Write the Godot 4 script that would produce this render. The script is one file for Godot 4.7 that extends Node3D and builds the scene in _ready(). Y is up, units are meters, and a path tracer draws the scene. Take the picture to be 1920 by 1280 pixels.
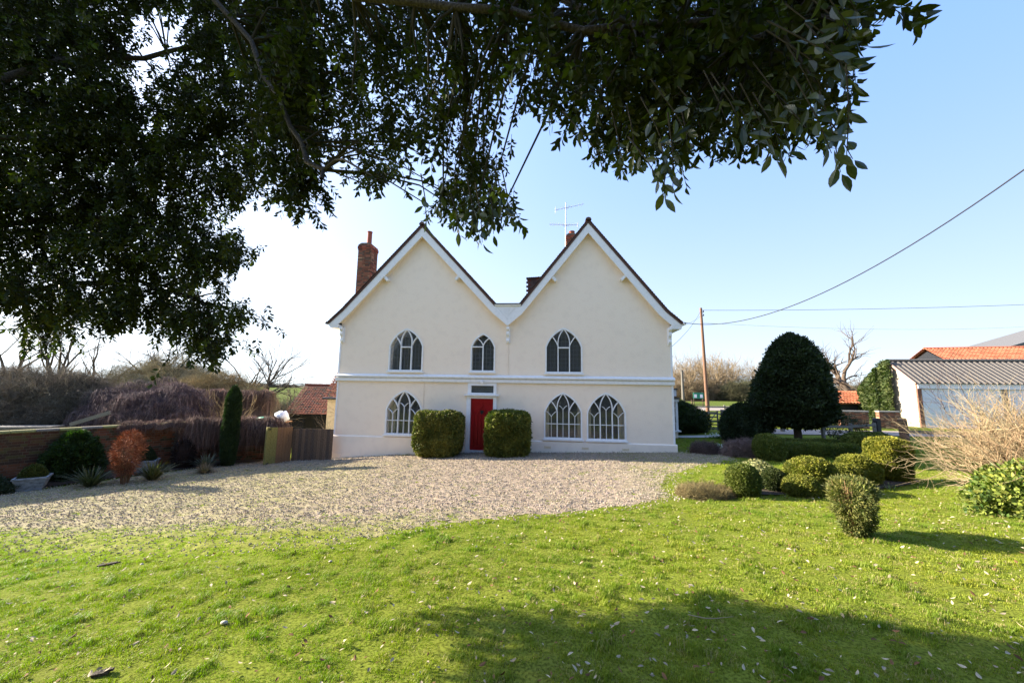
extends Node3D
# A cream double-gabled country house behind a gravel drive, seen from under an evergreen oak on a winter afternoon.

const BOUGH_WEST := [-7.34,5.87,-4.70,-8.70,8.49,-5.26,-6.18,5.55,-5.14,-6.93,4.85,-4.57,-3.80,8.08,-4.92,-3.91,7.24,-5.13,-3.90,8.42,-4.95,-5.83,7.05,-4.81,-3.64,6.12,-4.46,-4.67,5.85,-5.15,-7.21,6.63,-5.17,-5.12,5.23,-4.71,-4.18,4.46,-5.01,-7.13,4.29,-4.94,-5.42,3.66,-4.65,-4.58,4.93,-5.28,-4.17,7.58,-5.00,-3.68,5.92,-4.82,-5.74,5.60,-4.43,-6.23,4.85,-5.41,-3.20,6.18,-4.60,-6.06,3.50,-4.52,-6.77,8.43,-5.33,-6.61,5.43,-4.95,-5.92,5.38,-4.47,-5.95,4.62,-5.35,-4.76,4.07,-4.92,-3.85,4.10,-4.38,-7.37,7.04,-4.50,-6.83,7.74,-4.59,-6.17,6.11,-4.86,-4.65,3.92,-5.30,-5.67,4.18,-4.80,-3.61,5.42,-4.97,-5.35,7.68,-4.53,-7.41,4.94,-4.76,-5.23,5.52,-5.05,-6.74,5.14,-5.06,-3.68,2.92,-4.63,-5.42,6.46,-4.54,-8.35,7.02,-5.11,-6.39,4.18,-4.60,-7.93,7.23,-4.96,-5.35,5.11,-4.93,-6.63,7.01,-4.72,-5.75,6.86,-4.45,-3.27,7.41,-4.52,-6.15,4.67,-4.93,-7.33,3.97,-5.12,-6.15,6.41,-5.43,-5.80,6.06,-4.84,-7.17,6.34,-4.53,-7.82,6.34,-5.26,-7.65,6.01,-5.11,-4.60,6.76,-4.85,-2.70,6.86,-3.87,-7.27,6.03,-5.09,-4.35,7.04,-4.69,-4.62,3.66,-4.70,-5.94,3.26,-4.92,-2.67,6.58,-3.93,-6.05,5.81,-5.37,-6.68,5.08,-4.58,-4.66,8.85,-5.29,-6.21,4.34,-4.56,-5.94,7.77,-4.53,-7.78,7.50,-5.17,-5.66,3.46,-4.40,-7.02,6.79,-4.96,-6.10,5.02,-5.02,-6.82,4.21,-5.39,-5.78,5.04,-4.49,-4.71,3.95,-4.54,-6.03,6.45,-4.49,-5.67,4.79,-4.47,-3.86,3.23,-4.80,-3.37,7.16,-4.43,-4.75,3.73,-5.33,-7.72,6.99,-4.70,-4.98,5.13,-5.32,-7.00,7.41,-4.71,-5.88,5.44,-4.60,-7.40,6.39,-4.79,-6.79,4.23,-4.48,-6.48,8.04,-4.64,-5.73,7.34,-4.78,-4.11,5.95,-4.68,-4.90,3.29,-4.50,-7.88,5.65,-5.23,-3.91,3.20,-4.53,-4.26,7.60,-4.80,-3.78,6.36,-5.04,-6.41,7.43,-4.84,-6.05,6.89,-4.89,-6.85,6.97,-5.37,-6.48,7.06,-4.80,-5.16,4.72,-4.87,-5.21,8.76,-5.28,-7.33,6.13,-4.79,-7.00,8.23,-5.33,-6.63,4.03,-4.76,-4.82,4.23,-4.50,-8.13,8.14,-4.75,-5.39,6.11,-4.61,-5.33,3.68,-5.05,-3.39,4.15,-4.39,-7.24,3.90,-4.93,-7.98,7.12,-5.15,-5.92,5.21,-5.25,-4.25,5.21,-4.50,-2.95,6.55,-4.30,-5.88,3.54,-4.96,-3.97,3.45,-5.14,-6.89,7.71,-5.03,-1.90,4.91,-3.04,-6.82,7.30,-4.79,-3.66,3.79,-4.45,-8.29,8.10,-5.28,-7.08,7.09,-4.31,-4.08,6.15,-4.98,-7.23,5.11,-4.65,-6.00,4.24,-5.32,-5.56,5.96,-4.49,-5.76,7.85,-4.71,-6.27,6.11,-5.24,-4.96,4.09,-4.52,-3.99,3.07,-5.25,-4.28,7.95,-4.92,-6.93,8.16,-5.44,-2.03,4.54,-3.24,-1.83,5.13,-2.91,-2.53,7.08,-3.76,-5.12,6.25,-4.68,-4.18,4.01,-4.65,-6.63,5.38,-4.63,-7.64,4.89,-5.22,-7.29,4.57,-4.73,-3.97,5.09,-4.95,-3.48,5.25,-4.41,-4.65,3.38,-4.72,-6.54,3.79,-4.93,-5.31,5.01,-5.24,-3.48,5.01,-4.60,-3.23,6.31,-4.46,-6.06,4.01,-5.01,-5.21,6.31,-4.58,-6.97,5.04,-4.91,-6.36,3.70,-4.66,-4.25,3.48,-5.12,-4.55,5.22,-5.08,-5.36,8.03,-4.63,-7.24,4.49,-4.88,-3.96,6.57,-4.47,-6.58,4.84,-5.05,-7.04,4.53,-4.95,-6.59,7.78,-4.56,-5.86,3.66,-5.26,-8.26,8.48,-5.03,-6.24,3.54,-4.45,-5.74,3.92,-5.29,-4.93,6.10,-4.76,-3.51,7.35,-4.80,-7.64,6.22,-4.73,-5.66,8.95,-5.35,-7.03,6.11,-5.22,-6.46,6.85,-4.39,-6.33,3.82,-5.17,-4.21,6.95,-5.17,-5.88,4.96,-5.04,-7.61,8.09,-4.85,-7.91,8.13,-5.16,-3.34,5.82,-4.65,-4.60,5.58,-4.60,-4.37,3.72,-4.71,-4.49,5.12,-4.52,-7.22,7.15,-4.62,-5.02,5.59,-4.57,-5.80,5.27,-5.00,-5.55,7.52,-4.75,-5.94,4.43,-4.91,-5.09,4.26,-5.08,-7.32,7.16,-5.04,-3.99,6.07,-4.48,-4.02,6.98,-4.48,-4.63,6.50,-4.97,-3.17,3.29,-4.46,-6.99,7.91,-4.52,-7.43,5.52,-5.23,-6.23,5.88,-4.51,-4.88,4.61,-5.18,-6.21,4.69,-4.60,-4.70,6.11,-4.81,-6.33,7.01,-4.95,-3.96,8.12,-4.82,-3.97,4.85,-4.72,-4.52,4.60,-4.70,-5.62,5.74,-5.17,-5.31,5.64,-4.61,-6.63,6.57,-5.16,-6.17,7.42,-4.44,-5.17,7.70,-4.59,-3.73,4.04,-4.66,-6.99,4.63,-5.36,-4.84,3.55,-5.27,-6.19,4.30,-4.97,-4.97,4.60,-4.85,-7.93,5.71,-4.96,-4.07,7.06,-4.78,-4.61,7.97,-4.93,-6.45,6.04,-4.40,-4.39,6.76,-5.02,-6.04,3.86,-4.66,-1.86,5.36,-2.92,-7.32,5.84,-5.31,-5.76,7.27,-4.95,-3.17,5.26,-4.34,-4.18,5.33,-4.99,-6.44,3.35,-5.18,-4.72,7.66,-5.04,-7.02,7.91,-4.90,-2.00,4.21,-3.36,-3.69,4.26,-5.00,-6.05,4.93,-5.49,-7.29,3.65,-4.99,-7.89,7.23,-5.24,-5.19,6.70,-5.18,-2.35,5.06,-3.66,-2.19,5.34,-3.40,-4.76,3.30,-4.59,-6.14,8.50,-5.01,-2.77,7.02,-3.84,-5.06,3.82,-4.89,-7.19,8.51,-5.37,-3.18,6.51,-4.43,-6.53,8.15,-5.31,-4.80,4.85,-4.60,-6.68,3.97,-4.34,-6.39,3.56,-5.19,-2.22,6.14,-3.35,-3.53,6.29,-4.67,-7.03,6.57,-5.24,-4.50,8.37,-4.87,-4.32,5.57,-4.53,-4.09,8.11,-5.16,-4.12,4.10,-4.45,-6.94,6.71,-5.12,-5.84,5.65,-4.97,-6.89,5.44,-4.48,-7.27,5.49,-5.29,-4.49,5.03,-4.71,-6.35,5.37,-5.29,-6.84,6.14,-4.81,-3.48,6.84,-4.39,-6.20,6.62,-5.13,-5.27,3.58,-5.16,-2.26,5.17,-3.61,-5.69,5.67,-4.56,-4.93,5.70,-4.72,-7.63,8.09,-5.27,-6.35,4.66,-4.53,-5.34,8.16,-4.84,-7.25,5.82,-4.49,-7.77,4.86,-5.15,-7.03,8.75,-5.19,-2.24,6.40,-3.36,-5.21,8.12,-4.91,-5.45,6.13,-5.04,-8.44,7.71,-5.04,-7.02,6.33,-4.66,-4.76,3.32,-5.20,-4.25,4.52,-4.73,-4.79,7.89,-4.71,-4.06,5.93,-4.99,-4.54,4.24,-4.50,-6.25,3.08,-5.08,-6.58,4.76,-4.53,-4.03,3.06,-4.86,-5.80,4.62,-4.84,-7.06,5.52,-4.75,-6.10,7.27,-5.23,-7.03,3.64,-4.63,-7.04,7.23,-4.61,-2.61,6.29,-3.83,-7.42,7.74,-4.63,-5.57,6.97,-4.49,-7.33,4.20,-4.91,-4.92,6.57,-5.34,-7.93,8.86,-5.30,-5.21,5.76,-5.21,-5.70,3.38,-4.97,-4.38,5.88,-4.73,-4.51,5.48,-5.08,-4.77,5.05,-4.60,-7.90,7.36,-5.13,-6.99,6.59,-4.80,-6.53,6.75,-4.72,-4.30,4.21,-5.11,-5.93,8.02,-4.57,-6.05,6.66,-4.91,-2.58,5.39,-3.83,-2.43,5.74,-3.62,-2.08,4.43,-3.44,-4.11,5.48,-5.20,-5.00,6.84,-5.17,-5.52,4.97,-5.05,-5.61,5.41,-4.56,-5.27,4.25,-4.52,-5.70,6.40,-5.12,-7.15,5.23,-4.51,-4.13,7.69,-4.51,-6.67,6.15,-5.01]
const BOUGH_FRONT := [-1.02,4.76,-2.91,-1.73,5.25,-3.24,-1.00,5.49,-2.54,-.79,5.24,-2.51,-.11,4.85,-2.02,.67,4.04,-1.87,1.31,4.40,-1.73,.08,4.58,-2.17,.50,4.76,-2.16,.61,4.36,-1.65,1.48,4.19,-1.73,-1.76,5.32,-3.10,-3.12,7.11,-4.29,-.98,4.93,-2.51,-1.67,5.70,-3.07,-.22,4.52,-2.51,1.39,4.33,-1.51,-1.66,5.99,-3.00,.76,3.77,-1.86,-1.03,4.34,-2.66,-.86,4.37,-2.78,1.15,3.97,-1.57,-.66,4.61,-2.37,.62,4.12,-1.72,-.05,4.80,-2.30,.32,4.67,-1.88,-1.32,5.21,-3.06,-.69,5.28,-2.74,.80,3.96,-1.75,1.02,4.47,-1.87,1.32,3.74,-1.80,.29,4.14,-1.94,.66,4.67,-2.02,-2.78,5.52,-4.05,-.29,4.51,-2.15,.47,3.92,-2.06,-.38,3.83,-2.25,-.69,5.75,-2.74,-.14,4.56,-2.33,-.24,3.57,-2.22,.85,4.80,-1.95,.28,4.76,-2.10,.55,3.94,-2.01,.16,5.27,-2.26,.54,4.29,-1.84,1.42,4.44,-1.72,-.05,4.42,-2.05,1.39,4.06,-1.81,1.25,4.11,-1.84,.98,4.08,-1.46,-.39,4.39,-2.17,-.91,4.89,-2.64,-1.51,4.67,-3.21,-1.21,5.72,-2.90,-.41,3.82,-2.52,.99,3.93,-1.70,-1.70,5.03,-3.28,1.15,4.13,-1.77,-.28,5.27,-2.28,.78,4.40,-1.58,-.80,5.45,-2.48,-2.24,6.03,-3.41,.33,4.81,-2.27,-1.67,4.57,-3.08,1.46,4.18,-1.63,1.29,3.84,-1.37,1.00,4.71,-2.02,1.33,4.43,-1.62,-1.94,4.40,-3.34,.05,4.58,-1.96,1.37,3.81,-1.76,-.27,4.77,-2.10,-1.74,5.98,-2.87,-2.60,6.18,-3.94,-2.49,6.78,-3.64,1.10,4.25,-1.93,1.70,4.47,-1.67,-1.44,5.52,-2.97,-.36,4.14,-2.54,-1.40,5.12,-2.72,.92,4.09,-1.55,.81,4.25,-1.82,.11,4.22,-1.91,-1.19,4.54,-2.54,-.54,4.26,-2.19,-.48,4.94,-2.50,.12,4.16,-2.06,1.13,3.76,-1.58,-1.65,5.54,-2.79,-1.59,5.19,-2.72,.72,3.91,-2.12,.89,3.88,-1.83,.46,5.04,-2.08,-2.69,6.07,-3.75,-2.05,5.12,-3.34,-.65,4.29,-2.37,1.01,3.83,-1.77,1.18,3.81,-1.82,-2.48,5.57,-3.63,.67,4.02,-1.74,.51,4.51,-1.78,-.76,4.85,-2.46,1.03,3.83,-1.61,.21,5.02,-2.27,1.43,4.28,-1.67,-.31,4.25,-2.30,-.46,4.91,-2.22,-.90,4.18,-2.70,-.44,4.11,-2.21,1.49,4.38,-1.66,1.11,4.26,-1.48,.60,4.20,-1.97,.43,4.01,-1.77,1.43,3.90,-1.73,-1.25,4.36,-2.96,.97,4.33,-1.63,.65,4.56,-1.70,-.47,4.56,-2.56,.49,3.94,-1.87,.82,4.04,-1.67,1.34,4.04,-1.42,1.38,4.26,-1.73,.34,4.50,-2.10,.73,4.05,-2.14,-1.74,4.92,-2.83,1.22,4.60,-1.70,.96,4.01,-1.82,1.06,4.01,-1.47,.19,4.30,-1.88,.68,3.85,-1.74,-1.03,5.48,-2.79,1.04,4.55,-1.71,-1.52,5.87,-3.12,-.24,4.56,-2.08,-1.88,4.92,-3.28,-1.24,4.20,-3.06,-.04,4.85,-2.12,.46,4.56,-2.09,1.58,4.40,-1.53,1.01,4.06,-1.58,.30,4.91,-1.98,-2.11,5.98,-3.16,-.43,4.01,-2.26,.63,4.28,-1.74,.07,4.80,-2.02,-.14,3.81,-2.38,1.26,4.66,-1.83,.91,3.82,-1.93,-1.30,4.68,-2.92,1.28,4.37,-1.50,.27,4.40,-2.11,-2.27,5.02,-3.68,-1.32,5.85,-2.78,-.83,3.83,-2.39,-.11,3.45,-2.12,.85,4.21,-1.72,-.33,4.99,-2.17,1.07,4.39,-1.95,.66,5.02,-2.07,.99,4.63,-1.80,-1.00,4.74,-2.62,-3.11,7.70,-4.27,-1.78,4.34,-2.96,1.27,3.98,-1.57,1.24,3.80,-1.41,.84,4.39,-1.82,-.71,5.61,-2.77,.61,3.89,-2.13,.34,4.04,-1.97,-.49,3.70,-2.53,.44,4.47,-2.21,1.23,3.70,-1.40,-.93,5.30,-2.77,1.43,4.74,-1.81,-.51,5.48,-2.43,1.34,4.18,-1.37,-.94,4.50,-2.77,-2.03,6.21,-3.24,-1.25,5.52,-2.90,-1.49,5.18,-3.01,-.24,4.07,-2.55,-.03,5.10,-2.14,.52,4.42,-2.05,-.39,4.87,-2.28,-.28,3.83,-2.36,-1.17,4.94,-2.55,.13,4.55,-2.02,.82,3.58,-1.54,-.88,4.87,-2.88,1.58,4.39,-1.65,.74,4.00,-1.68]
const BOUGH_BACK := [-1.04,6.70,-3.65,-1.88,5.59,-3.66,.71,5.30,-2.75,.23,5.84,-3.86,1.42,5.12,-2.52,-1.60,6.80,-3.65,2.23,5.64,-2.96,-2.04,6.20,-3.50,-.07,6.53,-3.77,-1.10,5.82,-4.22,-.21,7.05,-3.71,-2.84,5.77,-4.12,.97,5.39,-2.62,-.79,5.60,-3.59,1.40,4.43,-2.40,1.68,5.95,-3.02,.01,6.28,-3.82,.14,6.02,-3.20,-1.11,5.66,-4.38,.83,4.62,-3.04,-2.06,5.17,-3.56,2.08,4.83,-2.97,1.37,5.39,-2.67,.79,4.96,-2.98,-3.03,6.31,-4.04,-.07,5.97,-3.85,1.59,4.28,-2.46,-.82,6.35,-3.50,1.53,5.05,-2.28,1.68,4.08,-2.21,-1.21,6.61,-4.07,.83,5.07,-2.70,-1.51,4.66,-3.79,1.23,4.37,-2.43,-.62,6.41,-4.14,-.63,7.25,-3.97,-.40,6.02,-3.31,-2.29,6.85,-3.86,2.23,5.13,-2.85,-2.67,5.68,-3.71,.77,5.49,-2.74,-2.41,6.31,-3.34,-.24,5.95,-4.12,-.68,4.32,-3.96,2.28,5.76,-2.77,1.40,5.39,-2.96,-1.91,6.54,-4.28,-2.02,5.83,-3.46,.63,4.78,-3.02,1.05,5.11,-2.59,-.60,5.51,-3.89,-2.48,7.71,-4.31,-2.35,6.01,-4.01,-2.19,5.64,-4.34,-.17,4.12,-3.51,-.22,6.79,-3.82,2.04,5.20,-2.87,2.16,6.13,-2.99,-1.48,4.90,-3.72,-1.46,5.31,-3.52,.25,5.75,-3.34,1.79,6.38,-3.16,.45,6.27,-3.06,.57,5.74,-2.90,2.01,5.60,-2.99,1.32,5.25,-3.35,.77,5.63,-3.30,-1.24,5.84,-3.95,-1.32,6.77,-3.94,1.31,5.94,-2.81,1.11,6.77,-3.53,1.78,5.30,-2.98,.34,5.96,-3.32,-.55,5.58,-3.68,1.30,4.38,-2.75,-2.17,5.15,-4.08,.89,4.42,-2.62,-1.81,6.04,-3.57,.57,5.82,-2.80,-1.36,5.42,-4.02,-1.95,6.89,-4.02,1.97,4.97,-2.86,-.52,4.71,-3.77,-.96,7.17,-3.85,-.26,4.13,-3.16,-2.89,6.68,-4.34,1.08,5.15,-3.26,1.38,4.87,-3.22,-1.20,6.35,-4.09,-2.60,5.47,-4.37,1.48,5.41,-3.20,1.72,4.25,-2.25,-1.96,4.46,-3.38,-2.88,7.08,-4.45,.57,5.62,-3.73,.66,6.07,-3.77,-.76,5.35,-4.01,.53,5.65,-3.00,-1.42,7.64,-4.24,-2.64,5.99,-4.20,.94,5.29,-2.71,.31,6.20,-3.25,-1.51,5.10,-4.39,-1.76,5.59,-3.36,.80,6.39,-3.14,-.95,6.35,-4.04,-.33,6.11,-3.66,-2.93,7.92,-4.44,1.27,5.41,-3.20,-.28,4.58,-3.41,.71,5.63,-3.57,-1.64,6.32,-4.28,.99,4.32,-2.70,1.49,4.99,-2.90,.12,6.83,-3.52,2.13,5.20,-2.67,-.65,6.30,-3.77,-2.51,5.97,-3.33,-1.83,6.08,-4.16,-1.81,5.68,-4.42,-1.30,6.65,-3.61,.45,5.90,-3.82,-.40,5.91,-3.82,1.00,5.50,-3.39,-1.18,5.21,-3.97,.11,5.00,-3.13,-1.62,6.18,-3.56,-.67,4.57,-3.88,1.27,5.70,-2.78,1.32,4.82,-2.46,.78,4.59,-2.76,1.70,5.14,-2.31,-.39,4.20,-3.75,-1.71,6.53,-3.32,1.51,5.25,-2.33,-2.38,6.60,-3.62,-1.34,6.00,-3.41,1.12,5.92,-2.87,1.96,4.38,-2.77,-2.02,5.41,-4.35,1.99,4.66,-2.51,-3.12,7.29,-4.05,-2.96,5.52,-4.08,1.50,4.40,-2.69,1.74,5.16,-3.04,-1.99,4.29,-3.44,-.38,4.64,-3.18,-2.47,5.88,-3.78,.82,6.16,-3.16,-2.70,5.54,-4.12,-1.57,5.11,-3.33,-1.22,5.84,-3.44,1.78,4.99,-2.79]
const TIPS := [0.61,3.36,-1.50,0.68,3.36,-1.55,1.02,3.41,-1.40,1.06,3.44,-1.40,1.11,3.34,-1.25,1.16,3.32,-1.25,1.21,3.83,-1.20,1.18,3.77,-1.20,1.23,3.73,-1.22,1.21,3.71,-1.25,1.18,3.60,-1.22,1.20,3.67,-1.30,1.15,3.64,-1.20,1.01,3.49,-1.45,0.91,3.52,-1.40,0.88,3.55,-1.45,0.84,3.58,-1.50,0.75,3.54,-1.50,0.75,3.51,-1.55,0.68,3.56,-1.60,0.57,3.59,-1.70,0.52,3.58,-1.75,0.45,3.65,-1.80,-0.17,3.29,-2.00,-0.11,3.34,-2.00,-0.22,3.36,-2.05,-0.06,3.49,-2.00,-0.03,3.43,-2.00,-0.50,3.42,-2.10,-0.46,3.58,-2.20,-0.31,3.37,-2.10,1.11,3.51,-1.35,1.09,3.59,-1.40,1.13,3.56,-1.30,1.21,3.34,-1.28,1.18,3.30,-1.30,0.62,3.30,-1.50]

var rng := RandomNumberGenerator.new()
var nz := FastNoiseLite.new()
var M := {}
var house: Node3D

# ---------------------------------------------------------------- mesh collecting
class Bld:
	var v := PackedVector3Array()
	var n := PackedVector3Array()
	var c := PackedColorArray()
	var ix := PackedInt32Array()
	var col := Color(1, 1, 1)
	var smooth := false
	func vert(p: Vector3, nn: Vector3) -> int:
		v.append(p); n.append(nn); c.append(col)
		return v.size() - 1
	func tri(a: Vector3, b: Vector3, d: Vector3) -> void:
		var nn := (d - a).cross(b - a).normalized()
		var i := v.size()
		v.append(a); v.append(b); v.append(d)
		n.append(nn); n.append(nn); n.append(nn)
		c.append(col); c.append(col); c.append(col)
		ix.append(i); ix.append(i + 1); ix.append(i + 2)
	func quad(a: Vector3, b: Vector3, d: Vector3, e: Vector3) -> void:
		var nn := (d - a).cross(b - a).normalized()
		var i := v.size()
		v.append(a); v.append(b); v.append(d); v.append(e)
		for k in 4:
			n.append(nn); c.append(col)
		ix.append(i); ix.append(i + 1); ix.append(i + 2)
		ix.append(i); ix.append(i + 2); ix.append(i + 3)
	func box(t: Transform3D, s: Vector3) -> void:
		var h := s * 0.5
		var p := []
		for k in 8:
			p.append(t * Vector3(h.x if k & 1 else -h.x, h.y if k & 2 else -h.y, h.z if k & 4 else -h.z))
		var flip := t.basis.determinant() < 0.0
		for f in [[4, 6, 7, 5], [1, 3, 2, 0], [5, 7, 3, 1], [0, 2, 6, 4], [6, 2, 3, 7], [0, 4, 5, 1]]:
			if flip:
				quad(p[f[3]], p[f[2]], p[f[1]], p[f[0]])
			else:
				quad(p[f[0]], p[f[1]], p[f[2]], p[f[3]])
	func bx(x0: float, x1: float, y0: float, y1: float, z0: float, z1: float) -> void:
		box(Transform3D(Basis(), Vector3((x0 + x1) / 2, (y0 + y1) / 2, (z0 + z1) / 2)), Vector3(absf(x1 - x0), absf(y1 - y0), absf(z1 - z0)))
	func bar(a: Vector3, b: Vector3, w: float, d: float, up := Vector3.UP) -> void:
		var y := (b - a).normalized()
		var x := y.cross(up)
		if x.length() < 0.01:
			x = y.cross(Vector3.RIGHT)
		x = x.normalized()
		box(Transform3D(Basis(x, y, x.cross(y)), (a + b) / 2), Vector3(w, a.distance_to(b), d))
	func tube(pts: Array, rad: Array, sides: int, cap := false) -> void:
		var m := pts.size()
		if m < 2:
			return
		var side := Vector3.ZERO
		var first := v.size()
		for i in m:
			var d: Vector3 = (pts[mini(i + 1, m - 1)] - pts[maxi(i - 1, 0)]).normalized()
			if side == Vector3.ZERO:
				side = d.cross(Vector3.UP if absf(d.y) < 0.9 else Vector3.RIGHT).normalized()
			else:
				side = side - d * side.dot(d)
				side = side.normalized() if side.length() > 1e-5 else d.cross(Vector3(0.3, 0.5, 0.8)).normalized()
			var o := d.cross(side)
			for k in sides:
				var a := TAU * k / sides
				var nn := side * cos(a) + o * sin(a)
				vert(pts[i] + nn * rad[i], nn)
		for i in m - 1:
			for k in sides:
				var a := first + i * sides + k
				var b := first + i * sides + (k + 1) % sides
				ix.append(a); ix.append(a + sides); ix.append(b + sides)
				ix.append(a); ix.append(b + sides); ix.append(b)
		if cap:
			for e: int in [0, m - 1]:
				var mid := vert(pts[e], (pts[e] - pts[1 if e == 0 else m - 2]).normalized())
				for k in sides:
					var a := first + e * sides + k
					var b := first + e * sides + (k + 1) % sides
					if e == 0:
						ix.append(mid); ix.append(a); ix.append(b)
					else:
						ix.append(mid); ix.append(b); ix.append(a)
	func lathe(t: Transform3D, prof: Array, sides: int) -> void:   # prof: Vector2(radius, height), from the bottom up
		for i in prof.size() - 1:
			var p: Vector2 = prof[i]
			var q: Vector2 = prof[i + 1]
			var nn := Vector2(q.y - p.y, p.x - q.x).normalized()
			var f := v.size()
			for k in sides + 1:
				var a := TAU * k / sides
				var r := Vector3(cos(a), 0, sin(a))
				vert(t * (r * p.x + Vector3(0, p.y, 0)), (t.basis * (r * nn.x + Vector3(0, nn.y, 0))).normalized())
				vert(t * (r * q.x + Vector3(0, q.y, 0)), (t.basis * (r * nn.x + Vector3(0, nn.y, 0))).normalized())
			for k in sides:
				var a := f + k * 2
				ix.append(a); ix.append(a + 2); ix.append(a + 3)
				ix.append(a); ix.append(a + 3); ix.append(a + 1)
	func prism(poly: PackedVector2Array, z0: float, z1: float) -> void:   # an outline in x, y drawn out from z0 to z1
		var tr := Geometry2D.triangulate_polygon(poly)
		for i in range(0, tr.size(), 3):
			var a := poly[tr[i]]
			var b := poly[tr[i + 1]]
			var d := poly[tr[i + 2]]
			if (b - a).cross(d - a) > 0:
				var s := b; b = d; d = s
			tri(Vector3(a.x, a.y, z1), Vector3(b.x, b.y, z1), Vector3(d.x, d.y, z1))
			tri(Vector3(a.x, a.y, z0), Vector3(d.x, d.y, z0), Vector3(b.x, b.y, z0))
		var cw := Geometry2D.is_polygon_clockwise(poly)
		for i in poly.size():
			var a := poly[i]
			var b := poly[(i + 1) % poly.size()]
			if cw:
				var s := a; a = b; b = s
			quad(Vector3(a.x, a.y, z0), Vector3(a.x, a.y, z1), Vector3(b.x, b.y, z1), Vector3(b.x, b.y, z0))
	func ribbon(line: PackedVector2Array, w: float, z0: float, z1: float) -> void:   # a bar of width w that follows a line in x, y
		var l := PackedVector2Array()
		var r := PackedVector2Array()
		for i in line.size():
			var d := (line[mini(i + 1, line.size() - 1)] - line[maxi(i - 1, 0)]).normalized()
			var o := Vector2(-d.y, d.x) * w * 0.5
			l.append(line[i] + o)
			r.append(line[i] - o)
		for i in line.size() - 1:
			var a := Vector3(l[i].x, l[i].y, z1)
			var b := Vector3(l[i + 1].x, l[i + 1].y, z1)
			var d := Vector3(r[i + 1].x, r[i + 1].y, z1)
			var e := Vector3(r[i].x, r[i].y, z1)
			var k := Vector3(0, 0, z0 - z1)
			quad(a, b, d, e)
			quad(a, a + k, b + k, b)
			quad(d, d + k, e + k, e)
			quad(a + k, e + k, d + k, b + k)
			if i == 0:
				quad(e, e + k, a + k, a)
			if i == line.size() - 2:
				quad(b, b + k, d + k, d)
	func mesh() -> ArrayMesh:
		var ar := []
		ar.resize(Mesh.ARRAY_MAX)
		ar[Mesh.ARRAY_VERTEX] = v
		ar[Mesh.ARRAY_NORMAL] = n
		ar[Mesh.ARRAY_COLOR] = c
		ar[Mesh.ARRAY_INDEX] = ix
		var am := ArrayMesh.new()
		am.add_surface_from_arrays(Mesh.PRIMITIVE_TRIANGLES, ar)
		return am

# ---------------------------------------------------------------- nodes
func part(parent: Node, called: String, what, m: Material, at := Transform3D()) -> MeshInstance3D:
	var o := MeshInstance3D.new()
	o.name = called
	o.mesh = what.mesh() if what is Bld else what
	o.material_override = m
	parent.add_child(o, true)
	o.transform = at
	return o

func numbered(called: String) -> String:
	if not has_node(NodePath(called)):
		return called
	var k := 1
	while has_node(NodePath("%s_%03d" % [called, k])):
		k += 1
	return "%s_%03d" % [called, k]

func tag(o: Node, label: String, category: String, group := "") -> void:
	o.set_meta("label", label)
	o.set_meta("category", category)
	if group != "":
		o.set_meta("group", group)

func thing(called: String, label: String, category: String, at := Vector3.ZERO, turn := 0.0, group := "") -> Node3D:
	var o := Node3D.new()
	o.name = numbered(called)
	add_child(o)
	o.position = at
	o.rotation.y = turn
	tag(o, label, category, group)
	return o

func setting(called: String, what, m: Material) -> MeshInstance3D:
	var o := part(self, called, what, m)
	o.set_meta("kind", "structure")
	return o

func scatter(parent: Node, called: String, mesh: Mesh, m: Material, where: Array, tint: Array, stuff := false) -> MultiMeshInstance3D:
	var mm := MultiMesh.new()
	mm.transform_format = MultiMesh.TRANSFORM_3D
	mm.use_colors = true
	mm.mesh = mesh
	mm.instance_count = where.size()
	for i in where.size():
		mm.set_instance_transform(i, where[i])
		mm.set_instance_color(i, tint[i])
	var o := MultiMeshInstance3D.new()
	o.name = called
	o.multimesh = mm
	o.material_override = m
	parent.add_child(o, true)
	if stuff:
		o.set_meta("kind", "stuff")
	return o

func copy(o: Node3D, at: Vector3, turn: float, size: float, label: String) -> Node3D:
	var r: Node3D = o.duplicate()
	r.name = numbered(String(o.name).split("_0")[0])
	add_child(r)
	r.position = at
	r.rotation.y = turn
	r.scale = Vector3.ONE * size
	r.set_meta("label", label)
	return r

# ---------------------------------------------------------------- materials
func lin(r: float, g: float, b: float) -> Color:
	return Color(r, g, b).linear_to_srgb()

func noise_tex(freq: float, stops: Array, kind := FastNoiseLite.TYPE_SIMPLEX_SMOOTH, octaves := 4, size := 512, sd := 1) -> NoiseTexture2D:
	var f := FastNoiseLite.new()
	f.noise_type = kind
	f.frequency = freq
	f.fractal_octaves = octaves
	f.seed = sd
	if kind == FastNoiseLite.TYPE_CELLULAR:
		f.cellular_return_type = FastNoiseLite.RETURN_DISTANCE
	var t := NoiseTexture2D.new()
	t.width = size
	t.height = size
	t.seamless = true
	t.noise = f
	if stops.size():
		var g := Gradient.new()
		var off := PackedFloat32Array()
		var cs := PackedColorArray()
		for s in stops:
			off.append(s[0])
			cs.append(s[1])
		g.offsets = off
		g.colors = cs
		t.color_ramp = g
	return t

func mat(c: Color, rough := 0.85, spec := 0.35) -> StandardMaterial3D:
	var m := StandardMaterial3D.new()
	m.albedo_color = c
	m.roughness = rough
	m.metallic_specular = spec
	return m

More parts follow.
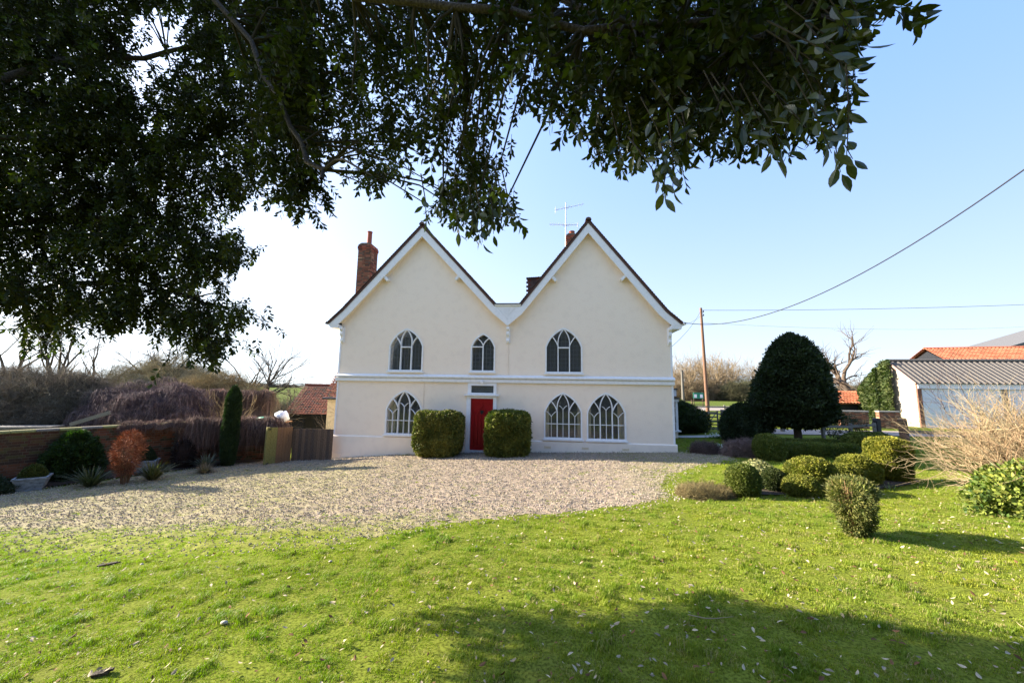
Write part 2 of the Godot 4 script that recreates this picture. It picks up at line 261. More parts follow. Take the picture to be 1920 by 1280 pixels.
func worn(c: Color, spread: float, metres: float, rough := 0.85, freq := 0.02, sd := 3) -> StandardMaterial3D:
	# a base colour with patches and grain of the matter itself
	var m := mat(c, rough)
	m.albedo_color = Color.WHITE
	var a := c.darkened(spread)
	var b := c.lightened(spread * 0.5)
	m.albedo_texture = noise_tex(freq, [[0.2, a], [0.5, c], [0.8, b]], FastNoiseLite.TYPE_SIMPLEX_SMOOTH, 5, 512, sd)
	m.uv1_triplanar = true
	m.uv1_world_triplanar = true
	m.uv1_scale = Vector3.ONE / metres
	return m

func relief(m: StandardMaterial3D, freq: float, cm: float, kind := FastNoiseLite.TYPE_SIMPLEX_SMOOTH, octaves := 3) -> StandardMaterial3D:
	m.heightmap_enabled = true
	m.heightmap_scale = cm
	m.heightmap_texture = noise_tex(freq, [], kind, octaves, 512, 9)
	return m

func tinted(rough := 0.8, spec := 0.3, back := Color.BLACK) -> StandardMaterial3D:
	var m := mat(Color.WHITE, rough, spec)
	m.vertex_color_use_as_albedo = true
	if back != Color.BLACK:
		m.backlight_enabled = true
		m.backlight = back
	return m

func make_materials() -> void:
	M.stucco = relief(worn(lin(0.895, 0.755, 0.61), 0.016, 3.1, 0.92, 0.008, 4), 0.07, 0.42, FastNoiseLite.TYPE_SIMPLEX_SMOOTH, 3)
	M.stucco.uv1_scale = Vector3.ONE / 1.7
	M.plinth = worn(lin(0.86, 0.745, 0.62), 0.02, 2.3, 0.8, 0.01, 5)
	M.white = worn(lin(0.82, 0.81, 0.80), 0.03, 1.9, 0.45, 0.02, 6)
	M.cream_wall = worn(lin(0.70, 0.58, 0.38), 0.08, 2.5, 0.92, 0.02, 7)
	M.lead = mat(lin(0.06, 0.065, 0.07), 0.5)
	M.came = mat(lin(0.17, 0.175, 0.18), 0.6)
	M.room = mat(lin(0.15, 0.13, 0.11), 0.9)
	M.floor_board = mat(lin(0.16, 0.09, 0.05), 0.6)
	M.curtain = mat(lin(0.62, 0.55, 0.40), 0.95)
	M.glass = mat(Color(0.9, 0.95, 0.95, 0.06), 0.02, 0.5)
	M.glass.transparency = BaseMaterial3D.TRANSPARENCY_ALPHA
	M.red = mat(lin(0.30, 0.007, 0.010), 0.42, 0.3)
	M.iron = mat(lin(0.015, 0.015, 0.016), 0.4)
	M.tile = tinted(0.85)
	M.tile_side = worn(lin(0.10, 0.052, 0.042), 0.3, 0.4, 0.9, 0.04, 21)
	M.brick = tinted(0.9)
	M.mortar = worn(lin(0.15, 0.12, 0.085), 0.25, 0.6, 0.95)
	M.pot = worn(lin(0.30, 0.085, 0.05), 0.1, 0.4, 0.8)
	M.metal = mat(lin(0.45, 0.46, 0.48), 0.35, 0.5)
	M.bark = relief(worn(lin(0.060, 0.047, 0.034), 0.3, 0.35, 0.95, 0.03, 8), 0.05, 0.8)
	M.twig = tinted(0.9)
	M.leaf = tinted(0.5, 0.3, Color(0.62, 0.75, 0.30))
	M.leaf_matt = tinted(0.6, 0.35, Color(0.55, 0.68, 0.25))
	M.grass = tinted(0.55, 0.35, Color(0.72, 0.86, 0.28))
	M.dry = tinted(0.85, 0.25, Color(0.4, 0.33, 0.22))
	M.soil = worn(lin(0.050, 0.034, 0.022), 0.3, 0.5, 0.95, 0.05, 10)
	M.core = mat(lin(0.055, 0.060, 0.022), 0.95)
	M.oak_board = relief(worn(lin(0.20, 0.105, 0.050), 0.22, 0.5, 0.85, 0.03, 11), 0.06, 0.15)
	M.dark_board = relief(worn(lin(0.115, 0.072, 0.045), 0.28, 0.5, 0.9, 0.03, 12), 0.06, 0.15)
	M.dark_board_b = relief(worn(lin(0.155, 0.095, 0.058), 0.28, 0.45, 0.9, 0.03, 55), 0.06, 0.15)
	M.dark_board_c = relief(worn(lin(0.085, 0.056, 0.040), 0.28, 0.55, 0.9, 0.03, 56), 0.06, 0.15)
	M.mossy_board = worn(lin(0.22, 0.19, 0.055), 0.25, 0.4, 0.9, 0.02, 13)
	M.grey_wood = relief(worn(lin(0.16, 0.145, 0.125), 0.25, 0.5, 0.95, 0.03, 14), 0.06, 0.2)
	M.tar_board = worn(lin(0.013, 0.014, 0.018), 0.3, 0.6, 0.6, 0.03, 15)
	M.pole_wood = worn(lin(0.19, 0.10, 0.06), 0.25, 0.7, 0.85, 0.02, 16)
	M.stone = worn(lin(0.42, 0.38, 0.32), 0.2, 0.2, 0.9, 0.03, 17)
	M.cable = mat(lin(0.02, 0.02, 0.022), 0.6)
	M.planter = worn(lin(0.22, 0.24, 0.26), 0.3, 0.6, 0.85, 0.012, 18)
	M.roller = mat(lin(0.66, 0.70, 0.76), 0.5)
	M.asbestos = relief(worn(lin(0.115, 0.10, 0.085), 0.4, 1.3, 0.95, 0.06, 19), 0.1, 0.3)
	M.pebble = tinted(0.85)

# ---------------------------------------------------------------- the ground
func sst(a: float, b: float, x: float) -> float:
	var t := clampf((x - a) / (b - a), 0.0, 1.0)
	return t * t * (3.0 - 2.0 * t)

func interp(xs: Array, ys: Array, x: float) -> float:
	if x <= xs[0]:
		return ys[0]
	for i in xs.size() - 1:
		if x <= xs[i + 1]:
			return lerpf(ys[i], ys[i + 1], (x - xs[i]) / (xs[i + 1] - xs[i]))
	return ys[-1]

func gnd(x: float, z: float) -> float:
	var h := interp([-30.0, -9.0, -7.0, -4.0, -1.0, 6.0, 10.0, 30.0], [-0.4, -0.32, -0.26, 0.0, 0.17, 0.38, 0.5, 0.5], x) + 0.3 * sst(-11, -3, z)
	h -= 0.9 * sst(-15.5, -20.0, z) * (1.0 - sst(-7.0, -3.0, x))
	var r := sqrt(x * x + z * z)
	var far := lerpf(-0.9, 0.45, sst(-12.0, 10.0, x)) + 2.6 * sst(60.0, 420.0, r) * (1.0 - 0.45 * sst(-20.0, 60.0, x))
	h = lerpf(h, far, sst(26.0, 62.0, r))
	return h + (0.018 * nz.get_noise_2d(x * 60.0, z * 60.0) + 0.016 * nz.get_noise_2d(x * 260.0 + 80.0, z * 260.0)) * (1.0 - sst(12.0, 24.0, r))

func on(x: float, z: float, up := 0.0) -> Vector3:
	return Vector3(x, gnd(x, z) + up, z)

const EDGE := [-16.0, -6.3, -11.5, -6.35, -7.66, -6.16, -5.58, -5.68, -3.75, -5.39, -2.82, -5.47, -2.28, -5.71, -1.72, -6.1, -1.14, -6.43, 0.41, -6.86, 2.22, -7.42, 3.3, -8.0, 3.55, -9.0, 4.1, -10.2, 5.6, -11.6, 7.4, -12.6, 7.2, -13.6, 6.2, -14.1, -6.9, -15.42, -9.4, -15.3, -10.4, -14.2, -11.9, -12.0, -13.4, -9.4, -16.0, -8.4]
var drive := PackedVector2Array()

func in_drive(x: float, z: float) -> float:   # metres inside the drive, negative outside
	var p := Vector2(x, z)
	var d := 1e9
	for i in drive.size():
		d = minf(d, Geometry2D.get_closest_point_to_segment(p, drive[i], drive[(i + 1) % drive.size()]).distance_to(p))
	return d if Geometry2D.is_point_in_polygon(p, drive) else -d

const SUN := Vector3(-0.896, 0.383, -0.2235)   # towards the sun

func make_sky() -> Image:
	var w := 768
	var h := 384
	var im := Image.create(w, h, false, Image.FORMAT_RGBF)
	var s := SUN.normalized()
	for j in h:
		var th := PI * (j + 0.5) / h
		for i in w:
			var ph := TAU * (i + 0.5) / w
			var d := Vector3(sin(ph) * sin(th), cos(th), -cos(ph) * sin(th))
			var el := maxf(0.0, asin(clampf(d.y, -1, 1)))
			var k := 1.0 - exp(-el / 0.35)
			var c := Vector3(0.85, 0.98, 1.04).lerp(Vector3(0.13, 0.36, 0.95), k)
			var a := acos(clampf(d.dot(s), -1, 1))
			c += Vector3(1.0, 0.97, 0.92) * (2.3 * exp(-a / 0.44) + 3.0 * exp(-a / 0.12))
			im.set_pixel(i, j, Color(c.x, c.y, c.z))
	return im

func _ready() -> void:
	rng.seed = 20
	nz.seed = 7
	nz.frequency = 0.01
	# camera
	var cam := Camera3D.new()
	cam.name = "camera"
	add_child(cam)
	cam.position = Vector3(0, 2.5, 0)
	cam.rotation_degrees = Vector3(7.2, 0, 0.9)
	cam.fov = 83.25
	cam.near = 0.05
	cam.far = 6000
	cam.current = true
	# sky and exposure
	var we := WorldEnvironment.new()
	we.name = "daylight"
	var env := Environment.new()
	env.background_mode = Environment.BG_SKY
	var sm := PanoramaSkyMaterial.new()
	sm.panorama = ImageTexture.create_from_image(make_sky())
	sm.energy_multiplier = 0.31
	env.sky = Sky.new()
	env.sky.sky_material = sm
	env.tonemap_mode = Environment.TONE_MAPPER_LINEAR
	env.tonemap_exposure = 4.2
	env.sdfgi_enabled = true
	env.ssao_enabled = true
	env.ssil_enabled = true
	we.environment = env
	add_child(we)
	# sun
	var sun := DirectionalLight3D.new()
	sun.name = "sun"
	add_child(sun)
	sun.look_at_from_position(SUN * 100.0, Vector3.ZERO)
	sun.light_energy = 1.6
	sun.light_color = Color(1.0, 0.955, 0.88)
	sun.light_angular_distance = 0.53
	sun.shadow_enabled = true
	make_materials()
	for i in range(0, EDGE.size(), 2):
		drive.append(Vector2(EDGE[i], EDGE[i + 1]))
	make_ground()
	make_gravel()
	make_house()
	make_door_hedges()
	make_west_side()
	make_east_side()
	make_topiary()
	make_oak()
	make_far()
	make_lawn()
	print("built in ", Time.get_ticks_msec(), " ms")

func make_ground() -> void:
	var xs := PackedFloat32Array()
	var zs := PackedFloat32Array()
	var x := 0.0
	var step := 0.3
	var half := [0.0]
	while x < 3000.0:
		if x > 18.0:
			step *= 1.16
		x += step
		half.append(x)
	for i in range(half.size() - 1, 0, -1):
		xs.append(-half[i])
	for a in half:
		xs.append(a)
	var z := 12.0
	step = 0.3
	zs.append(60.0); zs.append(30.0)
	while z > -3000.0:
		zs.append(z)
		if z < -24.0:
			step *= 1.15
		z -= step
	var b := Bld.new()
	var pat := FastNoiseLite.new()
	pat.seed = 3
	pat.frequency = 0.25
	for j in zs.size():
		for i in xs.size():
			var px := xs[i]
			var pz := zs[j]
			var r := sqrt(px * px + pz * pz)
			var k := 0.5 + 0.5 * pat.get_noise_2d(px, pz)
			var c := Color(0.15, 0.16, 0.034).lerp(Color(0.19, 0.235, 0.026), k)
			var fr := sst(25.0, 60.0, r)
			c = c.lerp(Color(0.14, 0.18, 0.036).lerp(Color(0.11, 0.13, 0.04), k * 0.6), fr)
			b.col = c
			var e := 0.4
			var nn := Vector3(gnd(px - e, pz) - gnd(px + e, pz), 2 * e, gnd(px, pz - e) - gnd(px, pz + e)).normalized()
			b.vert(Vector3(px, gnd(px, pz), pz), nn)
	var w := xs.size()
	for j in zs.size() - 1:
		for i in w - 1:
			var a := j * w + i
			b.ix.append_array(PackedInt32Array([a, a + w + 1, a + 1, a, a + w, a + w + 1]))
	var m := tinted(0.95, 0.1)
	m.albedo_texture = noise_tex(0.06, [[0.15, Color(0.62, 0.62, 0.6)], [0.5, Color(0.9, 0.9, 0.88)], [0.85, Color(1, 1, 1)]], FastNoiseLite.TYPE_SIMPLEX, 5, 512, 31)
	m.uv1_triplanar = true
	m.uv1_world_triplanar = true
	m.uv1_scale = Vector3.ONE / 1.3
	setting("ground", b, m)

func gravel_h(x: float, z: float) -> float:
	# raked and driven-over stones: low ridges drawn out along the drive
	var q := Vector2(x, z).rotated(0.22)
	return 0.026 * nz.get_noise_2d(q.x * 110.0, q.y * 400.0) + 0.010 * nz.get_noise_2d(q.x * 620.0 + 50.0, q.y * 1100.0) - 0.075 * maxf(0.0, nz.get_noise_2d(q.x * 520.0 + 500.0, q.y * 1050.0) - 0.20)

func make_gravel() -> void:
	var st := 0.075
	var nx := int(24.5 / st)
	var nzz := int(11.0 / st)
	var x0 := -16.2
	var z0 := -15.9
	var keep := PackedByteArray()
	keep.resize((nx + 1) * (nzz + 1))
	var b := Bld.new()
	var idx := PackedInt32Array()
	idx.resize((nx + 1) * (nzz + 1))
	var pat := FastNoiseLite.new()
	pat.frequency = 0.5
	pat.seed = 12
	var seen_x := func(px: float, pz: float) -> bool: return absf(px) < -pz * 1.46 + 0.6
	for j in nzz + 1:
		for i in nx + 1:
			var px := x0 + i * st
			var pz := z0 + j * st
			var at := j * (nx + 1) + i
			idx[at] = -1
			if not seen_x.call(px, pz):
				continue
			var d := in_drive(px, pz) + 0.16 * pat.get_noise_2d(px * 3.0, pz * 3.0)
			if d < -0.05:
				continue
			var moss := moss_at(px, pz, d)
			var base := Color(0.385, 0.312, 0.237).lerp(Color(0.44, 0.362, 0.282), 0.5 + 0.5 * pat.get_noise_2d(px, pz))
			b.col = base.lerp(Color(0.23, 0.255, 0.03), moss * 0.95)
			var e := 0.04
			var fade := sst(-0.05, 0.35, d)
			var hh := func(ax: float, az: float) -> float: return gnd(ax, az) + lerpf(-0.012, 0.016, fade) + gravel_h(ax, az) * fade
			var y: float = hh.call(px, pz)
			var nn := Vector3(hh.call(px - e, pz) - hh.call(px + e, pz), 2 * e, hh.call(px, pz - e) - hh.call(px, pz + e)).normalized()
			idx[at] = b.vert(Vector3(px, y, pz), nn)
	for j in nzz:
		for i in nx:
			var a := idx[j * (nx + 1) + i]
			var c := idx[j * (nx + 1) + i + 1]
			var d := idx[(j + 1) * (nx + 1) + i + 1]
			var e := idx[(j + 1) * (nx + 1) + i]
			if a >= 0 and c >= 0 and d >= 0:
				b.ix.append_array(PackedInt32Array([a, c, d]))
			if a >= 0 and d >= 0 and e >= 0:
				b.ix.append_array(PackedInt32Array([a, d, e]))
	var m := tinted(0.9, 0.2)
	m.albedo_texture = noise_tex(0.13, [[0.0, Color(0.55, 0.52, 0.5)], [0.4, Color(0.8, 0.78, 0.76)], [0.75, Color(1, 1, 1)]], FastNoiseLite.TYPE_CELLULAR, 2, 512, 41)
	m.uv1_triplanar = true
	m.uv1_world_triplanar = true
	m.uv1_scale = Vector3.ONE / 1.1
	m.heightmap_enabled = true
	m.heightmap_scale = 0.7
	m.heightmap_texture = noise_tex(0.13, [], FastNoiseLite.TYPE_CELLULAR, 2, 512, 41)
	setting("gravel_drive", b, m)
	# loose stones lying on it
	var pb := []
	for k in 3:
		var s := Bld.new()
		var sp := []
		for q in 6:
			sp.append(Vector3([1, -1, 0, 0, 0, 0][q], [0, 0, 0.7, -0.7, 0, 0][q], [0, 0, 0, 0, 1, -1][q]) * rng.randf_range(0.7, 1.2))
		for f in [[2, 0, 4], [2, 4, 1], [2, 1, 5], [2, 5, 0], [3, 4, 0], [3, 1, 4], [3, 5, 1], [3, 0, 5]]:
			s.tri(sp[f[0]], sp[f[1]], sp[f[2]])
		pb.append(s.mesh())
	var holder := thing("loose_gravel", "pale pebbles strewn over the gravel drive before the house", "gravel")
	holder.set_meta("kind", "stuff")
	for k in 3:
		var w := []
		var t := []
		for q in 26000:
			var pz := rng.randf_range(-15.3, -5.4)
			var px := rng.randf_range(maxf(-15.5, pz * 1.45), minf(7.2, -pz * 1.45))
			var d := in_drive(px, pz)
			if d < -0.25 or (d < 0.1 and rng.randf() < 0.6) or rng.randf() < moss_at(px, pz, d) * 0.8:
				continue
			var sz := rng.randf_range(0.008, 0.019)
			w.append(Transform3D(Basis.from_euler(Vector3(rng.randf() * 6, rng.randf() * 6, rng.randf() * 6)).scaled(Vector3.ONE * sz), on(px, pz, 0.03 + gravel_h(px, pz))))
			var v := rng.randf_range(0.7, 1.25)
			t.append(Color(0.34 * v, rng.randf_range(0.26, 0.31) * v, rng.randf_range(0.19, 0.25) * v))
		scatter(holder, "pebbles", pb[k], M.pebble, w, t)

func moss_at(x: float, z: float, d: float) -> float:   # where moss and thin grass have grown into the gravel
	var m := 0.8 * sst(1.8, 0.0, d) * sst(1.0, -4.0, x) * sst(-9.0, -7.4, z)
	m += 0.5 * sst(-7.6, -6.0, z) * sst(-1.0, -4.0, x)
	m += 0.45 * sst(3.0, 0.2, d) * sst(2.0, 4.0, x)
	m += 0.42 * sst(-0.5, -6.0, x)
	m *= 0.35 + 1.1 * (0.5 + 0.5 * nz.get_noise_2d(x * 110.0 + 300.0, z * 190.0))
	return clampf(m + 0.35 * nz.get_noise_2d(x * 300.0, z * 500.0 + 90.0), 0.0, 1.0) * sst(-15.2, -13.0, z)

func tuft(blades: int, tall: float, spread: float, width: float) -> ArrayMesh:
	var b := Bld.new()
	for k in blades:
		var a := rng.randf() * TAU
		var r := spread * sqrt(rng.randf())
		var p := Vector3(cos(a) * r, -0.004, sin(a) * r)
		var h := tall * rng.randf_range(0.55, 1.1)
		var f := rng.randf() * TAU
		var lean := Vector3(cos(f), 0, sin(f)) * h * rng.randf_range(0.1, 0.9)
		var s := Vector3(-sin(f), 0, cos(f)) * width * rng.randf_range(0.7, 1.2)
		var v := rng.randf_range(0.75, 1.25)
		b.col = Color(v * rng.randf_range(0.9, 1.15), v, v * 0.9)
		var mid := p + lean * 0.35 + Vector3(0, h * 0.62, 0)
		var top := p + lean + Vector3(0, h * 0.92, 0)
		b.quad(p - s, mid - s * 0.8, mid + s * 0.8, p + s)
		b.tri(mid - s * 0.8, top, mid + s * 0.8)
	return b.mesh()

func make_lawn() -> void:
	var kinds := [tuft(15, 0.027, 0.034, 0.0017), tuft(14, 0.043, 0.036, 0.0017), tuft(18, 0.014, 0.036, 0.0018)]
	var w := [[], [], []]
	var t := [[], [], []]
	var pat := FastNoiseLite.new()
	pat.seed = 44
	pat.frequency = 2.2
	var put := func(x: float, z: float, size: float) -> void:
		var d := in_drive(x, z) + 0.12 * pat.get_noise_2d(x * 4.0, z * 4.0)
		if d > 0.0 and rng.randf() > moss_at(x, z, d) * 0.7:
			return
		var n1 := 0.5 + 0.5 * pat.get_noise_2d(x, z)
		var n2 := 0.5 + 0.5 * pat.get_noise_2d(x * 0.22 + 70.0, z * 0.22)
		var k := 2 if d > -0.02 or n1 < 0.47 else (1 if n1 > 0.66 else 0)
		if n1 < 0.25 and rng.randf() < 0.75:
			return
		var c := Color(0.175, 0.25, 0.022).lerp(Color(0.325, 0.33, 0.034), clampf(n2 * 1.3 - 0.2 + rng.randf_range(-0.2, 0.2), 0, 1))
		if k == 1:
			c = c * Color(0.84, 0.93, 0.85)
		if rng.randf() < 0.13:
			c = Color(0.40, 0.33, 0.15)
		if d > -0.1:
			c = c.lerp(Color(0.31, 0.36, 0.03), 0.7)
		var s := size * rng.randf_range(0.75, 1.25)
		w[k].append(Transform3D(Basis(Vector3.UP, rng.randf() * TAU).scaled(Vector3(s, s * (0.7 + 0.6 * n1), s)), on(x, z, 0.014 if d > 0 else 0.0)))
		t[k].append(c)
	for band in [[-1.6, -3.2, 1250.0, 1.0], [-3.2, -5.0, 850.0, 1.1], [-5.0, -7.5, 520.0, 1.25], [-7.5, -11.0, 230.0, 1.5], [-11.0, -18.0, 80.0, 2.2]]:
		var a: float = band[0]
		var z1: float = band[1]
		var wide := -z1 * 1.42 + 0.4
		var n := int(band[2] * (a - z1) * 2 * wide)
		for q in n:
			var z := rng.randf_range(z1, a)
			var x := rng.randf_range(-wide, wide)
			if absf(x) > -z * 1.42 + 0.4:
				continue
			if z < -7.5 and x < 3.4:
				continue
			if z < -13.0 and x < 6.5:
				continue
			put.call(x, z, band[3])
	var lawn := thing("lawn_grass", "short mossy lawn grass in front of the gravel drive", "grass")
	lawn.set_meta("kind", "stuff")
	for k in 3:
		scatter(lawn, "blades", kinds[k], M.grass, w[k], t[k])
	# fallen oak leaves
	var lf := Bld.new()
	leaf(lf, Transform3D(), 0.050, 0.021, 0.25, 0.5)
	var ww := []
	var tt := []
	for q in 4400:
		var z := -1.7 - 8.0 * pow(rng.randf(), 1.35)
		var x := rng.randf_range(-1.4, 1.42) * -z
		if in_drive(x, z) > 0.1 or (x < -1.0 and rng.randf() < 0.45):
			continue
		var s := rng.randf_range(0.4, 1.3)
		ww.append(Transform3D((Basis(Vector3.UP, rng.randf() * TAU) * Basis(Vector3.RIGHT, PI / 2 + rng.randf_range(-0.55, 0.25)) * Basis(Vector3.UP, rng.randf_range(-0.6, 0.6) + (PI if rng.randf() < 0.5 else 0.0))).scaled(Vector3.ONE * s), on(x, z, rng.randf_range(0.025, 0.05))))
		var v := rng.randf_range(0.5, 1.3)
		tt.append(Color(0.40 * v, 0.33 * v, 0.22 * v) if rng.randf() < 0.62 else Color(0.16 * v, 0.085 * v, 0.04 * v))
	var lit := thing("leaf_litter", "dry curled oak leaves strewn over the lawn", "leaves")
	lit.set_meta("kind", "stuff")
	scatter(lit, "leaves", lf.mesh(), M.dry, ww, tt)
	# single stones, bark and a twig on the grass
	var st := [[-2.53, -3.72, 0.022, "pale rounded flint lying alone in the lawn grass"], [-4.78, -5.34, 0.015, "small white pebble on grass near the drive edge"], [-2.2, -5.05, 0.016, "small pale stone between lawn and gravel drive"]]
	for s in st:
		var b := Bld.new()
		var pr := []
		for k in 7:
			var a := PI * k / 6.0
			pr.append(Vector2(sin(a) * s[2] * 1.2, -cos(a) * s[2] * 0.8))
		b.lathe(Transform3D(Basis.from_euler(Vector3(0.3, s[0], 0.2)).scaled(Vector3(1.25, 1, 0.9)), Vector3.ZERO), pr, 10)
		var o := part(self, numbered("stone"), b, M.stone)
		o.position = on(s[0], s[1], s[2] * 0.75)
		tag(o, s[3], "stone")
	var bk := [[-5.29, -5.4, 0.20, "flat dark piece of bark near the drive edge"], [-3.01, -3.14, 0.10, "short broken piece of dark bark in the lawn"]]
	for s in bk:
		var b := Bld.new()
		b.box(Transform3D(Basis.from_euler(Vector3(0.1, 0.25, 0.12)), Vector3.ZERO), Vector3(s[2], 0.022, 0.045))
		b.box(Transform3D(Basis.from_euler(Vector3(-0.2, 0.45, 0.05)), Vector3(s[2] * 0.45, 0.012, -0.012)), Vector3(s[2] * 0.5, 0.016, 0.03))
		var o := part(self, numbered("bark_piece"), b, M.bark)
		o.position = on(s[0], s[1], 0.018)
		tag(o, s[3], "bark")
	var tw := Bld.new()
	tw.col = Color(0.30, 0.24, 0.16)
	tw.tube([Vector3(-0.17, 0.01, -0.03), Vector3(-0.06, 0.02, 0.04), Vector3(0.03, 0.03, 0.06), Vector3(0.2, 0.02, 0.01)], [0.004, 0.005, 0.004, 0.002], 5, true)
	tw.tube([Vector3(0.03, 0.03, 0.06), Vector3(0.1, 0.05, 0.08)], [0.003, 0.0015], 4)
	var twn := part(self, "fallen_twig", tw, M.twig)
	twn.position = on(1.73, -3.56, 0.04)
	tag(twn, "thin forked twig lying on shaded lawn grass", "twig")

func leaf(b: Bld, t: Transform3D, long: float, wide: float, fold: float, curl: float) -> void:
	# a lance-shaped leaf along +y from its stalk, folded along the midrib and curling over
	var ws := [0.0, 0.75, 1.0, 0.7, 0.0]
	var L := []
	var R := []
	var C := []
	for i in 5:
		var s := i / 4.0
		var y := long * (s - curl * 0.15 * s * s)
		var z := -long * curl * 0.45 * s * s
		C.append(t * Vector3(0, y, z))
		L.append(t * Vector3(-wide * 0.5 * ws[i], y, z + fold * wide * 0.5 * ws[i]))
		R.append(t * Vector3(wide * 0.5 * ws[i], y, z + fold * wide * 0.5 * ws[i]))
	b.tri(C[0], L[1], C[1])
	b.tri(C[0], C[1], R[1])
	for i in [1, 2]:
		b.quad(C[i], L[i], L[i + 1], C[i + 1])
		b.quad(C[i], C[i + 1], R[i + 1], R[i])
	b.tri(C[3], L[3], C[4])
	b.tri(C[3], C[4], R[3])

# ---------------------------------------------------------------- the house
const HO := Vector3(-1.0343, 0.0, -14.8)
const HT := -0.10123

func hl(p: Vector3) -> Vector3:   # a place in the world, in the house's own axes
	return house.transform.affine_inverse() * p

func arch_side(a: float, rise: float, t: float) -> Vector2:   # the bowed line from (-a, 0) up to the point of the arch
	var p := Vector2(-a, 0.0)
	var q := Vector2(0.0, rise)
	var o := Vector2(-rise, a).normalized()
	return p.lerp(q, t) + o * p.distance_to(q) * 0.118 * 4.0 * t * (1.0 - t)

func arch(a: float, s: float, rise: float, n := 12) -> PackedVector2Array:   # pointed arch over a half width a, springing at s; from the lower left round to the lower right
	var out := PackedVector2Array()
	for i in n + 1:
		out.append(arch_side(a, rise, float(i) / n) + Vector2(0, s))
	for i in range(n - 1, -1, -1):
		out.append(Vector2(-out[i].x, out[i].y))
	return out

func arch_poly(a: float, sill: float, s: float, rise: float) -> PackedVector2Array:
	var p := arch(a, s, rise)
	p.append(Vector2(a, sill))
	p.insert(0, Vector2(-a, sill))
	return p

func arc_between(p: Vector2, q: Vector2, bulge: float, n := 8) -> PackedVector2Array:
	var out := PackedVector2Array()
	var o := (q - p).orthogonal().normalized()
	for i in n + 1:
		var t := float(i) / n
		out.append(p.lerp(q, t) + o * bulge * 4.0 * t * (1.0 - t))
	return out

func arch_height(a: float, rise: float, x: float) -> float:
	var lo := 0.0
	var hi := 1.0
	for i in 24:
		var m := (lo + hi) / 2
		if arch_side(a, rise, m).x < -absf(x):
			lo = m
		else:
			hi = m
	return maxf(0.0, arch_side(a, rise, lo).y)

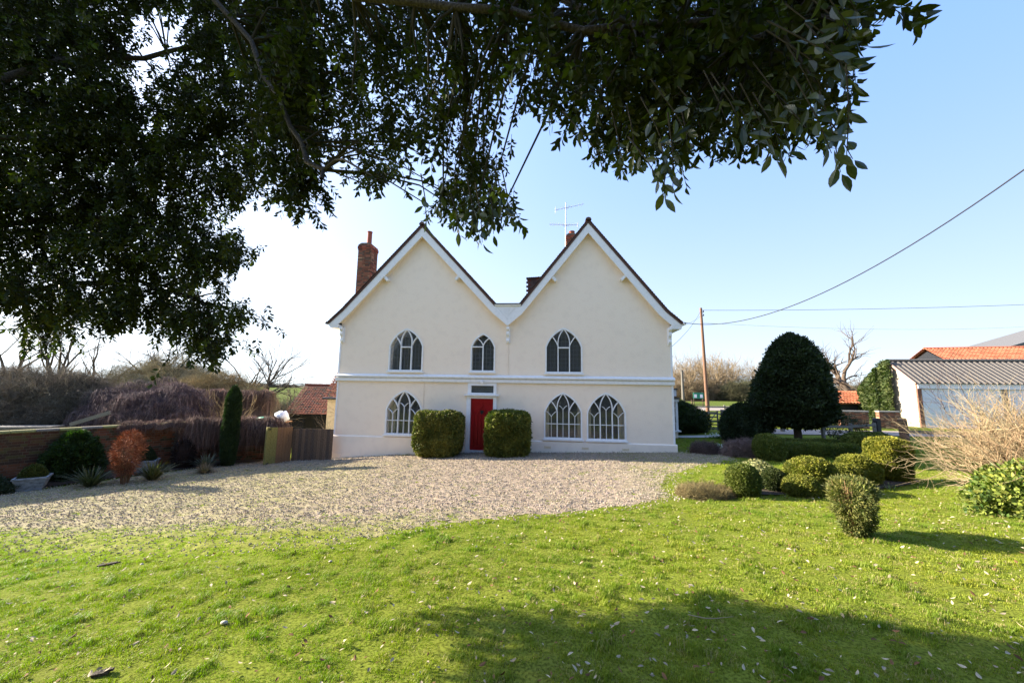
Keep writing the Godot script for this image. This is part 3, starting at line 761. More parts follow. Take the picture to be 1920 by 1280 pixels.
func make_window(cx: float, sill: float, a: float, spring: float, rise: float, style: int) -> void:
	var w := Node3D.new()
	w.name = "window"
	house.add_child(w, true)
	w.position = Vector3(cx, 0, 0)
	var fw := 0.055
	var z0 := -0.10
	var z1 := 0.035
	# frame: an arch and two posts
	var b := Bld.new()
	var line := arch(a - fw * 0.5, spring, rise - fw * 0.6, 12)
	line.insert(0, Vector2(-a + fw * 0.5, sill))
	line.append(Vector2(a - fw * 0.5, sill))
	b.ribbon(line, fw, z0, z1)
	b.bx(-a + fw, a - fw, sill, sill + 0.05, z0, z1 - 0.004)
	part(w, "frame", b, M.white)
	# raised plaster bead round the arch
	var hb := Bld.new()
	hb.ribbon(arch(a + 0.035, spring - 0.03, rise + 0.05, 12), 0.07, -0.05, 0.016)
	part(w, "hood_bead", hb, M.stucco)
	var sl := Bld.new()
	sl.bx(-a - 0.045, a + 0.045, sill - 0.055, sill, -0.05, 0.085)
	part(w, "sill", sl, M.white)
	var ai := a - fw
	var ri := rise - fw * 1.2
	var three := style != 1
	var m := ai / 3.0 if three else 0.0
	var mw := 0.036
	var tb := Bld.new()
	var ta := z0 + 0.01
	var tz := z1 - 0.012
	var sides := [-1.0, 1.0] if three else [0.0]
	for s in sides:
		var foot := Vector2(s * m, sill + 0.05)
		var up := Vector2(s * m, spring + (0.02 if three else 0.08))
		tb.ribbon(PackedVector2Array([foot, up]), mw, ta, tz)
		if three:
			tb.ribbon(arc_between(up, Vector2(s * 0.012, spring + ri), 0.075 * s), mw * 0.9, ta, tz)
			var ox: float = s * ai * 0.66
			tb.ribbon(arc_between(up, Vector2(ox, spring + arch_height(ai, ri, ox)), -0.022 * s), mw * 0.9, ta, tz)
		else:
			for e in [-1.0, 1.0]:
				var ox: float = e * ai * 0.52
				tb.ribbon(arc_between(up, Vector2(ox, spring + arch_height(ai, ri, ox)), -0.03 * e), mw * 0.9, ta, tz)
	if style == 0:
		tb.bx(-m + mw / 2, m - mw / 2, spring - 0.05, spring - 0.005, ta, tz - 0.003)
	elif style == 1:
		tb.bx(-ai, -mw / 2, spring + 0.0, spring + 0.04, ta, tz - 0.003)
	part(w, "tracery", tb, M.white)
	if style == 2:   # thin glazing bars with forked heads, and a transom
		var g := Bld.new()
		var gz := tz - 0.012
		var ty := sill + 0.05 + (spring - sill) * 0.50
		for k in [-1, 0, 1]:
			var lc: float = k * ai * 0.667
			var hw := ai / 3.0 - 0.02
			var fork: float = spring - 0.02 + (0.10 if k == 0 else -0.16)
			g.ribbon(PackedVector2Array([Vector2(lc, sill + 0.05), Vector2(lc, fork)]), 0.017, ta + 0.01, gz)
			for e in [-1.0, 1.0]:
				var hx: float = lc + e * hw
				var hy := fork + 0.20
				if k == 0:
					hx = e * (hw - 0.045)
					hy = fork + 0.15
				g.ribbon(arc_between(Vector2(lc, fork), Vector2(hx, hy), -0.02 * e, 5), 0.017, ta + 0.01, gz)
			g.bx(lc - hw, lc - 0.011, ty - 0.011, ty + 0.011, ta + 0.012, gz - 0.002)
			g.bx(lc + 0.011, lc + hw, ty - 0.011, ty + 0.011, ta + 0.012, gz - 0.002)
		part(w, "glazing_bars", g, M.white)
	else:   # leaded lights
		var g := Bld.new()
		var nlight := 3 if three else 2
		for k in nlight:
			var l0 := -ai + 2 * ai * k / nlight
			var l1 := -ai + 2 * ai * (k + 1) / nlight
			for q in [1, 2]:
				var x := lerpf(l0, l1, q / 3.0)
				g.bx(x - 0.004, x + 0.004, sill + 0.05, spring + arch_height(ai, ri, x) - 0.015, -0.052, -0.040)
		var y := sill + 0.05 + 0.16
		while y < spring + ri * 0.8:
			var half := ai if y < spring else ai
			while half > 0.05 and y > spring and spring + arch_height(ai, ri, half) < y:
				half -= 0.02
			g.bx(-half, half, y - 0.004, y + 0.004, -0.050, -0.042)
			y += 0.165
		part(w, "lead_cames", g, M.came)
	# panes, one for each light
	var n := 3 if three else 2
	for k in n:
		var l0 := -ai + 2 * ai * k / n
		var l1 := -ai + 2 * ai * (k + 1) / n
		var p := PackedVector2Array([Vector2(l0, sill + 0.03)])
		for q in 9:
			var x := lerpf(l0, l1, q / 8.0)
			p.append(Vector2(x, spring + arch_height(ai, ri, x)))
		p.append(Vector2(l1, sill + 0.03))
		if p[1].y - p[0].y < 0.01:
			p.remove_at(1)
		var pb := Bld.new()
		var tri := Geometry2D.triangulate_polygon(p)
		for q in range(0, tri.size(), 3):
			var tilt := 0.0015 * (k - 1)
			var vv := []
			for e in 3:
				vv.append(Vector3(p[tri[q + e]].x, p[tri[q + e]].y, -0.047 + tilt * (p[tri[q + e]].y - sill)))
			if (p[tri[q + 1]] - p[tri[q]]).cross(p[tri[q + 2]] - p[tri[q]]) > 0:
				pb.tri(vv[0], vv[2], vv[1])
			else:
				pb.tri(vv[0], vv[1], vv[2])
		part(w, "pane", pb, M.glass)

var roof_red := 0.3

func tile_color() -> Color:
	var v := rng.randf_range(0.6, 1.2)
	return Color(0.18 * v, 0.068 * v, 0.045 * v) if rng.randf() < roof_red else Color(0.085 * v, 0.060 * v, 0.048 * v)

func tiled_slope(parent: Node, called: String, e0: Vector2, e1: Vector2, z0: float, z1: float, cols: int) -> void:
	# courses of plain tiles from the eaves e0 to the ridge e1 (x, y), drawn along z; each course tips up over the one below
	var b := Bld.new()
	var d := (e1 - e0)
	var n := int(d.length() / 0.105)
	d = d / n
	var u := d.normalized()
	var o := Vector2(-u.y, u.x)
	if o.y < 0:
		o = -o
	for i in n:
		var p := e0 + d * i
		for k in cols:
			b.col = tile_color()
			var za := lerpf(z0, z1, float(k) / cols) + rng.randf_range(-0.004, 0.004) * (1 if k == 0 else 0)
			var zb := lerpf(z0, z1, float(k + 1) / cols)
			if i % 2 == 1 and cols > 1:
				za = maxf(minf(za + 0.08, maxf(z0, z1)), minf(z0, z1))
			var lift := 0.026 + rng.randf_range(0.0, 0.007)
			var a := p + o * lift
			var c := p + d * 1.18 + o * 0.008
			var a2 := p
			var c2 := p + d * 1.18
			var q := [Vector3(a.x, a.y, za), Vector3(c.x, c.y, za), Vector3(c.x, c.y, zb), Vector3(a.x, a.y, zb)]
			var q2 := [Vector3(a2.x, a2.y, za), Vector3(c2.x, c2.y, za), Vector3(c2.x, c2.y, zb), Vector3(a2.x, a2.y, zb)]
			var dirflip: bool = (q[2] - q[0]).cross(q[1] - q[0]).y < 0
			if dirflip:
				b.quad(q[3], q[2], q[1], q[0])
				b.quad(q[0], q[1], q2[1], q2[0])
				b.quad(q[0], q2[0], q2[3], q[3])
			else:
				b.quad(q[0], q[1], q[2], q[3])
				b.quad(q[0], q2[0], q2[1], q[1])
				b.quad(q[0], q[3], q2[3], q2[0])
	var m := part(parent, called, b, M.tile)
	m.set_meta("kind", "stuff")

func bricked(parent: Node, called: String, t: Transform3D, long: float, tall: float, tone := 0, stuff := true) -> void:
	# one face of brickwork in Flemish-looking courses; x along, y up, standing 6 mm proud of its mortar
	var b := Bld.new()
	var y := 0.0
	var row := 0
	while y + 0.066 < tall:
		var x := -(row % 2) * 0.055
		var k := row % 2
		while x < long - 0.02:
			var l := 0.213 if k % 2 == 0 else 0.102
			var a := maxf(x, 0.0)
			var e := minf(x + l, long)
			if e - a > 0.03:
				b.col = brick_color(tone)
				b.box(t * Transform3D(Basis(), Vector3((a + e) / 2, y + 0.033, 0.002 + rng.randf_range(-0.002, 0.002))), Vector3(e - a, 0.064, 0.012))
			x += l + 0.011
			k += 1
		y += 0.076
		row += 1
	var m := part(parent, called, b, M.brick)
	if stuff:
		m.set_meta("kind", "stuff")

func brick_color(tone: int) -> Color:
	var v := rng.randf_range(0.6, 1.25)
	var r := rng.randf()
	if tone == 1:   # garden wall
		if r < 0.22:
			return Color(0.10 * v, 0.075 * v, 0.04 * v)
		return Color(0.19 * v, 0.075 * v, 0.038 * v)
	if r < 0.3:
		return Color(0.13 * v, 0.085 * v, 0.06 * v)
	if r < 0.45:
		return Color(0.36 * v, 0.21 * v, 0.12 * v)
	return Color(0.25 * v, 0.105 * v, 0.062 * v)

func make_house() -> void:
	house = thing("country_house", "cream rendered house with two steep gables and white pointed windows", "house", HO, HT)
	var wins := [[-3.16, 3.17, 0.70, 4.15, 0.72, 0], [-0.085, 3.18, 0.485, 4.12, 0.56, 1], [3.02, 3.16, 0.70, 4.15, 0.74, 0],
		[-3.13, 0.73, 0.73, 1.70, 0.73, 2], [2.99, 0.74, 0.705, 1.72, 0.73, 2], [4.565, 0.73, 0.71, 1.72, 0.75, 2]]
	# front wall with its openings
	var wall := CSGCombiner3D.new()
	wall.name = "front_wall"
	var sh := CSGPolygon3D.new()
	sh.polygon = PackedVector2Array([Vector2(-5.92, -0.9), Vector2(6.97, -0.9), Vector2(6.97, 5.0), Vector2(6.55, 5.45), Vector2(3.96, 8.85), Vector2(1.25, 5.45), Vector2(0.5, 5.45), Vector2(-2.65, 8.85), Vector2(-5.45, 5.65), Vector2(-5.92, 5.1)])
	sh.depth = 0.34
	sh.name = "outline"
	wall.add_child(sh)
	sh.position.z = 0.0
	for w in wins:
		var h := CSGPolygon3D.new()
		h.name = "opening"
		h.polygon = arch_poly(w[2] - 0.03, w[1], w[3], w[4] - 0.035)
		h.depth = 1.0
		h.operation = CSGShape3D.OPERATION_SUBTRACTION
		h.position = Vector3(w[0], 0, 0.3)
		wall.add_child(h, true)
	for r in [[-0.60, 0.43, 0.2, 2.72]]:
		var h := CSGBox3D.new()
		h.name = "door_opening"
		h.size = Vector3(r[1] - r[0], r[3] - r[2], 1.2)
		h.operation = CSGShape3D.OPERATION_SUBTRACTION
		h.position = Vector3((r[0] + r[1]) / 2, (r[2] + r[3]) / 2, 0)
		wall.add_child(h, true)
	wall.material_override = M.stucco
	house.add_child(wall)
	for w in wins:
		make_window(w[0], w[1], w[2], w[3], w[4], w[5])
	# the other walls, floors and partitions
	var b := Bld.new()
	b.bx(-5.92, -5.6, -0.9, 5.1, -11.0, -0.345)
	part(house, "side_wall", b, M.stucco)
	b = Bld.new()
	b.bx(6.65, 6.97, -0.9, 5.0, -11.0, -0.345)
	part(house, "side_wall", b, M.stucco)
	b = Bld.new()
	b.prism(PackedVector2Array([Vector2(-5.59, -0.9), Vector2(6.64, -0.9), Vector2(6.64, 5.3), Vector2(3.96, 8.8), Vector2(1.25, 5.4), Vector2(0.5, 5.4), Vector2(-2.65, 8.8), Vector2(-5.59, 5.3)]), -11.0, -10.7)
	part(house, "rear_wall", b, M.stucco)
	b = Bld.new()
	b.bx(-5.58, 6.63, 0.0, 0.19, -10.68, -0.35)
	part(house, "ground_floor", b, M.floor_board)
	b = Bld.new()
	b.bx(-5.58, 6.63, 2.66, 2.9, -10.68, -0.35)
	part(house, "upper_floor", b, M.room)
	b = Bld.new()
	b.bx(-5.58, 6.63, 5.02, 5.1, -10.68, -0.35)
	part(house, "attic_floor", b, M.room)
	for y in [[0.195, 2.655], [2.905, 5.015]]:
		for x in [[-0.95, -0.85], [0.75, 0.85]]:
			b = Bld.new()
			b.bx(x[0], x[1], y[0], y[1], -10.67, -0.36)
			part(house, "partition", b, M.room)
		b = Bld.new()
		b.bx(-5.57, -0.96, y[0], y[1], -4.4, -4.3)
		part(house, "partition", b, M.room)
		b = Bld.new()
		b.bx(0.86, 6.62, y[0], y[1], -4.9, -4.8)
		part(house, "partition", b, M.room)
	# plinth
	for r in [[-5.99, -0.69], [0.52, 7.04]]:
		b = Bld.new()
		b.bx(r[0], r[1], -0.9, 0.62, 0.001, 0.055)
		b.quad(Vector3(r[0], 0.62, 0.055), Vector3(r[0], 0.66, 0.001), Vector3(r[1], 0.66, 0.001), Vector3(r[1], 0.62, 0.055))
		part(house, "plinth", b, M.plinth)
	b = Bld.new()
	b.bx(-6.04, -5.55, -0.9, -0.02, 0.056, 0.085)
	b.bx(-6.06, -5.925, -0.9, 0.2, -0.9, 0.054)
	part(house, "plinth_foot", b, M.plinth)
	b = Bld.new()
	b.bx(6.975, 7.04, -0.9, 0.62, -11.0, -0.001)
	part(house, "plinth", b, M.plinth)
	# string course: a sloping weathering and two fillets
	b = Bld.new()
	b.quad(Vector3(-6.0, 2.985, 0.125), Vector3(-6.0, 3.05, 0.002), Vector3(7.03, 3.05, 0.002), Vector3(7.03, 2.985, 0.125))
	b.bx(-6.0, 7.03, 2.93, 2.985, 0.002, 0.125)
	b.bx(-5.99, 7.02, 2.885, 2.93, 0.002, 0.035)
	b.bx(-5.99, 7.02, 2.77, 2.885, 0.002, 0.08)
	b.bx(-5.985, 7.015, 2.75, 2.77, 0.002, 0.03)
	part(house, "string_course", b, M.white)
	# corner boards
	for r in [[-5.935, -5.87, 0.66, 2.75], [-5.935, -5.87, 3.046, 4.6], [6.915, 6.985, 0.66, 2.75], [6.915, 6.985, 3.046, 4.55]]:
		b = Bld.new()
		b.bx(r[0], r[1], r[2], r[3], -0.08, 0.018)
		part(house, "corner_board", b, M.white)
	# bargeboards
	var boards := [
		[Vector2(-6.36, 5.0), Vector2(-6.34, 5.06), Vector2(-5.78, 5.58), Vector2(-2.65, 9.02), Vector2(-2.65, 8.58), Vector2(-5.52, 5.42), Vector2(-5.93, 5.02), Vector2(-6.0, 4.98)],
		[Vector2(-2.65, 9.02), Vector2(0.40, 5.72), Vector2(0.88, 5.18), Vector2(0.88, 4.93), Vector2(0.30, 5.42), Vector2(-2.65, 8.58)],
		[Vector2(3.96, 9.02), Vector2(1.36, 5.72), Vector2(0.88, 5.18), Vector2(0.88, 4.93), Vector2(1.42, 5.38), Vector2(3.96, 8.56)],
		[Vector2(7.32, 4.94), Vector2(7.3, 5.0), Vector2(6.78, 5.46), Vector2(3.96, 9.02), Vector2(3.96, 8.56), Vector2(6.52, 5.32), Vector2(6.93, 4.95), Vector2(7.0, 4.9)]]
	for k in 4:
		b = Bld.new()
		var pp := PackedVector2Array(boards[k])
		b.prism(pp, 0.20, 0.25)
		part(house, "bargeboard", b, M.white)
		# a thin capping strip under the tiles, and the plastered soffit behind the board
		var cp := Bld.new()
		var top := PackedVector2Array([pp[1], pp[2], pp[3]]) if k in [0, 3] else PackedVector2Array([pp[0], pp[1]])
		cp.ribbon(top, 0.085, 0.19, 0.275)
		part(house, "capping_strip", cp, M.tile_side)
		var so := Bld.new()
		var un := PackedVector2Array([pp[4], pp[5], pp[6]]) if k in [0, 3] else PackedVector2Array([pp[5], pp[4], pp[3]])
		for i in un.size() - 1:
			so.quad(Vector3(un[i].x, un[i].y + 0.06, 0.2), Vector3(un[i].x, un[i].y + 0.06, 0.001), Vector3(un[i + 1].x, un[i + 1].y + 0.06, 0.001), Vector3(un[i + 1].x, un[i + 1].y + 0.06, 0.2))
		part(house, "soffit", so, M.plinth)
	# boxed eaves feet
	for r in [[-6.36, -5.93, 4.86, 5.0], [6.93, 7.32, 4.8, 4.94]]:
		b = Bld.new()
		b.prism(PackedVector2Array([Vector2(r[0], r[3]), Vector2(r[1], r[3]), Vector2(r[1] - (0.05 if r[0] > 0 else 0.0), r[2]), Vector2(r[0] + (0.12 if r[0] < 0 else 0.0), r[2])]), -11.0, 0.245)
		part(house, "eaves_box", b, M.white)
		b = Bld.new()
		var gx: float = r[0] - 0.05 if r[0] < 0 else r[1] + 0.05
		b.tube([Vector3(gx, r[3] + 0.05, 0.33), Vector3(gx, r[3] + 0.05, -11.0)], [0.055, 0.055], 8, true)
		part(house, "gutter", b, M.lead if r[0] < 0 else M.white)
	# white panel filling the valley between the gables, with raised chevrons
	b = Bld.new()
	b.prism(PackedVector2Array([Vector2(0.41, 5.715), Vector2(1.35, 5.715), Vector2(0.88, 5.19)]), 0.16, 0.235)
	part(house, "valley_panel", b, M.white)
	for k in 2:
		var g := 0.10 + 0.11 * k
		var ch := Bld.new()
		ch.ribbon(PackedVector2Array([Vector2(0.41 + g * 1.7, 5.70), Vector2(0.88, 5.19 + g * 1.15), Vector2(1.35 - g * 1.7, 5.70)]), 0.026, 0.236, 0.25)
		part(house, "chevron_moulding", ch, M.white)
	b = Bld.new()
	b.bx(0.36, 1.40, 5.76, 5.80, -11.0, 0.30)
	part(house, "valley_gutter", b, M.lead)
	b = Bld.new()
	b.bx(0.37, 1.39, 5.716, 5.757, 0.17, 0.285)
	part(house, "valley_fascia", b, M.white)
	# scrolled brackets
	for r in [[-5.83, 4.90, 0.62, 1.0], [0.89, 4.90, 0.62, 0.0], [6.90, 4.87, 0.64, 1.0]]:
		b = Bld.new()
		b.bx(r[0] - 0.075, r[0] + 0.075, r[1] - r[2], r[1], 0.0, 0.035)
		var sc := PackedVector2Array([Vector2(0.0, 0.0), Vector2(0.20, 0.0), Vector2(0.205, -0.09), Vector2(0.16, -0.13), Vector2(0.12, -0.17), Vector2(0.155, -0.24), Vector2(0.14, -0.32), Vector2(0.075, -0.36), Vector2(0.06, -0.45), Vector2(0.085, -0.52), Vector2(0.06, -0.58), Vector2(0.0, -0.60)])
		var pb := Bld.new()
		pb.prism(sc, -0.05, 0.05)
		var tt := Transform3D(Basis(Vector3(0, 0, 1), Vector3(0, 1, 0), Vector3(-1, 0, 0)), Vector3(r[0], r[1], 0.03))
		for i in pb.v.size():
			pb.v[i] = tt * pb.v[i]
			pb.n[i] = tt.basis * pb.n[i]
		var br := Node3D.new()
		br.name = "bracket"
		house.add_child(br, true)
		part(br, "back_plate", b, M.white)
		part(br, "scroll", pb, M.white)
	# purlin ends
	for r in [[-4.10, 6.90, 0.9], [-1.12, 6.90, -0.9], [2.62, 6.80, 0.9], [5.28, 6.80, -0.9]]:
		b = Bld.new()
		b.box(Transform3D(Basis(Vector3(0, 0, 1), -0.85 * signf(r[2])), Vector3(r[0], r[1], 0.11)), Vector3(0.30, 0.10, 0.215))
		part(house, "purlin_end", b, M.white)
	# roof slopes, ridges
	tiled_slope(house, "roof_tiles", Vector2(-6.42, 5.03), Vector2(-5.80, 5.62), 0.31, -11.2, 8)
	tiled_slope(house, "roof_tiles", Vector2(-5.82, 5.60), Vector2(-2.65, 9.09), 0.31, -11.2, 8)
	tiled_slope(house, "roof_tiles", Vector2(0.42, 5.78), Vector2(-2.65, 9.09), 0.31, -11.2, 8)
	tiled_slope(house, "roof_tiles", Vector2(1.34, 5.78), Vector2(3.96, 9.09), 0.31, -11.2, 8)
	tiled_slope(house, "roof_tiles", Vector2(6.82, 5.48), Vector2(3.96, 9.09), 0.31, -11.2, 8)
	tiled_slope(house, "roof_tiles", Vector2(7.38, 4.98), Vector2(6.80, 5.50), 0.31, -11.2, 8)
	for p in [[Vector2(-6.30, 4.99), Vector2(-5.78, 5.55)], [Vector2(-5.80, 5.52), Vector2(-2.65, 9.0)], [Vector2(0.42, 5.72), Vector2(-2.65, 9.0)], [Vector2(1.34, 5.72), Vector2(3.96, 9.0)], [Vector2(6.80, 5.42), Vector2(3.96, 9.0)], [Vector2(7.26, 4.95), Vector2(6.78, 5.44)]]:
		b = Bld.new()
		b.ribbon(PackedVector2Array(p), 0.05, -11.1, 0.185)
		part(house, "roof_deck", b, M.room)
	var rt := Bld.new()
	rt.col = Color(0.10, 0.055, 0.04)
	var hr := []
	for k in 9:
		var a := PI * k / 8.0
		hr.append(Vector2(cos(a) * 0.115, sin(a) * 0.105))
	for k in 8:
		for e in [0.0]:
			rt.quad(Vector3(hr[k + 1].x, hr[k + 1].y, 0), Vector3(hr[k + 1].x, hr[k + 1].y, -0.36), Vector3(hr[k].x, hr[k].y, -0.36), Vector3(hr[k].x, hr[k].y, 0))
		rt.tri(Vector3.ZERO, Vector3(hr[k + 1].x, hr[k + 1].y, 0), Vector3(hr[k].x, hr[k].y, 0))
	var rm := rt.mesh()
	for rx in [-2.65, 3.96]:
		for k in 31:
			part(house, "ridge_tile", rm, M.tile, Transform3D(Basis(Vector3.RIGHT, rng.randf_range(-0.006, 0.006)), Vector3(rx, 9.05 + rng.randf_range(-0.006, 0.006), 0.34 - 0.365 * k)))
	make_chimney(Vector3(-6.47, 5.0, -2.85), 0.66, 0.66, 4.42, true)
	make_chimney(Vector3(3.5, 8.2, -3.4), 0.46, 0.5, 1.72, false)
	# dormer on the inner slope of the second roof
	var d := Node3D.new()
	d.name = "dormer"
	house.add_child(d)
	b = Bld.new()
	b.bx(1.45, 3.3, 6.3, 7.86, -4.6, -3.4)
	part(d, "cheek", b, M.tile_side)
	b = Bld.new()
	b.bx(1.41, 1.448, 6.6, 7.6, -4.4, -3.6)
	part(d, "casement", b, M.white)
	tiled_slope(d, "dormer_tiles", Vector2(1.36, 7.86), Vector2(3.3, 7.97), -3.3, -4.75, 6)
	bricked_tiles(d, Transform3D(Basis(), Vector3(1.42, 6.9, -3.395)), 1.8, 0.9)
	make_door()
	# clip lamp over the door
	var l := thing("wall_lamp", "small white lamp fixed on the white band over the red door", "lamp", house.transform * Vector3(-0.07, 2.83, 0.08), HT)
	b = Bld.new()
	b.bx(-0.04, 0.04, -0.05, 0.05, 0.003, 0.03)
	part(l, "base", b, M.white)
	b = Bld.new()
	b.lathe(Transform3D(Basis(Vector3.RIGHT, 0.5), Vector3(0, -0.07, 0.08)), [Vector2(0.0, 0.09), Vector2(0.03, 0.085), Vector2(0.055, 0.0), Vector2(0.045, 0.0)], 12)
	part(l, "shade", b, M.white)
	b = Bld.new()
	b.bar(Vector3(0, 0.02, 0.03), Vector3(0, 0.0, 0.09), 0.016, 0.016)
	part(l, "arm", b, M.metal)
	for x in [[0.91, 3.06, 4.3], [-2.36, 0.67, 2.74]]:
		b = Bld.new()
		b.tube([Vector3(x[0], x[1], 0.012), Vector3(x[0] - 0.01, x[2], 0.012)], [0.009, 0.009], 5)
		part(house, "wall_cable", b, M.plinth)
	# air bricks in the plinth
	for x in [2.42, 3.79, 5.23]:
		b = Bld.new()
		for k in 4:
			b.bx(x - 0.10, x + 0.10, 0.40 + 0.018 * k, 0.409 + 0.018 * k, 0.056, 0.064)
		b.bx(x - 0.115, x - 0.10, 0.39, 0.48, 0.056, 0.066)
		b.bx(x + 0.10, x + 0.115, 0.39, 0.48, 0.056, 0.066)
		part(house, "air_brick", b, M.cream_wall)
	# curtains inside the lower windows
	var ci := 0
	for c in [[2.30, 0.34, "one of a pair of cream curtains inside the ground floor window by the hedge"], [3.68, 0.26, "cream curtain between the two neighbouring ground floor windows, in the window by the hedge"], [3.93, 0.26, "cream curtain at the inner edge of the end ground floor window"], [5.2, 0.3, "cream curtain at the outer edge of the end ground floor window"], [-3.76, 0.2, "narrow cream curtain inside the single ground floor window"]]:
		b = Bld.new()
		b.smooth = true
		var n := 28
		for k in n:
			var x0 := lerpf(-c[1] / 2, c[1] / 2, float(k) / n)
			var x1 := lerpf(-c[1] / 2, c[1] / 2, float(k + 1) / n)
			var za := 0.03 * sin(k * 1.3)
			var zb := 0.03 * sin((k + 1) * 1.3)
			b.quad(Vector3(x0, 0.3, za), Vector3(x0, 2.45, za * 0.6), Vector3(x1, 2.45, zb * 0.6), Vector3(x1, 0.3, zb))
		var o := part(self, numbered("curtain"), b, M.curtain)
		o.transform = house.transform * Transform3D(Basis(), Vector3(c[0], 0, -0.48))
		tag(o, c[2], "curtain", "cream curtains inside the ground floor windows")
		ci += 1
	# bay on the far side wall
	var bay := Node3D.new()
	bay.name = "bay_window"
	house.add_child(bay)
	b = Bld.new()
	b.bx(6.98, 8.34, -0.3, 0.72, -7.0, -4.0)
	part(bay, "bay_wall", b, M.stucco)
	b = Bld.new()
	b.bx(6.98, 8.46, 0.721, 0.78, -7.1, -3.9)
	part(bay, "sill", b, M.white)
	for x in [7.05, 7.48, 7.91, 8.32]:
		b = Bld.new()
		b.bx(x - 0.045, x + 0.045, 0.781, 2.08, -4.07, -3.98)
		part(bay, "mullion", b, M.white)
	for y in [1.1, 1.45, 1.8]:
		b = Bld.new()
		b.bx(7.06, 8.30, y - 0.02, y + 0.02, -4.055, -4.0)
		part(bay, "glazing_bar", b, M.white)
	b = Bld.new()
	b.bx(7.02, 8.34, 0.782, 2.08, -4.045, -4.038)
	part(bay, "pane", b, M.glass)
	b = Bld.new()
	b.bx(8.30, 8.36, 0.782, 2.08, -7.0, -4.08)
	part(bay, "mullion", b, M.white)
	b = Bld.new()
	b.bx(6.98, 8.40, 2.081, 2.2, -7.1, -3.9)
	part(bay, "fascia", b, M.white)
	b = Bld.new()
	b.prism(PackedVector2Array([Vector2(6.98, 2.201), Vector2(8.48, 2.201), Vector2(8.42, 2.27), Vector2(6.98, 2.32)]), -7.15, -3.85)
	part(bay, "bay_roof", b, M.lead)
	b = Bld.new()
	b.bx(6.98, 8.52, 2.33, 2.64, -6.6, -4.6)
	part(bay, "upper_box", b, M.white)
	b = Bld.new()
	b.bx(6.98, 8.58, 2.641, 2.7, -6.65, -4.55)
	part(bay, "upper_roof", b, M.lead)

func bricked_tiles(parent: Node, t: Transform3D, long: float, tall: float) -> void:   # tile hanging on a dormer cheek
	var b := Bld.new()
	var y := 0.0
	var r := 0
	while y < tall:
		var x := -0.08 * (r % 2)
		while x < long:
			b.col = tile_color()
			b.box(t * Transform3D(Basis(Vector3.RIGHT, -0.12), Vector3(x + 0.08, y + 0.05, 0.012)), Vector3(0.155, 0.115, 0.012))
			x += 0.165
		y += 0.1
		r += 1
	part(parent, "hung_tiles", b, M.tile).set_meta("kind", "stuff")

func make_chimney(at: Vector3, w: float, dp: float, h: float, big: bool) -> void:
	var c := Node3D.new()
	c.name = "chimney"
	house.add_child(c, true)
	c.position = at
	var b := Bld.new()
	b.bx(-w / 2, w / 2, -5.9 if big else -0.6, h, -dp / 2, dp / 2)
	part(c, "stack", b, M.mortar)
	var faces := [[Vector3(-w / 2, 0, dp / 2), 0.0, w], [Vector3(w / 2, 0, dp / 2), PI / 2, dp], [Vector3(w / 2, 0, -dp / 2), PI, w], [Vector3(-w / 2, 0, -dp / 2), -PI / 2, dp]]
	for f in faces:
		bricked(c, "bricks", Transform3D(Basis(Vector3.UP, f[1]), f[0]) * Transform3D(Basis(), Vector3(0, -0.4 if big else -0.3, 0.002)), f[2], h + (0.38 if big else 0.28))
	var cap := Bld.new()
	for k in 4:
		var o: float = [0.015, 0.035, 0.035, 0.012][k]
		var y: float = h - 0.30 + 0.0765 * k
		var x := -w / 2 - o
		while x < w / 2 + o - 0.03:
			cap.col = brick_color(0) * Color(1.0, 0.75, 0.75)
			cap.bx(x, minf(x + 0.205, w / 2 + o), y, y + 0.066, dp / 2 - 0.05, dp / 2 + o)
			x += 0.215
		var z := -dp / 2 - o
		while z < dp / 2 - 0.06:
			cap.col = brick_color(0) * Color(1.0, 0.75, 0.75)
			cap.bx(w / 2 - 0.05, w / 2 + o, y, y + 0.066, z, minf(z + 0.205, dp / 2 - 0.052))
			cap.bx(-w / 2 - o, -w / 2 + 0.05, y, y + 0.066, z, minf(z + 0.205, dp / 2 - 0.052))
			z += 0.215
		cap.bx(-w / 2, w / 2, y, y + 0.066, -dp / 2 - o, -dp / 2 + 0.02)
	var cb := part(c, "cap_bricks", cap, M.brick)
	cb.set_meta("kind", "stuff")
	b = Bld.new()
	b.prism(PackedVector2Array([Vector2(-w / 2 - 0.01, h), Vector2(w / 2 + 0.01, h), Vector2(w * 0.3, h + 0.08), Vector2(-w * 0.3, h + 0.08)]), -dp / 2, dp / 2)
	part(c, "flaunching", b, M.mortar)
	b = Bld.new()
	var ph := 0.72 if big else 0.20
	var pr := 0.115 if big else 0.13
	b.lathe(Transform3D(Basis(), Vector3(0.03, h + 0.05, 0)), [Vector2(pr * 1.1, 0), Vector2(pr, 0.05), Vector2(pr * 0.97, ph - 0.05), Vector2(pr * 1.12, ph - 0.04), Vector2(pr * 1.12, ph), Vector2(pr * 0.8, ph), Vector2(pr * 0.8, ph - 0.3)], 16)
	part(c, "chimney_pot", b, M.pot)

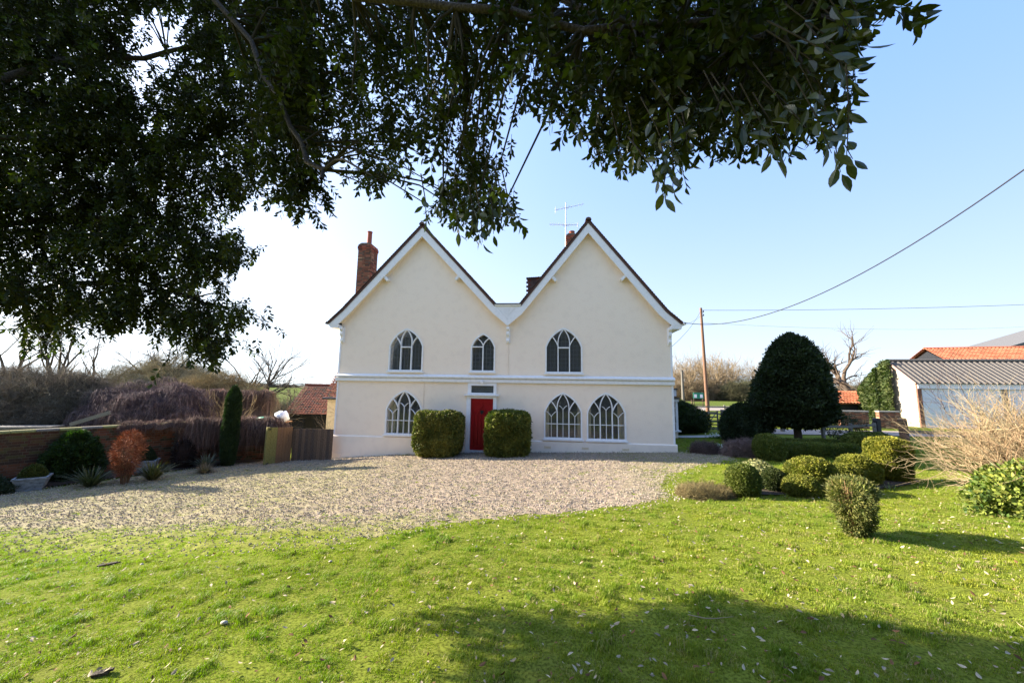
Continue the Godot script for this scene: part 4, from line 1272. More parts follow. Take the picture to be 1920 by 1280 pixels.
func make_door() -> void:
	var d := Node3D.new()
	d.name = "front_door"
	house.add_child(d)
	d.set_meta("label", "red boarded front door with black iron knocker")
	# frame: two posts, head, ledge, upper light
	var b := Bld.new()
	for r in [[-0.66, -0.505], [0.365, 0.49]]:
		b.bx(r[0], r[1], 0.17, 2.26, -0.12, 0.06)
	b.bx(-0.505, 0.365, 2.16, 2.26, -0.12, 0.055)
	for r in [[-0.63, -0.505], [0.365, 0.475]]:
		b.bx(r[0], r[1], 2.31, 2.75, -0.12, 0.05)
	b.bx(-0.505, 0.365, 2.31, 2.375, -0.12, 0.046)
	b.bx(-0.505, 0.365, 2.645, 2.75, -0.12, 0.046)
	part(d, "frame", b, M.white)
	b = Bld.new()
	b.bx(-0.74, 0.57, 2.262, 2.308, -0.05, 0.15)
	part(d, "ledge", b, M.white)
	b = Bld.new()
	b.bx(-0.504, 0.364, 2.376, 2.644, -0.06, -0.052)
	part(d, "pane", b, M.glass)
	b = Bld.new()
	b.bx(-0.68, 0.52, 0.10, 0.235, -0.1, 0.10)
	part(d, "threshold", b, M.white)
	b = Bld.new()
	b.bx(-0.72, 0.56, -0.3, 0.099, -0.05, 0.16)
	part(d, "step", b, M.plinth)
	# boards
	b = Bld.new()
	b.bx(-0.504, 0.364, 0.236, 2.159, -0.07, -0.045)
	part(d, "backing", b, M.red)
	for k in 6:
		b = Bld.new()
		var x0 := -0.50 + 0.1437 * k
		b.bx(x0 + 0.010, x0 + 0.134, 0.42, 1.56, -0.044, -0.014)
		part(d, "plank", b, M.red)
	for r in [[0.24, 0.41], [1.98, 2.155]]:
		b = Bld.new()
		b.bx(-0.5, 0.36, r[0], r[1], -0.0445, -0.012)
		part(d, "rail", b, M.red)
	# pointed panels with raised ribs in the head
	b = Bld.new()
	for k in 4:
		var x := -0.50 + 0.2155 * k
		b.ribbon(arc_between(Vector2(x, 1.55), Vector2(x + 0.107, 1.75), 0.02, 5), 0.022, -0.044, -0.018)
		b.ribbon(arc_between(Vector2(x + 0.2155, 1.55), Vector2(x + 0.107, 1.75), -0.02, 5), 0.022, -0.044, -0.0185)
	b.ribbon(arc_between(Vector2(-0.285, 1.56), Vector2(-0.07, 1.96), 0.03, 6), 0.022, -0.0435, -0.017)
	b.ribbon(arc_between(Vector2(0.145, 1.56), Vector2(-0.07, 1.96), -0.03, 6), 0.022, -0.0435, -0.0175)
	part(d, "rib", b, M.red)
	for k in 5:
		var st := Bld.new()
		for j in 9:
			st.lathe(Transform3D(Basis(Vector3.RIGHT, PI / 2), Vector3(-0.5 + 0.1437 * (k + 0.5), 0.47 + j * 0.075, -0.014)), [Vector2(0.011, 0.0), Vector2(0.007, 0.007), Vector2(0.0, 0.009)], 6)
		part(d, "stud", st, M.red)
	b = Bld.new()
	b.prism(PackedVector2Array([Vector2(-0.135, 1.71), Vector2(-0.005, 1.71), Vector2(-0.005, 1.64), Vector2(-0.07, 1.56), Vector2(-0.135, 1.64)]), -0.02, -0.005)
	b.tube([Vector3(-0.115, 1.67, 0.0), Vector3(-0.10, 1.60, 0.03), Vector3(-0.07, 1.575, 0.04), Vector3(-0.04, 1.60, 0.03), Vector3(-0.025, 1.67, 0.0)], [0.01, 0.011, 0.013, 0.011, 0.01], 6)
	part(d, "knocker", b, M.iron)
	b = Bld.new()
	b.lathe(Transform3D(Basis(Vector3.RIGHT, PI / 2), Vector3(0.18, 1.18, -0.02)), [Vector2(0.032, 0.0), Vector2(0.03, 0.008), Vector2(0.012, 0.012), Vector2(0.012, 0.04), Vector2(0.028, 0.05), Vector2(0.028, 0.065), Vector2(0.0, 0.075)], 12)
	part(d, "handle", b, M.iron)

# ---------------------------------------------------------------- plants
func clump(count: int, long: float, wide: float, spread: float, outward := 0.5) -> ArrayMesh:   # leaves round a twig end that points along +y
	var b := Bld.new()
	for k in count:
		var a := rng.randf() * TAU
		var d := Vector3(cos(a), rng.randf_range(-0.3, 1.0) + outward, sin(a)).normalized()
		var p := Vector3(rng.randf_range(-1, 1), rng.randf_range(-0.7, 0.5), rng.randf_range(-1, 1)) * spread
		var s := d.cross(Vector3(rng.randf_range(-1, 1), rng.randf_range(-1, 1), rng.randf_range(-1, 1))).normalized()
		var v := rng.randf_range(0.7, 1.3)
		b.col = Color(v, v, v)
		var l := long * rng.randf_range(0.7, 1.25)
		var w := wide * rng.randf_range(0.8, 1.2) * 0.5
		var n := s.cross(d)
		var m := p + d * l * 0.5 + n * l * 0.06
		b.tri(p, m - s * w, p + d * l)
		b.tri(p, p + d * l, m + s * w)
	return b.mesh()

func basis_y(y: Vector3, roll: float) -> Basis:
	y = y.normalized()
	var x := y.cross(Vector3.UP if absf(y.y) < 0.95 else Vector3.RIGHT).normalized()
	return Basis(x, y, x.cross(y)).rotated(y, roll)

func vary(c: Color, s: float) -> Color:
	var v := rng.randf_range(1.0 - s, 1.0 + s)
	return Color(c.r * v * rng.randf_range(1.0 - s * 0.4, 1.0 + s * 0.4), c.g * v, c.b * v)

func blob_mesh(surface: Callable, scale_in: float) -> Bld:
	var b := Bld.new()
	b.smooth = true
	var n := 20
	var m := 12
	for j in m + 1:
		for i in n + 1:
			var th := PI * j / m
			var ph := TAU * i / n
			var d := Vector3(sin(th) * cos(ph), cos(th), sin(th) * sin(ph))
			b.vert((surface.call(d) as Vector3) * scale_in, d)
	for j in m:
		for i in n:
			var a := j * (n + 1) + i
			b.ix.append_array(PackedInt32Array([a, a + n + 2, a + 1, a, a + n + 1, a + n + 2]))
	return b

func super_r(d: Vector3, r: Vector3, e: float) -> Vector3:   # point of a rounded box with half sizes r
	var q := Vector3(absf(d.x) / r.x, absf(d.y) / r.y, absf(d.z) / r.z)
	return d / pow(pow(q.x, e) + pow(q.y, e) + pow(q.z, e), 1.0 / e)

func clipped(called: String, label: String, category: String, at: Vector3, r: Vector3, e: float, count: int, leafl: float, c1: Color, c2: Color, lump := 0.03, turn := 0.0, group := "") -> Node3D:
	# a clipped evergreen: dense little sprigs over a rounded shape; at: middle of its foot
	var t := thing(called, label, category, at, turn, group)
	var off := rng.randf() * 500.0
	var surf := func(d: Vector3) -> Vector3:
		var p := super_r(d, r, e)
		var k := 1.0 + lump * 6.0 * nz.get_noise_3d(p.x * 130 + off, p.y * 130, p.z * 130)
		return p * k
	var mid := Vector3(0, r.y * 1.02, 0)
	var mean := c1.lerp(c2, 0.4)
	part(t, "inner_branches", blob_mesh(surf, 0.88), mat(lin(mean.r, mean.g, mean.b), 0.95)).position = mid
	var st := Bld.new()
	st.col = Color(0.06, 0.045, 0.03)
	st.tube([Vector3(0, -0.1, 0), Vector3(0.02, r.y * 0.4, 0.01)], [0.045, 0.03], 6)
	part(t, "stem", st, M.twig)
	var mesh := [clump(9, leafl, leafl * 0.55, leafl * 0.7), clump(9, leafl, leafl * 0.5, leafl * 0.8)]
	for q in 2:
		var w := []
		var tint := []
		for k in count / 2:
			var d := Vector3(rng.randfn(), rng.randfn(), rng.randfn()).normalized()
			# spread evenly over a boxy surface
			d = Vector3(d.x * r.x, d.y * r.y, d.z * r.z).normalized()
			var p: Vector3 = surf.call(d)
			var nn := Vector3(signf(p.x) * pow(absf(p.x / r.x), e - 1) / r.x, signf(p.y) * pow(absf(p.y / r.y), e - 1) / r.y, signf(p.z) * pow(absf(p.z / r.z), e - 1) / r.z).normalized()
			var dir := (nn + Vector3(rng.randf_range(-0.6, 0.6), rng.randf_range(-0.3, 0.8), rng.randf_range(-0.6, 0.6))).normalized()
			w.append(Transform3D(basis_y(dir, rng.randf() * TAU).scaled(Vector3.ONE * rng.randf_range(0.8, 1.25)), mid + p * rng.randf_range(0.93, 1.0)))
			var n1 := 0.5 + 0.7 * nz.get_noise_3d(p.x * 160 + off, p.y * 160, p.z * 160)
			tint.append(vary(c1.lerp(c2, clampf(n1 + rng.randf_range(-0.3, 0.3), 0, 1)), 0.2))
		scatter(t, "foliage", mesh[q], M.leaf_matt, w, tint)
	return t

func leafy(called: String, label: String, category: String, at: Vector3, prof: Array, count: int, mesh: ArrayMesh, m: Material, c1: Color, c2: Color, depth := 0.35, core := 0.72, lump := 0.12) -> Node3D:
	# a free-growing bush or crown; prof: Vector2(height, radius)
	var t := thing(called, label, category, at)
	var off := rng.randf() * 500.0
	var hs := []
	var rs := []
	for p in prof:
		hs.append(p.x)
		rs.append(p.y)
	var rad := func(h: float, a: float) -> float:
		return interp(hs, rs, h) * (1.0 + lump * 2.5 * nz.get_noise_3d(cos(a) * 90 + off, h * 90, sin(a) * 90))
	if core > 0:
		var b := Bld.new()
		var n := 16
		var steps := 14
		for j in steps + 1:
			var h := lerpf(hs[0], hs[-1], j / float(steps))
			for i in n + 1:
				var a := TAU * i / n
				var r: float = rad.call(h, a) * core
				b.vert(Vector3(cos(a) * r, h, sin(a) * r), Vector3(cos(a), 0.2, sin(a)).normalized())
		for j in steps:
			for i in n:
				var a := j * (n + 1) + i
				b.ix.append_array(PackedInt32Array([a, a + n + 2, a + n + 1, a, a + 1, a + n + 2]))
		var mean := c1.lerp(c2, 0.4)
		part(t, "inner_branches", b, mat(lin(mean.r, mean.g, mean.b), 0.95))
	var w := []
	var tint := []
	var total := 0.0
	for k in count:
		var h := 0.0
		while true:
			h = rng.randf_range(hs[0], hs[-1])
			if rng.randf() * rs.max() < interp(hs, rs, h) + 0.15 * rs.max():
				break
		var a := rng.randf() * TAU
		var r: float = rad.call(h, a) * (1.0 - depth * rng.randf() * rng.randf() + 0.10 * pow(rng.randf(), 4.0))
		var e: float = (interp(hs, rs, h - 0.05) - interp(hs, rs, h + 0.05)) / 0.1
		var dir := Vector3(cos(a), clampf(e, -1.5, 1.5) + rng.randf_range(-0.5, 0.7), sin(a)) + Vector3(rng.randf_range(-0.6, 0.6), 0, rng.randf_range(-0.6, 0.6))
		w.append(Transform3D(basis_y(dir, rng.randf() * TAU).scaled(Vector3.ONE * rng.randf_range(0.75, 1.3)), Vector3(cos(a) * r, h, sin(a) * r)))
		tint.append(vary(c1.lerp(c2, rng.randf()), 0.25))
	scatter(t, "foliage", mesh, m, w, tint)
	return t

func grow(b: Bld, p: Vector3, d: Vector3, long: float, r: float, level: int, top: int, opt: Dictionary) -> void:
	var pts := [p]
	var rad := [r]
	var n: int = opt.get("seg", 4) if level < 2 else 3
	var dirs := [d]
	var end: float = r * (0.55 if level < top else 0.35)
	for i in n:
		d = (d + Vector3(rng.randf_range(-1, 1), rng.randf_range(-1, 1), rng.randf_range(-1, 1)) * opt.get("crook", 0.2) + Vector3(0, opt.get("lift", 0.06), 0)).normalized()
		p += d * long / n
		pts.append(p)
		dirs.append(d)
		rad.append(lerpf(r, end, float(i + 1) / n))
	var sides := 7 if level == 0 else (5 if level == 1 else 3)
	b.tube(pts, rad, sides)
	if level >= top:
		return
	var kids: int = opt.kids[level]
	for k in kids:
		var s: float = 1.0 if k == 0 else rng.randf_range(opt.get("low", 0.3), 1.0)
		var f := s * n
		var i := mini(int(f), n - 1)
		var q: Vector3 = (pts[i] as Vector3).lerp(pts[i + 1], f - i)
		var dd: Vector3 = dirs[i]
		var side := dd.cross(Vector3(rng.randf_range(-1, 1), rng.randf_range(-1, 1), rng.randf_range(-1, 1))).normalized()
		var ang: float = rng.randf_range(opt.get("a0", 0.4), opt.get("a1", 0.9)) * (0.4 if k == 0 else 1.0)
		var nd := dd * cos(ang) + side * sin(ang)
		grow(b, q, nd.normalized(), long * rng.randf_range(0.55, 0.8) * opt.get("shrink", 1.0), maxf(lerpf(r, end, s) * rng.randf_range(0.55, 0.8), opt.get("thin", 0.004)), level + 1, top, opt)

func bare_tree(called: String, label: String, category: String, at: Vector3, h: float, r: float, opt: Dictionary, c: Color, group := "") -> Node3D:
	var t := thing(called, label, category, at, 0.0, group)
	var b := Bld.new()
	b.col = c
	# the trunk alone, then the crown
	var pts := []
	var rad := []
	var p := Vector3(0, -0.3, 0)
	var d := (opt.get("dir", Vector3.UP) as Vector3).normalized()
	var th: float = h * opt.get("trunk", 0.3)
	var dirs := []
	for i in 5:
		pts.append(p)
		rad.append(lerpf(r * 1.25, r * 0.8, i / 4.0))
		dirs.append(d)
		d = (d + Vector3(rng.randf_range(-1, 1), 0.1, rng.randf_range(-1, 1)) * opt.get("crook", 0.2) * 0.5).normalized()
		p += d * th / 4.0
	b.tube(pts, rad, 8)
	part(t, "trunk", b, M.twig)
	var cr := Bld.new()
	cr.col = c * Color(1.15, 1.12, 1.1)
	for k in opt.get("limbs", 4):
		var i: int = 4 if k == 0 else rng.randi_range(2, 4)
		var side := Vector3(rng.randf_range(-1, 1), 0, rng.randf_range(-1, 1)).normalized()
		var ang: float = 0.15 if k == 0 else rng.randf_range(0.4, opt.get("open", 0.9))
		grow(cr, pts[i], (dirs[i] * cos(ang) + side * sin(ang)).normalized(), h * opt.get("limb", 0.33), r * 0.62, 0, opt.get("top", 3), opt)
	part(t, "crown", cr, M.twig)
	return t

func hanging_clump(count: int, long: float, arch_out: float) -> ArrayMesh:   # thin dead stems springing up and falling over
	var b := Bld.new()
	for k in count:
		var a := rng.randf() * TAU
		var o := Vector3(cos(a), 0, sin(a))
		var l := long * rng.randf_range(0.5, 1.1)
		var s := Vector3(rng.randf_range(-0.14, 0.14), rng.randf_range(-0.04, 0.04), rng.randf_range(-0.14, 0.14))
		var v := rng.randf_range(0.65, 1.5)
		b.col = Color(v, v * rng.randf_range(0.9, 1.05), v * rng.randf_range(0.85, 1.05))
		var out := arch_out * rng.randf_range(0.4, 1.2)
		b.tube([s, s + o * out * 0.5 + Vector3(0, l * 0.12, 0), s + o * out + Vector3(0, -l * 0.15, 0), s + o * out * 1.15 + Vector3(rng.randf_range(-0.05, 0.05), -l * 0.55, 0), s + o * out * 1.1 + Vector3(rng.randf_range(-0.08, 0.08), -l, rng.randf_range(-0.05, 0.05))], [0.004, 0.004, 0.0035, 0.003, 0.0015], 3)
	return b.mesh()

func twig_clump(count: int, long: float, thick: float) -> ArrayMesh:
	var b := Bld.new()
	for k in count:
		var d := Vector3(rng.randf_range(-1, 1), rng.randf_range(-0.35, 1.0), rng.randf_range(-1, 1)).normalized()
		var s := Vector3(rng.randf_range(-1, 1), rng.randf_range(-1, 1), rng.randf_range(-1, 1)) * long * 0.35
		var v := rng.randf_range(0.55, 1.6)
		b.col = Color(v, v, v)
		var p := s + d * long * 0.5 + Vector3(rng.randf_range(-1, 1), rng.randf_range(-1, 1), rng.randf_range(-1, 1)) * long * 0.1
		var q := s + d * long + Vector3(0, -long * 0.08, 0)
		b.tube([s, p, q], [thick, thick * 0.8, thick * 0.3], 3)
		for e in 2:
			var f := p.lerp(q, rng.randf())
			b.tube([f, f + (d + Vector3(rng.randf_range(-1, 1), rng.randf_range(-1, 1), rng.randf_range(-1, 1))).normalized() * long * 0.35], [thick * 0.6, thick * 0.2], 3)
	return b.mesh()

func mound(called: String, label: String, category: String, at: Vector3, r: Vector3, count: int, meshes: Array, m: Material, c1: Color, c2: Color, up := true, e := 2.2, dep := 0.0, low := -0.15) -> Node3D:
	var t := thing(called, label, category, at)
	var off := rng.randf() * 500.0
	var surf := func(d: Vector3) -> Vector3:
		var p := super_r(d, r, e)
		return p * (1.0 + 0.5 * nz.get_noise_3d(p.x * 60 + off, p.y * 60, p.z * 60))
	var mean := c1.lerp(c2, 0.4)
	part(t, "tangle", blob_mesh(surf, 0.82), worn(lin(mean.r, mean.g, mean.b), 0.3, 0.5, 0.95, 0.06, 51))
	for q in meshes.size():
		var w := []
		var tint := []
		for k in count / meshes.size():
			var d := Vector3(rng.randfn(), rng.randfn(), rng.randfn()).normalized()
			d = Vector3(d.x * r.x, d.y * r.y, d.z * r.z).normalized()
			var p: Vector3 = surf.call(d)
			if p.y < low * r.y:
				p.y = absf(p.y)
			var bs := Basis(Vector3.UP, rng.randf() * TAU) if up else basis_y(d + Vector3(0, 0.5, 0), rng.randf() * TAU)
			w.append(Transform3D(bs.scaled(Vector3.ONE * rng.randf_range(0.7, 1.3)), p * (1.0 - dep * rng.randf())))
			tint.append(vary(c1.lerp(c2, rng.randf()), 0.25))
		scatter(t, "stems", meshes[q], m, w, tint)
	return t

func strap_plant(called: String, label: String, at: Vector3, n: int, tall: float, c1: Color, c2: Color, wide := 0.014, droop := 0.5) -> void:
	var b := Bld.new()
	for k in n:
		var a := rng.randf() * TAU
		var o := Vector3(cos(a), 0, sin(a))
		var s := Vector3(-sin(a), 0, cos(a)) * wide
		var l := tall * rng.randf_range(0.6, 1.15)
		var out := l * rng.randf_range(0.2, 1.15)
		var base := o * rng.randf_range(0.0, 0.07) + Vector3(0, -0.02, 0)
		b.col = vary(c1.lerp(c2, rng.randf()), 0.25)
		var pr := base
		for i in 5:
			var u := (i + 1) / 5.0
			var p := base + o * out * u + Vector3(0, l * (u - droop * u * u * out / l), 0)
			var w0 := 1.0 - pow(i / 5.0, 3)
			var w1 := 1.0 - pow(u, 3)
			b.quad(pr - s * w0, p - s * w1, p + s * w1, pr + s * w0)
			pr = p
	var t := thing(called, label, "plant", at)
	part(t, "leaves", b, M.leaf_matt)

func make_door_hedges() -> void:
	var c1 := Color(0.060, 0.085, 0.016)
	var c2 := Color(0.25, 0.22, 0.042)
	clipped("box_hedge", "tall clipped box bush with a sloping flat top beside the single arched window", "hedge", house.transform * Vector3(-1.50, 0.12, 0.72), Vector3(0.86, 0.78, 0.56), 5.0, 5600, 0.058, c1, c2, 0.02, HT, "clipped box bushes at the front door")
	clipped("box_hedge", "square clipped box bush on the handle side of the red door", "hedge", house.transform * Vector3(1.03, 0.18, 0.72), Vector3(0.74, 0.76, 0.56), 6.5, 5200, 0.058, c1, c2 * Color(0.9, 1.0, 1.0), 0.02, HT, "clipped box bushes at the front door")

func fence(called: String, label: String, pts: Array, tall: float, rails: Array, m: Material, thick := 0.10) -> Node3D:
	var t := thing(called, label, "fence", Vector3(pts[0].x, 0, pts[0].z))
	var o: Vector3 = Vector3(pts[0].x, 0, pts[0].z)
	for p in pts:
		var b := Bld.new()
		var q: Vector3 = p - o
		b.bx(-thick / 2, thick / 2, -0.3, tall, -thick / 2, thick / 2)
		part(t, "post", b, m, Transform3D(Basis.from_euler(Vector3(rng.randf_range(-0.03, 0.03), rng.randf() * 0.3, rng.randf_range(-0.03, 0.03))), q))
	for i in pts.size() - 1:
		for h in rails:
			var b := Bld.new()
			var a: Vector3 = pts[i] - o + Vector3(0, h, 0.06)
			var c: Vector3 = pts[i + 1] - o + Vector3(0, h + rng.randf_range(-0.03, 0.03), 0.06)
			b.bar(a, c, 0.04, 0.10, Vector3.UP)
			part(t, "rail", b, m)
	return t

func pantiles(parent: Node, e0: Vector2, e1: Vector2, z0: float, z1: float, pitch: float, c: Color) -> void:
	var b := Bld.new()
	var d := e1 - e0
	var n := maxi(3, int(d.length() / 0.30))
	d /= n
	var o := Vector2(-d.y, d.x).normalized()
	if o.y < 0:
		o = -o
	var cols := int(absf(z1 - z0) / pitch)
	for i in n:
		for k in cols:
			b.col = vary(c, 0.32)
			for s in 5:
				var f0 := s / 5.0
				var f1 := (s + 1) / 5.0
				var za := lerpf(z0, z1, (k + f0) / cols)
				var zb := lerpf(z0, z1, (k + f1) / cols)
				var ha := 0.065 * sin(f0 * TAU) + 0.06
				var hb := 0.065 * sin(f1 * TAU) + 0.06
				var p := e0 + d * i
				var q := e0 + d * (i + 1.12)
				var a := p + o * (ha + 0.05)
				var a2 := p + o * (hb + 0.05)
				var c1 := q + o * ha
				var c2 := q + o * hb
				b.quad(Vector3(a.x, a.y, za), Vector3(c1.x, c1.y, za), Vector3(c2.x, c2.y, zb), Vector3(a2.x, a2.y, zb))
				b.quad(Vector3(a.x, a.y, za), Vector3(a2.x, a2.y, zb), Vector3(p.x, p.y, zb), Vector3(p.x, p.y, za))
	part(parent, "pantiles", b, M.tile).set_meta("kind", "stuff")

func turned(parent: Node, called: String) -> Node3D:   # a frame whose x runs backward and z to the side, for roofs that face the front
	var h := Node3D.new()
	h.name = called
	parent.add_child(h, true)
	h.rotation.y = PI / 2
	return h

# ---------------------------------------------------------------- west side: garden wall, gate, barn
func make_west_side() -> void:
	# brick garden wall: the first run shows its bricks, the second is hung with dead creeper
	var A := Vector3(-15.9, 0, -7.4)
	var B := Vector3(-11.9, 0, -14.1)
	var C := Vector3(-9.0, 0, -15.25)
	var top := 1.14
	var base := -0.5
	var wl := thing("garden_wall", "old mossy red brick garden wall behind the planters", "wall", Vector3(A.x, base, A.z), -atan2(B.z - A.z, B.x - A.x))
	var long := A.distance_to(B)
	var tall := top - base
	var b := Bld.new()
	b.bx(0, long, 0, tall - 0.05, -0.23, -0.004)
	part(wl, "mortar_core", b, M.mortar)
	var bm := BoxMesh.new()
	bm.size = Vector3(0.213, 0.065, 0.10)
	var hm := BoxMesh.new()
	hm.size = Vector3(0.102, 0.065, 0.10)
	var bmat := []
	for c in [Color(0.085, 0.032, 0.018), Color(0.10, 0.040, 0.02), Color(0.062, 0.032, 0.018), Color(0.085, 0.068, 0.022), Color(0.11, 0.06, 0.022)]:
		bmat.append(worn(lin(c.r, c.g, c.b), 0.3, 0.35, 0.95, 0.05, 22 + bmat.size()))
	var rest := Bld.new()
	var count := 0
	var y := 0.15
	var row := 0
	while y + 0.07 < tall - 0.04:
		var x := -(row % 2) * 0.056
		var k := row % 2
		while x < long - 0.22:
			var l := 0.213 if k % 2 == 0 else 0.102
			var q := Vector3(x + l / 2, y + 0.033, -0.05 + 0.004 + rng.randf_range(-0.003, 0.003))
			if x > 1.0 and x < 5.6 and y > 0.75 and count < 300 and x > 0.2:
				part(wl, "brick", bm if k % 2 == 0 else hm, bmat[rng.randi() % 5], Transform3D(Basis(Vector3.UP, rng.randf_range(-0.01, 0.01)), q))
				count += 1
			elif x > 0:
				rest.col = brick_color(1)
				rest.box(Transform3D(Basis(), q), Vector3(l, 0.065, 0.10))
			x += l + 0.011
			k += 1
		y += 0.076
		row += 1
	part(wl, "bricks", rest, M.brick).set_meta("kind", "stuff")
	var cp := 0.0
	while cp < long - 0.1:   # rounded coping bricks with moss along the top
		var cb := Bld.new()
		cb.prism(PackedVector2Array([Vector2(-0.27, 0), Vector2(0.03, 0), Vector2(0.03, 0.03), Vector2(-0.04, 0.075), Vector2(-0.20, 0.075), Vector2(-0.27, 0.03)]), 0.0, 0.44)
		part(wl, "coping", cb, M.mossy_board if rng.randf() < 0.75 else M.mortar, Transform3D(Basis(Vector3.UP, PI / 2), Vector3(cp, tall - 0.048 + rng.randf_range(-0.004, 0.004), 0.0)) * Transform3D(Basis(Vector3(-1, 0, 0), Vector3(0, 1, 0), Vector3(0, 0, 1)), Vector3.ZERO))
		cp += 0.45
	var w2 := thing("garden_wall", "garden wall under dead hanging creeper next to the wooden gate", "wall", Vector3(B.x, base, B.z), -atan2(C.z - B.z, C.x - B.x))
	b = Bld.new()
	b.bx(0.05, B.distance_to(C), 0, tall, -0.23, -0.004)
	part(w2, "mortar_core", b, M.mortar)
	bricked(w2, "bricks", Transform3D(Basis(), Vector3(0.05, 0.1, 0)), B.distance_to(C) - 0.06, tall - 0.1, 1)
	# creeper
	var hang := [hanging_clump(12, 0.75, 0.22), hanging_clump(12, 0.6, 0.3)]
	var cc1 := Color(0.070, 0.046, 0.044)
	var cc2 := Color(0.30, 0.20, 0.155)
	var creeper := func(label: String, a: Vector3, c: Vector3, yt: float, n: int, deep: float, size := 1.0) -> void:
		var t := thing("creeper", label, "creeper", a)
		var dirn := (c - a)
		var side := Vector3(-dirn.z, 0, dirn.x).normalized()
		if side.z < 0:
			side = -side
		var cb := Bld.new()
		var steps := 14
		for i in steps:
			var f0 := float(i) / steps
			var f1 := float(i + 1) / steps
			var h0 := yt + 0.24 * nz.get_noise_1d(f0 * 900 + a.x * 50)
			var h1 := yt + 0.24 * nz.get_noise_1d(f1 * 900 + a.x * 50)
			var p0 := dirn * f0
			var p1 := dirn * f1
			cb.quad(p0 + side * 0.14 + Vector3(0, h0 - deep, 0), p0 + side * 0.12 + Vector3(0, h0, 0), p1 + side * 0.12 + Vector3(0, h1, 0), p1 + side * 0.14 + Vector3(0, h1 - deep, 0))
			cb.quad(p0 + side * 0.12 + Vector3(0, h0, 0), p0 - side * 0.25 + Vector3(0, h0 - 0.03, 0), p1 - side * 0.25 + Vector3(0, h1 - 0.03, 0), p1 + side * 0.12 + Vector3(0, h1, 0))
		part(t, "tangle", cb, worn(lin(0.12, 0.08, 0.068), 0.4, 0.5, 0.95, 0.05, 52))
		for q in 2:
			var w := []
			var ti := []
			for k in n / 2:
				var f := rng.randf()
				var dn := rng.randf() * rng.randf()
				w.append(Transform3D(Basis(Vector3.UP, rng.randf() * TAU).scaled(Vector3.ONE * rng.randf_range(0.6, 1.2) * size), dirn * f + side * rng.randf_range(-0.1, 0.2) + Vector3(0, yt + 0.24 * nz.get_noise_1d(f * 900 + a.x * 50) + rng.randf_range(-0.02, 0.14) - dn * deep * 0.8, 0)))
				ti.append(vary(cc1.lerp(cc2, rng.randf()), 0.3))
			scatter(t, "stems", hang[q], M.dry, w, ti)
	creeper.call("brown dead creeper hanging over the wall between cypress and wooden gate", B + Vector3(0.5, 0, 0.1), C + Vector3(0.15, 0, 0.25), 1.15, 640, 0.85, 1.0)
	creeper.call("dead creeper stems trailing along the coping of the brick wall", A.lerp(B, 0.80) + Vector3(0, 0, 0.05), B + Vector3(0.6, 0, 0.05), 1.16, 240, 0.16, 0.42)
	creeper.call("long bank of dead creeper over the far garden wall", Vector3(-19.5, 0, -21.5), Vector3(-13.0, 0, -21.2), 2.1, 800, 1.3, 1.0)
	mound("creeper_mound", "purple brown heap of dead creeper over a shed behind the wall", "creeper", Vector3(-15.9, 0.5, -17.2), Vector3(2.1, 1.85, 1.4), 1500, [hanging_clump(14, 0.8, 0.25), hanging_clump(14, 0.6, 0.2)], M.dry, Color(0.065, 0.048, 0.054), Color(0.24, 0.175, 0.165))
	# planters with clipped box
	for s in [[-12.75, -10.66, 0.36, 0.62, "weathered square planter with rust stain and a low mound of box", Color(0.05, 0.06, 0.012)], [-11.8, -12.84, 0.42, 0.60, "pale square planter with a dark box cone next to the orange shrub", Color(0.022, 0.03, 0.010)]]:
		var t := thing("planter", s[4], "planter", on(s[0], s[1], -0.01), 0.7 if s[0] < -12 else 0.5)
		var p := Bld.new()
		var h: float = s[2]
		var ww: float = s[3] / 2
		for k in 4:
			var r := Basis(Vector3.UP, PI / 2 * k)
			var lo := ww * 0.66
			p.quad(r * Vector3(-lo, 0, lo), r * Vector3(-ww * 0.94, h - 0.04, ww * 0.94), r * Vector3(ww * 0.94, h - 0.04, ww * 0.94), r * Vector3(lo, 0, lo))
			p.quad(r * Vector3(-ww, h - 0.04, ww), r * Vector3(-ww, h, ww), r * Vector3(ww, h, ww), r * Vector3(ww, h - 0.04, ww))
			p.quad(r * Vector3(-ww, h, ww), r * Vector3(-ww * 0.86, h, ww * 0.86), r * Vector3(ww * 0.86, h, ww * 0.86), r * Vector3(ww, h, ww))
			p.quad(r * Vector3(-ww, h - 0.04, ww), r * Vector3(ww, h - 0.04, ww), r * Vector3(ww * 0.9, h - 0.05, ww * 0.9), r * Vector3(-ww * 0.9, h - 0.05, ww * 0.9))
			p.quad(r * Vector3(-ww * 0.86, h, ww * 0.86), r * Vector3(-ww * 0.8, h - 0.06, ww * 0.8), r * Vector3(ww * 0.8, h - 0.06, ww * 0.8), r * Vector3(ww * 0.86, h, ww * 0.86))
		p.bx(-ww * 0.72, ww * 0.72, 0.0, 0.05, -ww * 0.72, ww * 0.72)
		part(t, "box", p, M.planter)
		var so := Bld.new()
		so.bx(-ww * 0.82, ww * 0.82, h - 0.08, h - 0.05, -ww * 0.82, ww * 0.82)
		part(t, "soil", so, M.soil)
		var cone: bool = s[0] > -12
		leafy("box_cone" if cone else "box_mound", "dark clipped box cone growing in the pale planter" if cone else "low green mound of box growing in the weathered planter", "shrub", on(s[0], s[1], h - 0.07), [Vector2(0, ww * 0.75), Vector2(0.12, ww * 0.8), Vector2(0.35, ww * 0.4), Vector2(0.5, 0.03)] if cone else [Vector2(0, ww * 0.8), Vector2(0.12, ww * 0.78), Vector2(0.28, ww * 0.5), Vector2(0.36, 0.05)], 900, clump(9, 0.03, 0.016, 0.02), M.leaf_matt, s[5], s[5] * Color(1.8, 1.7, 1.4), 0.1, 0.85, 0.03)
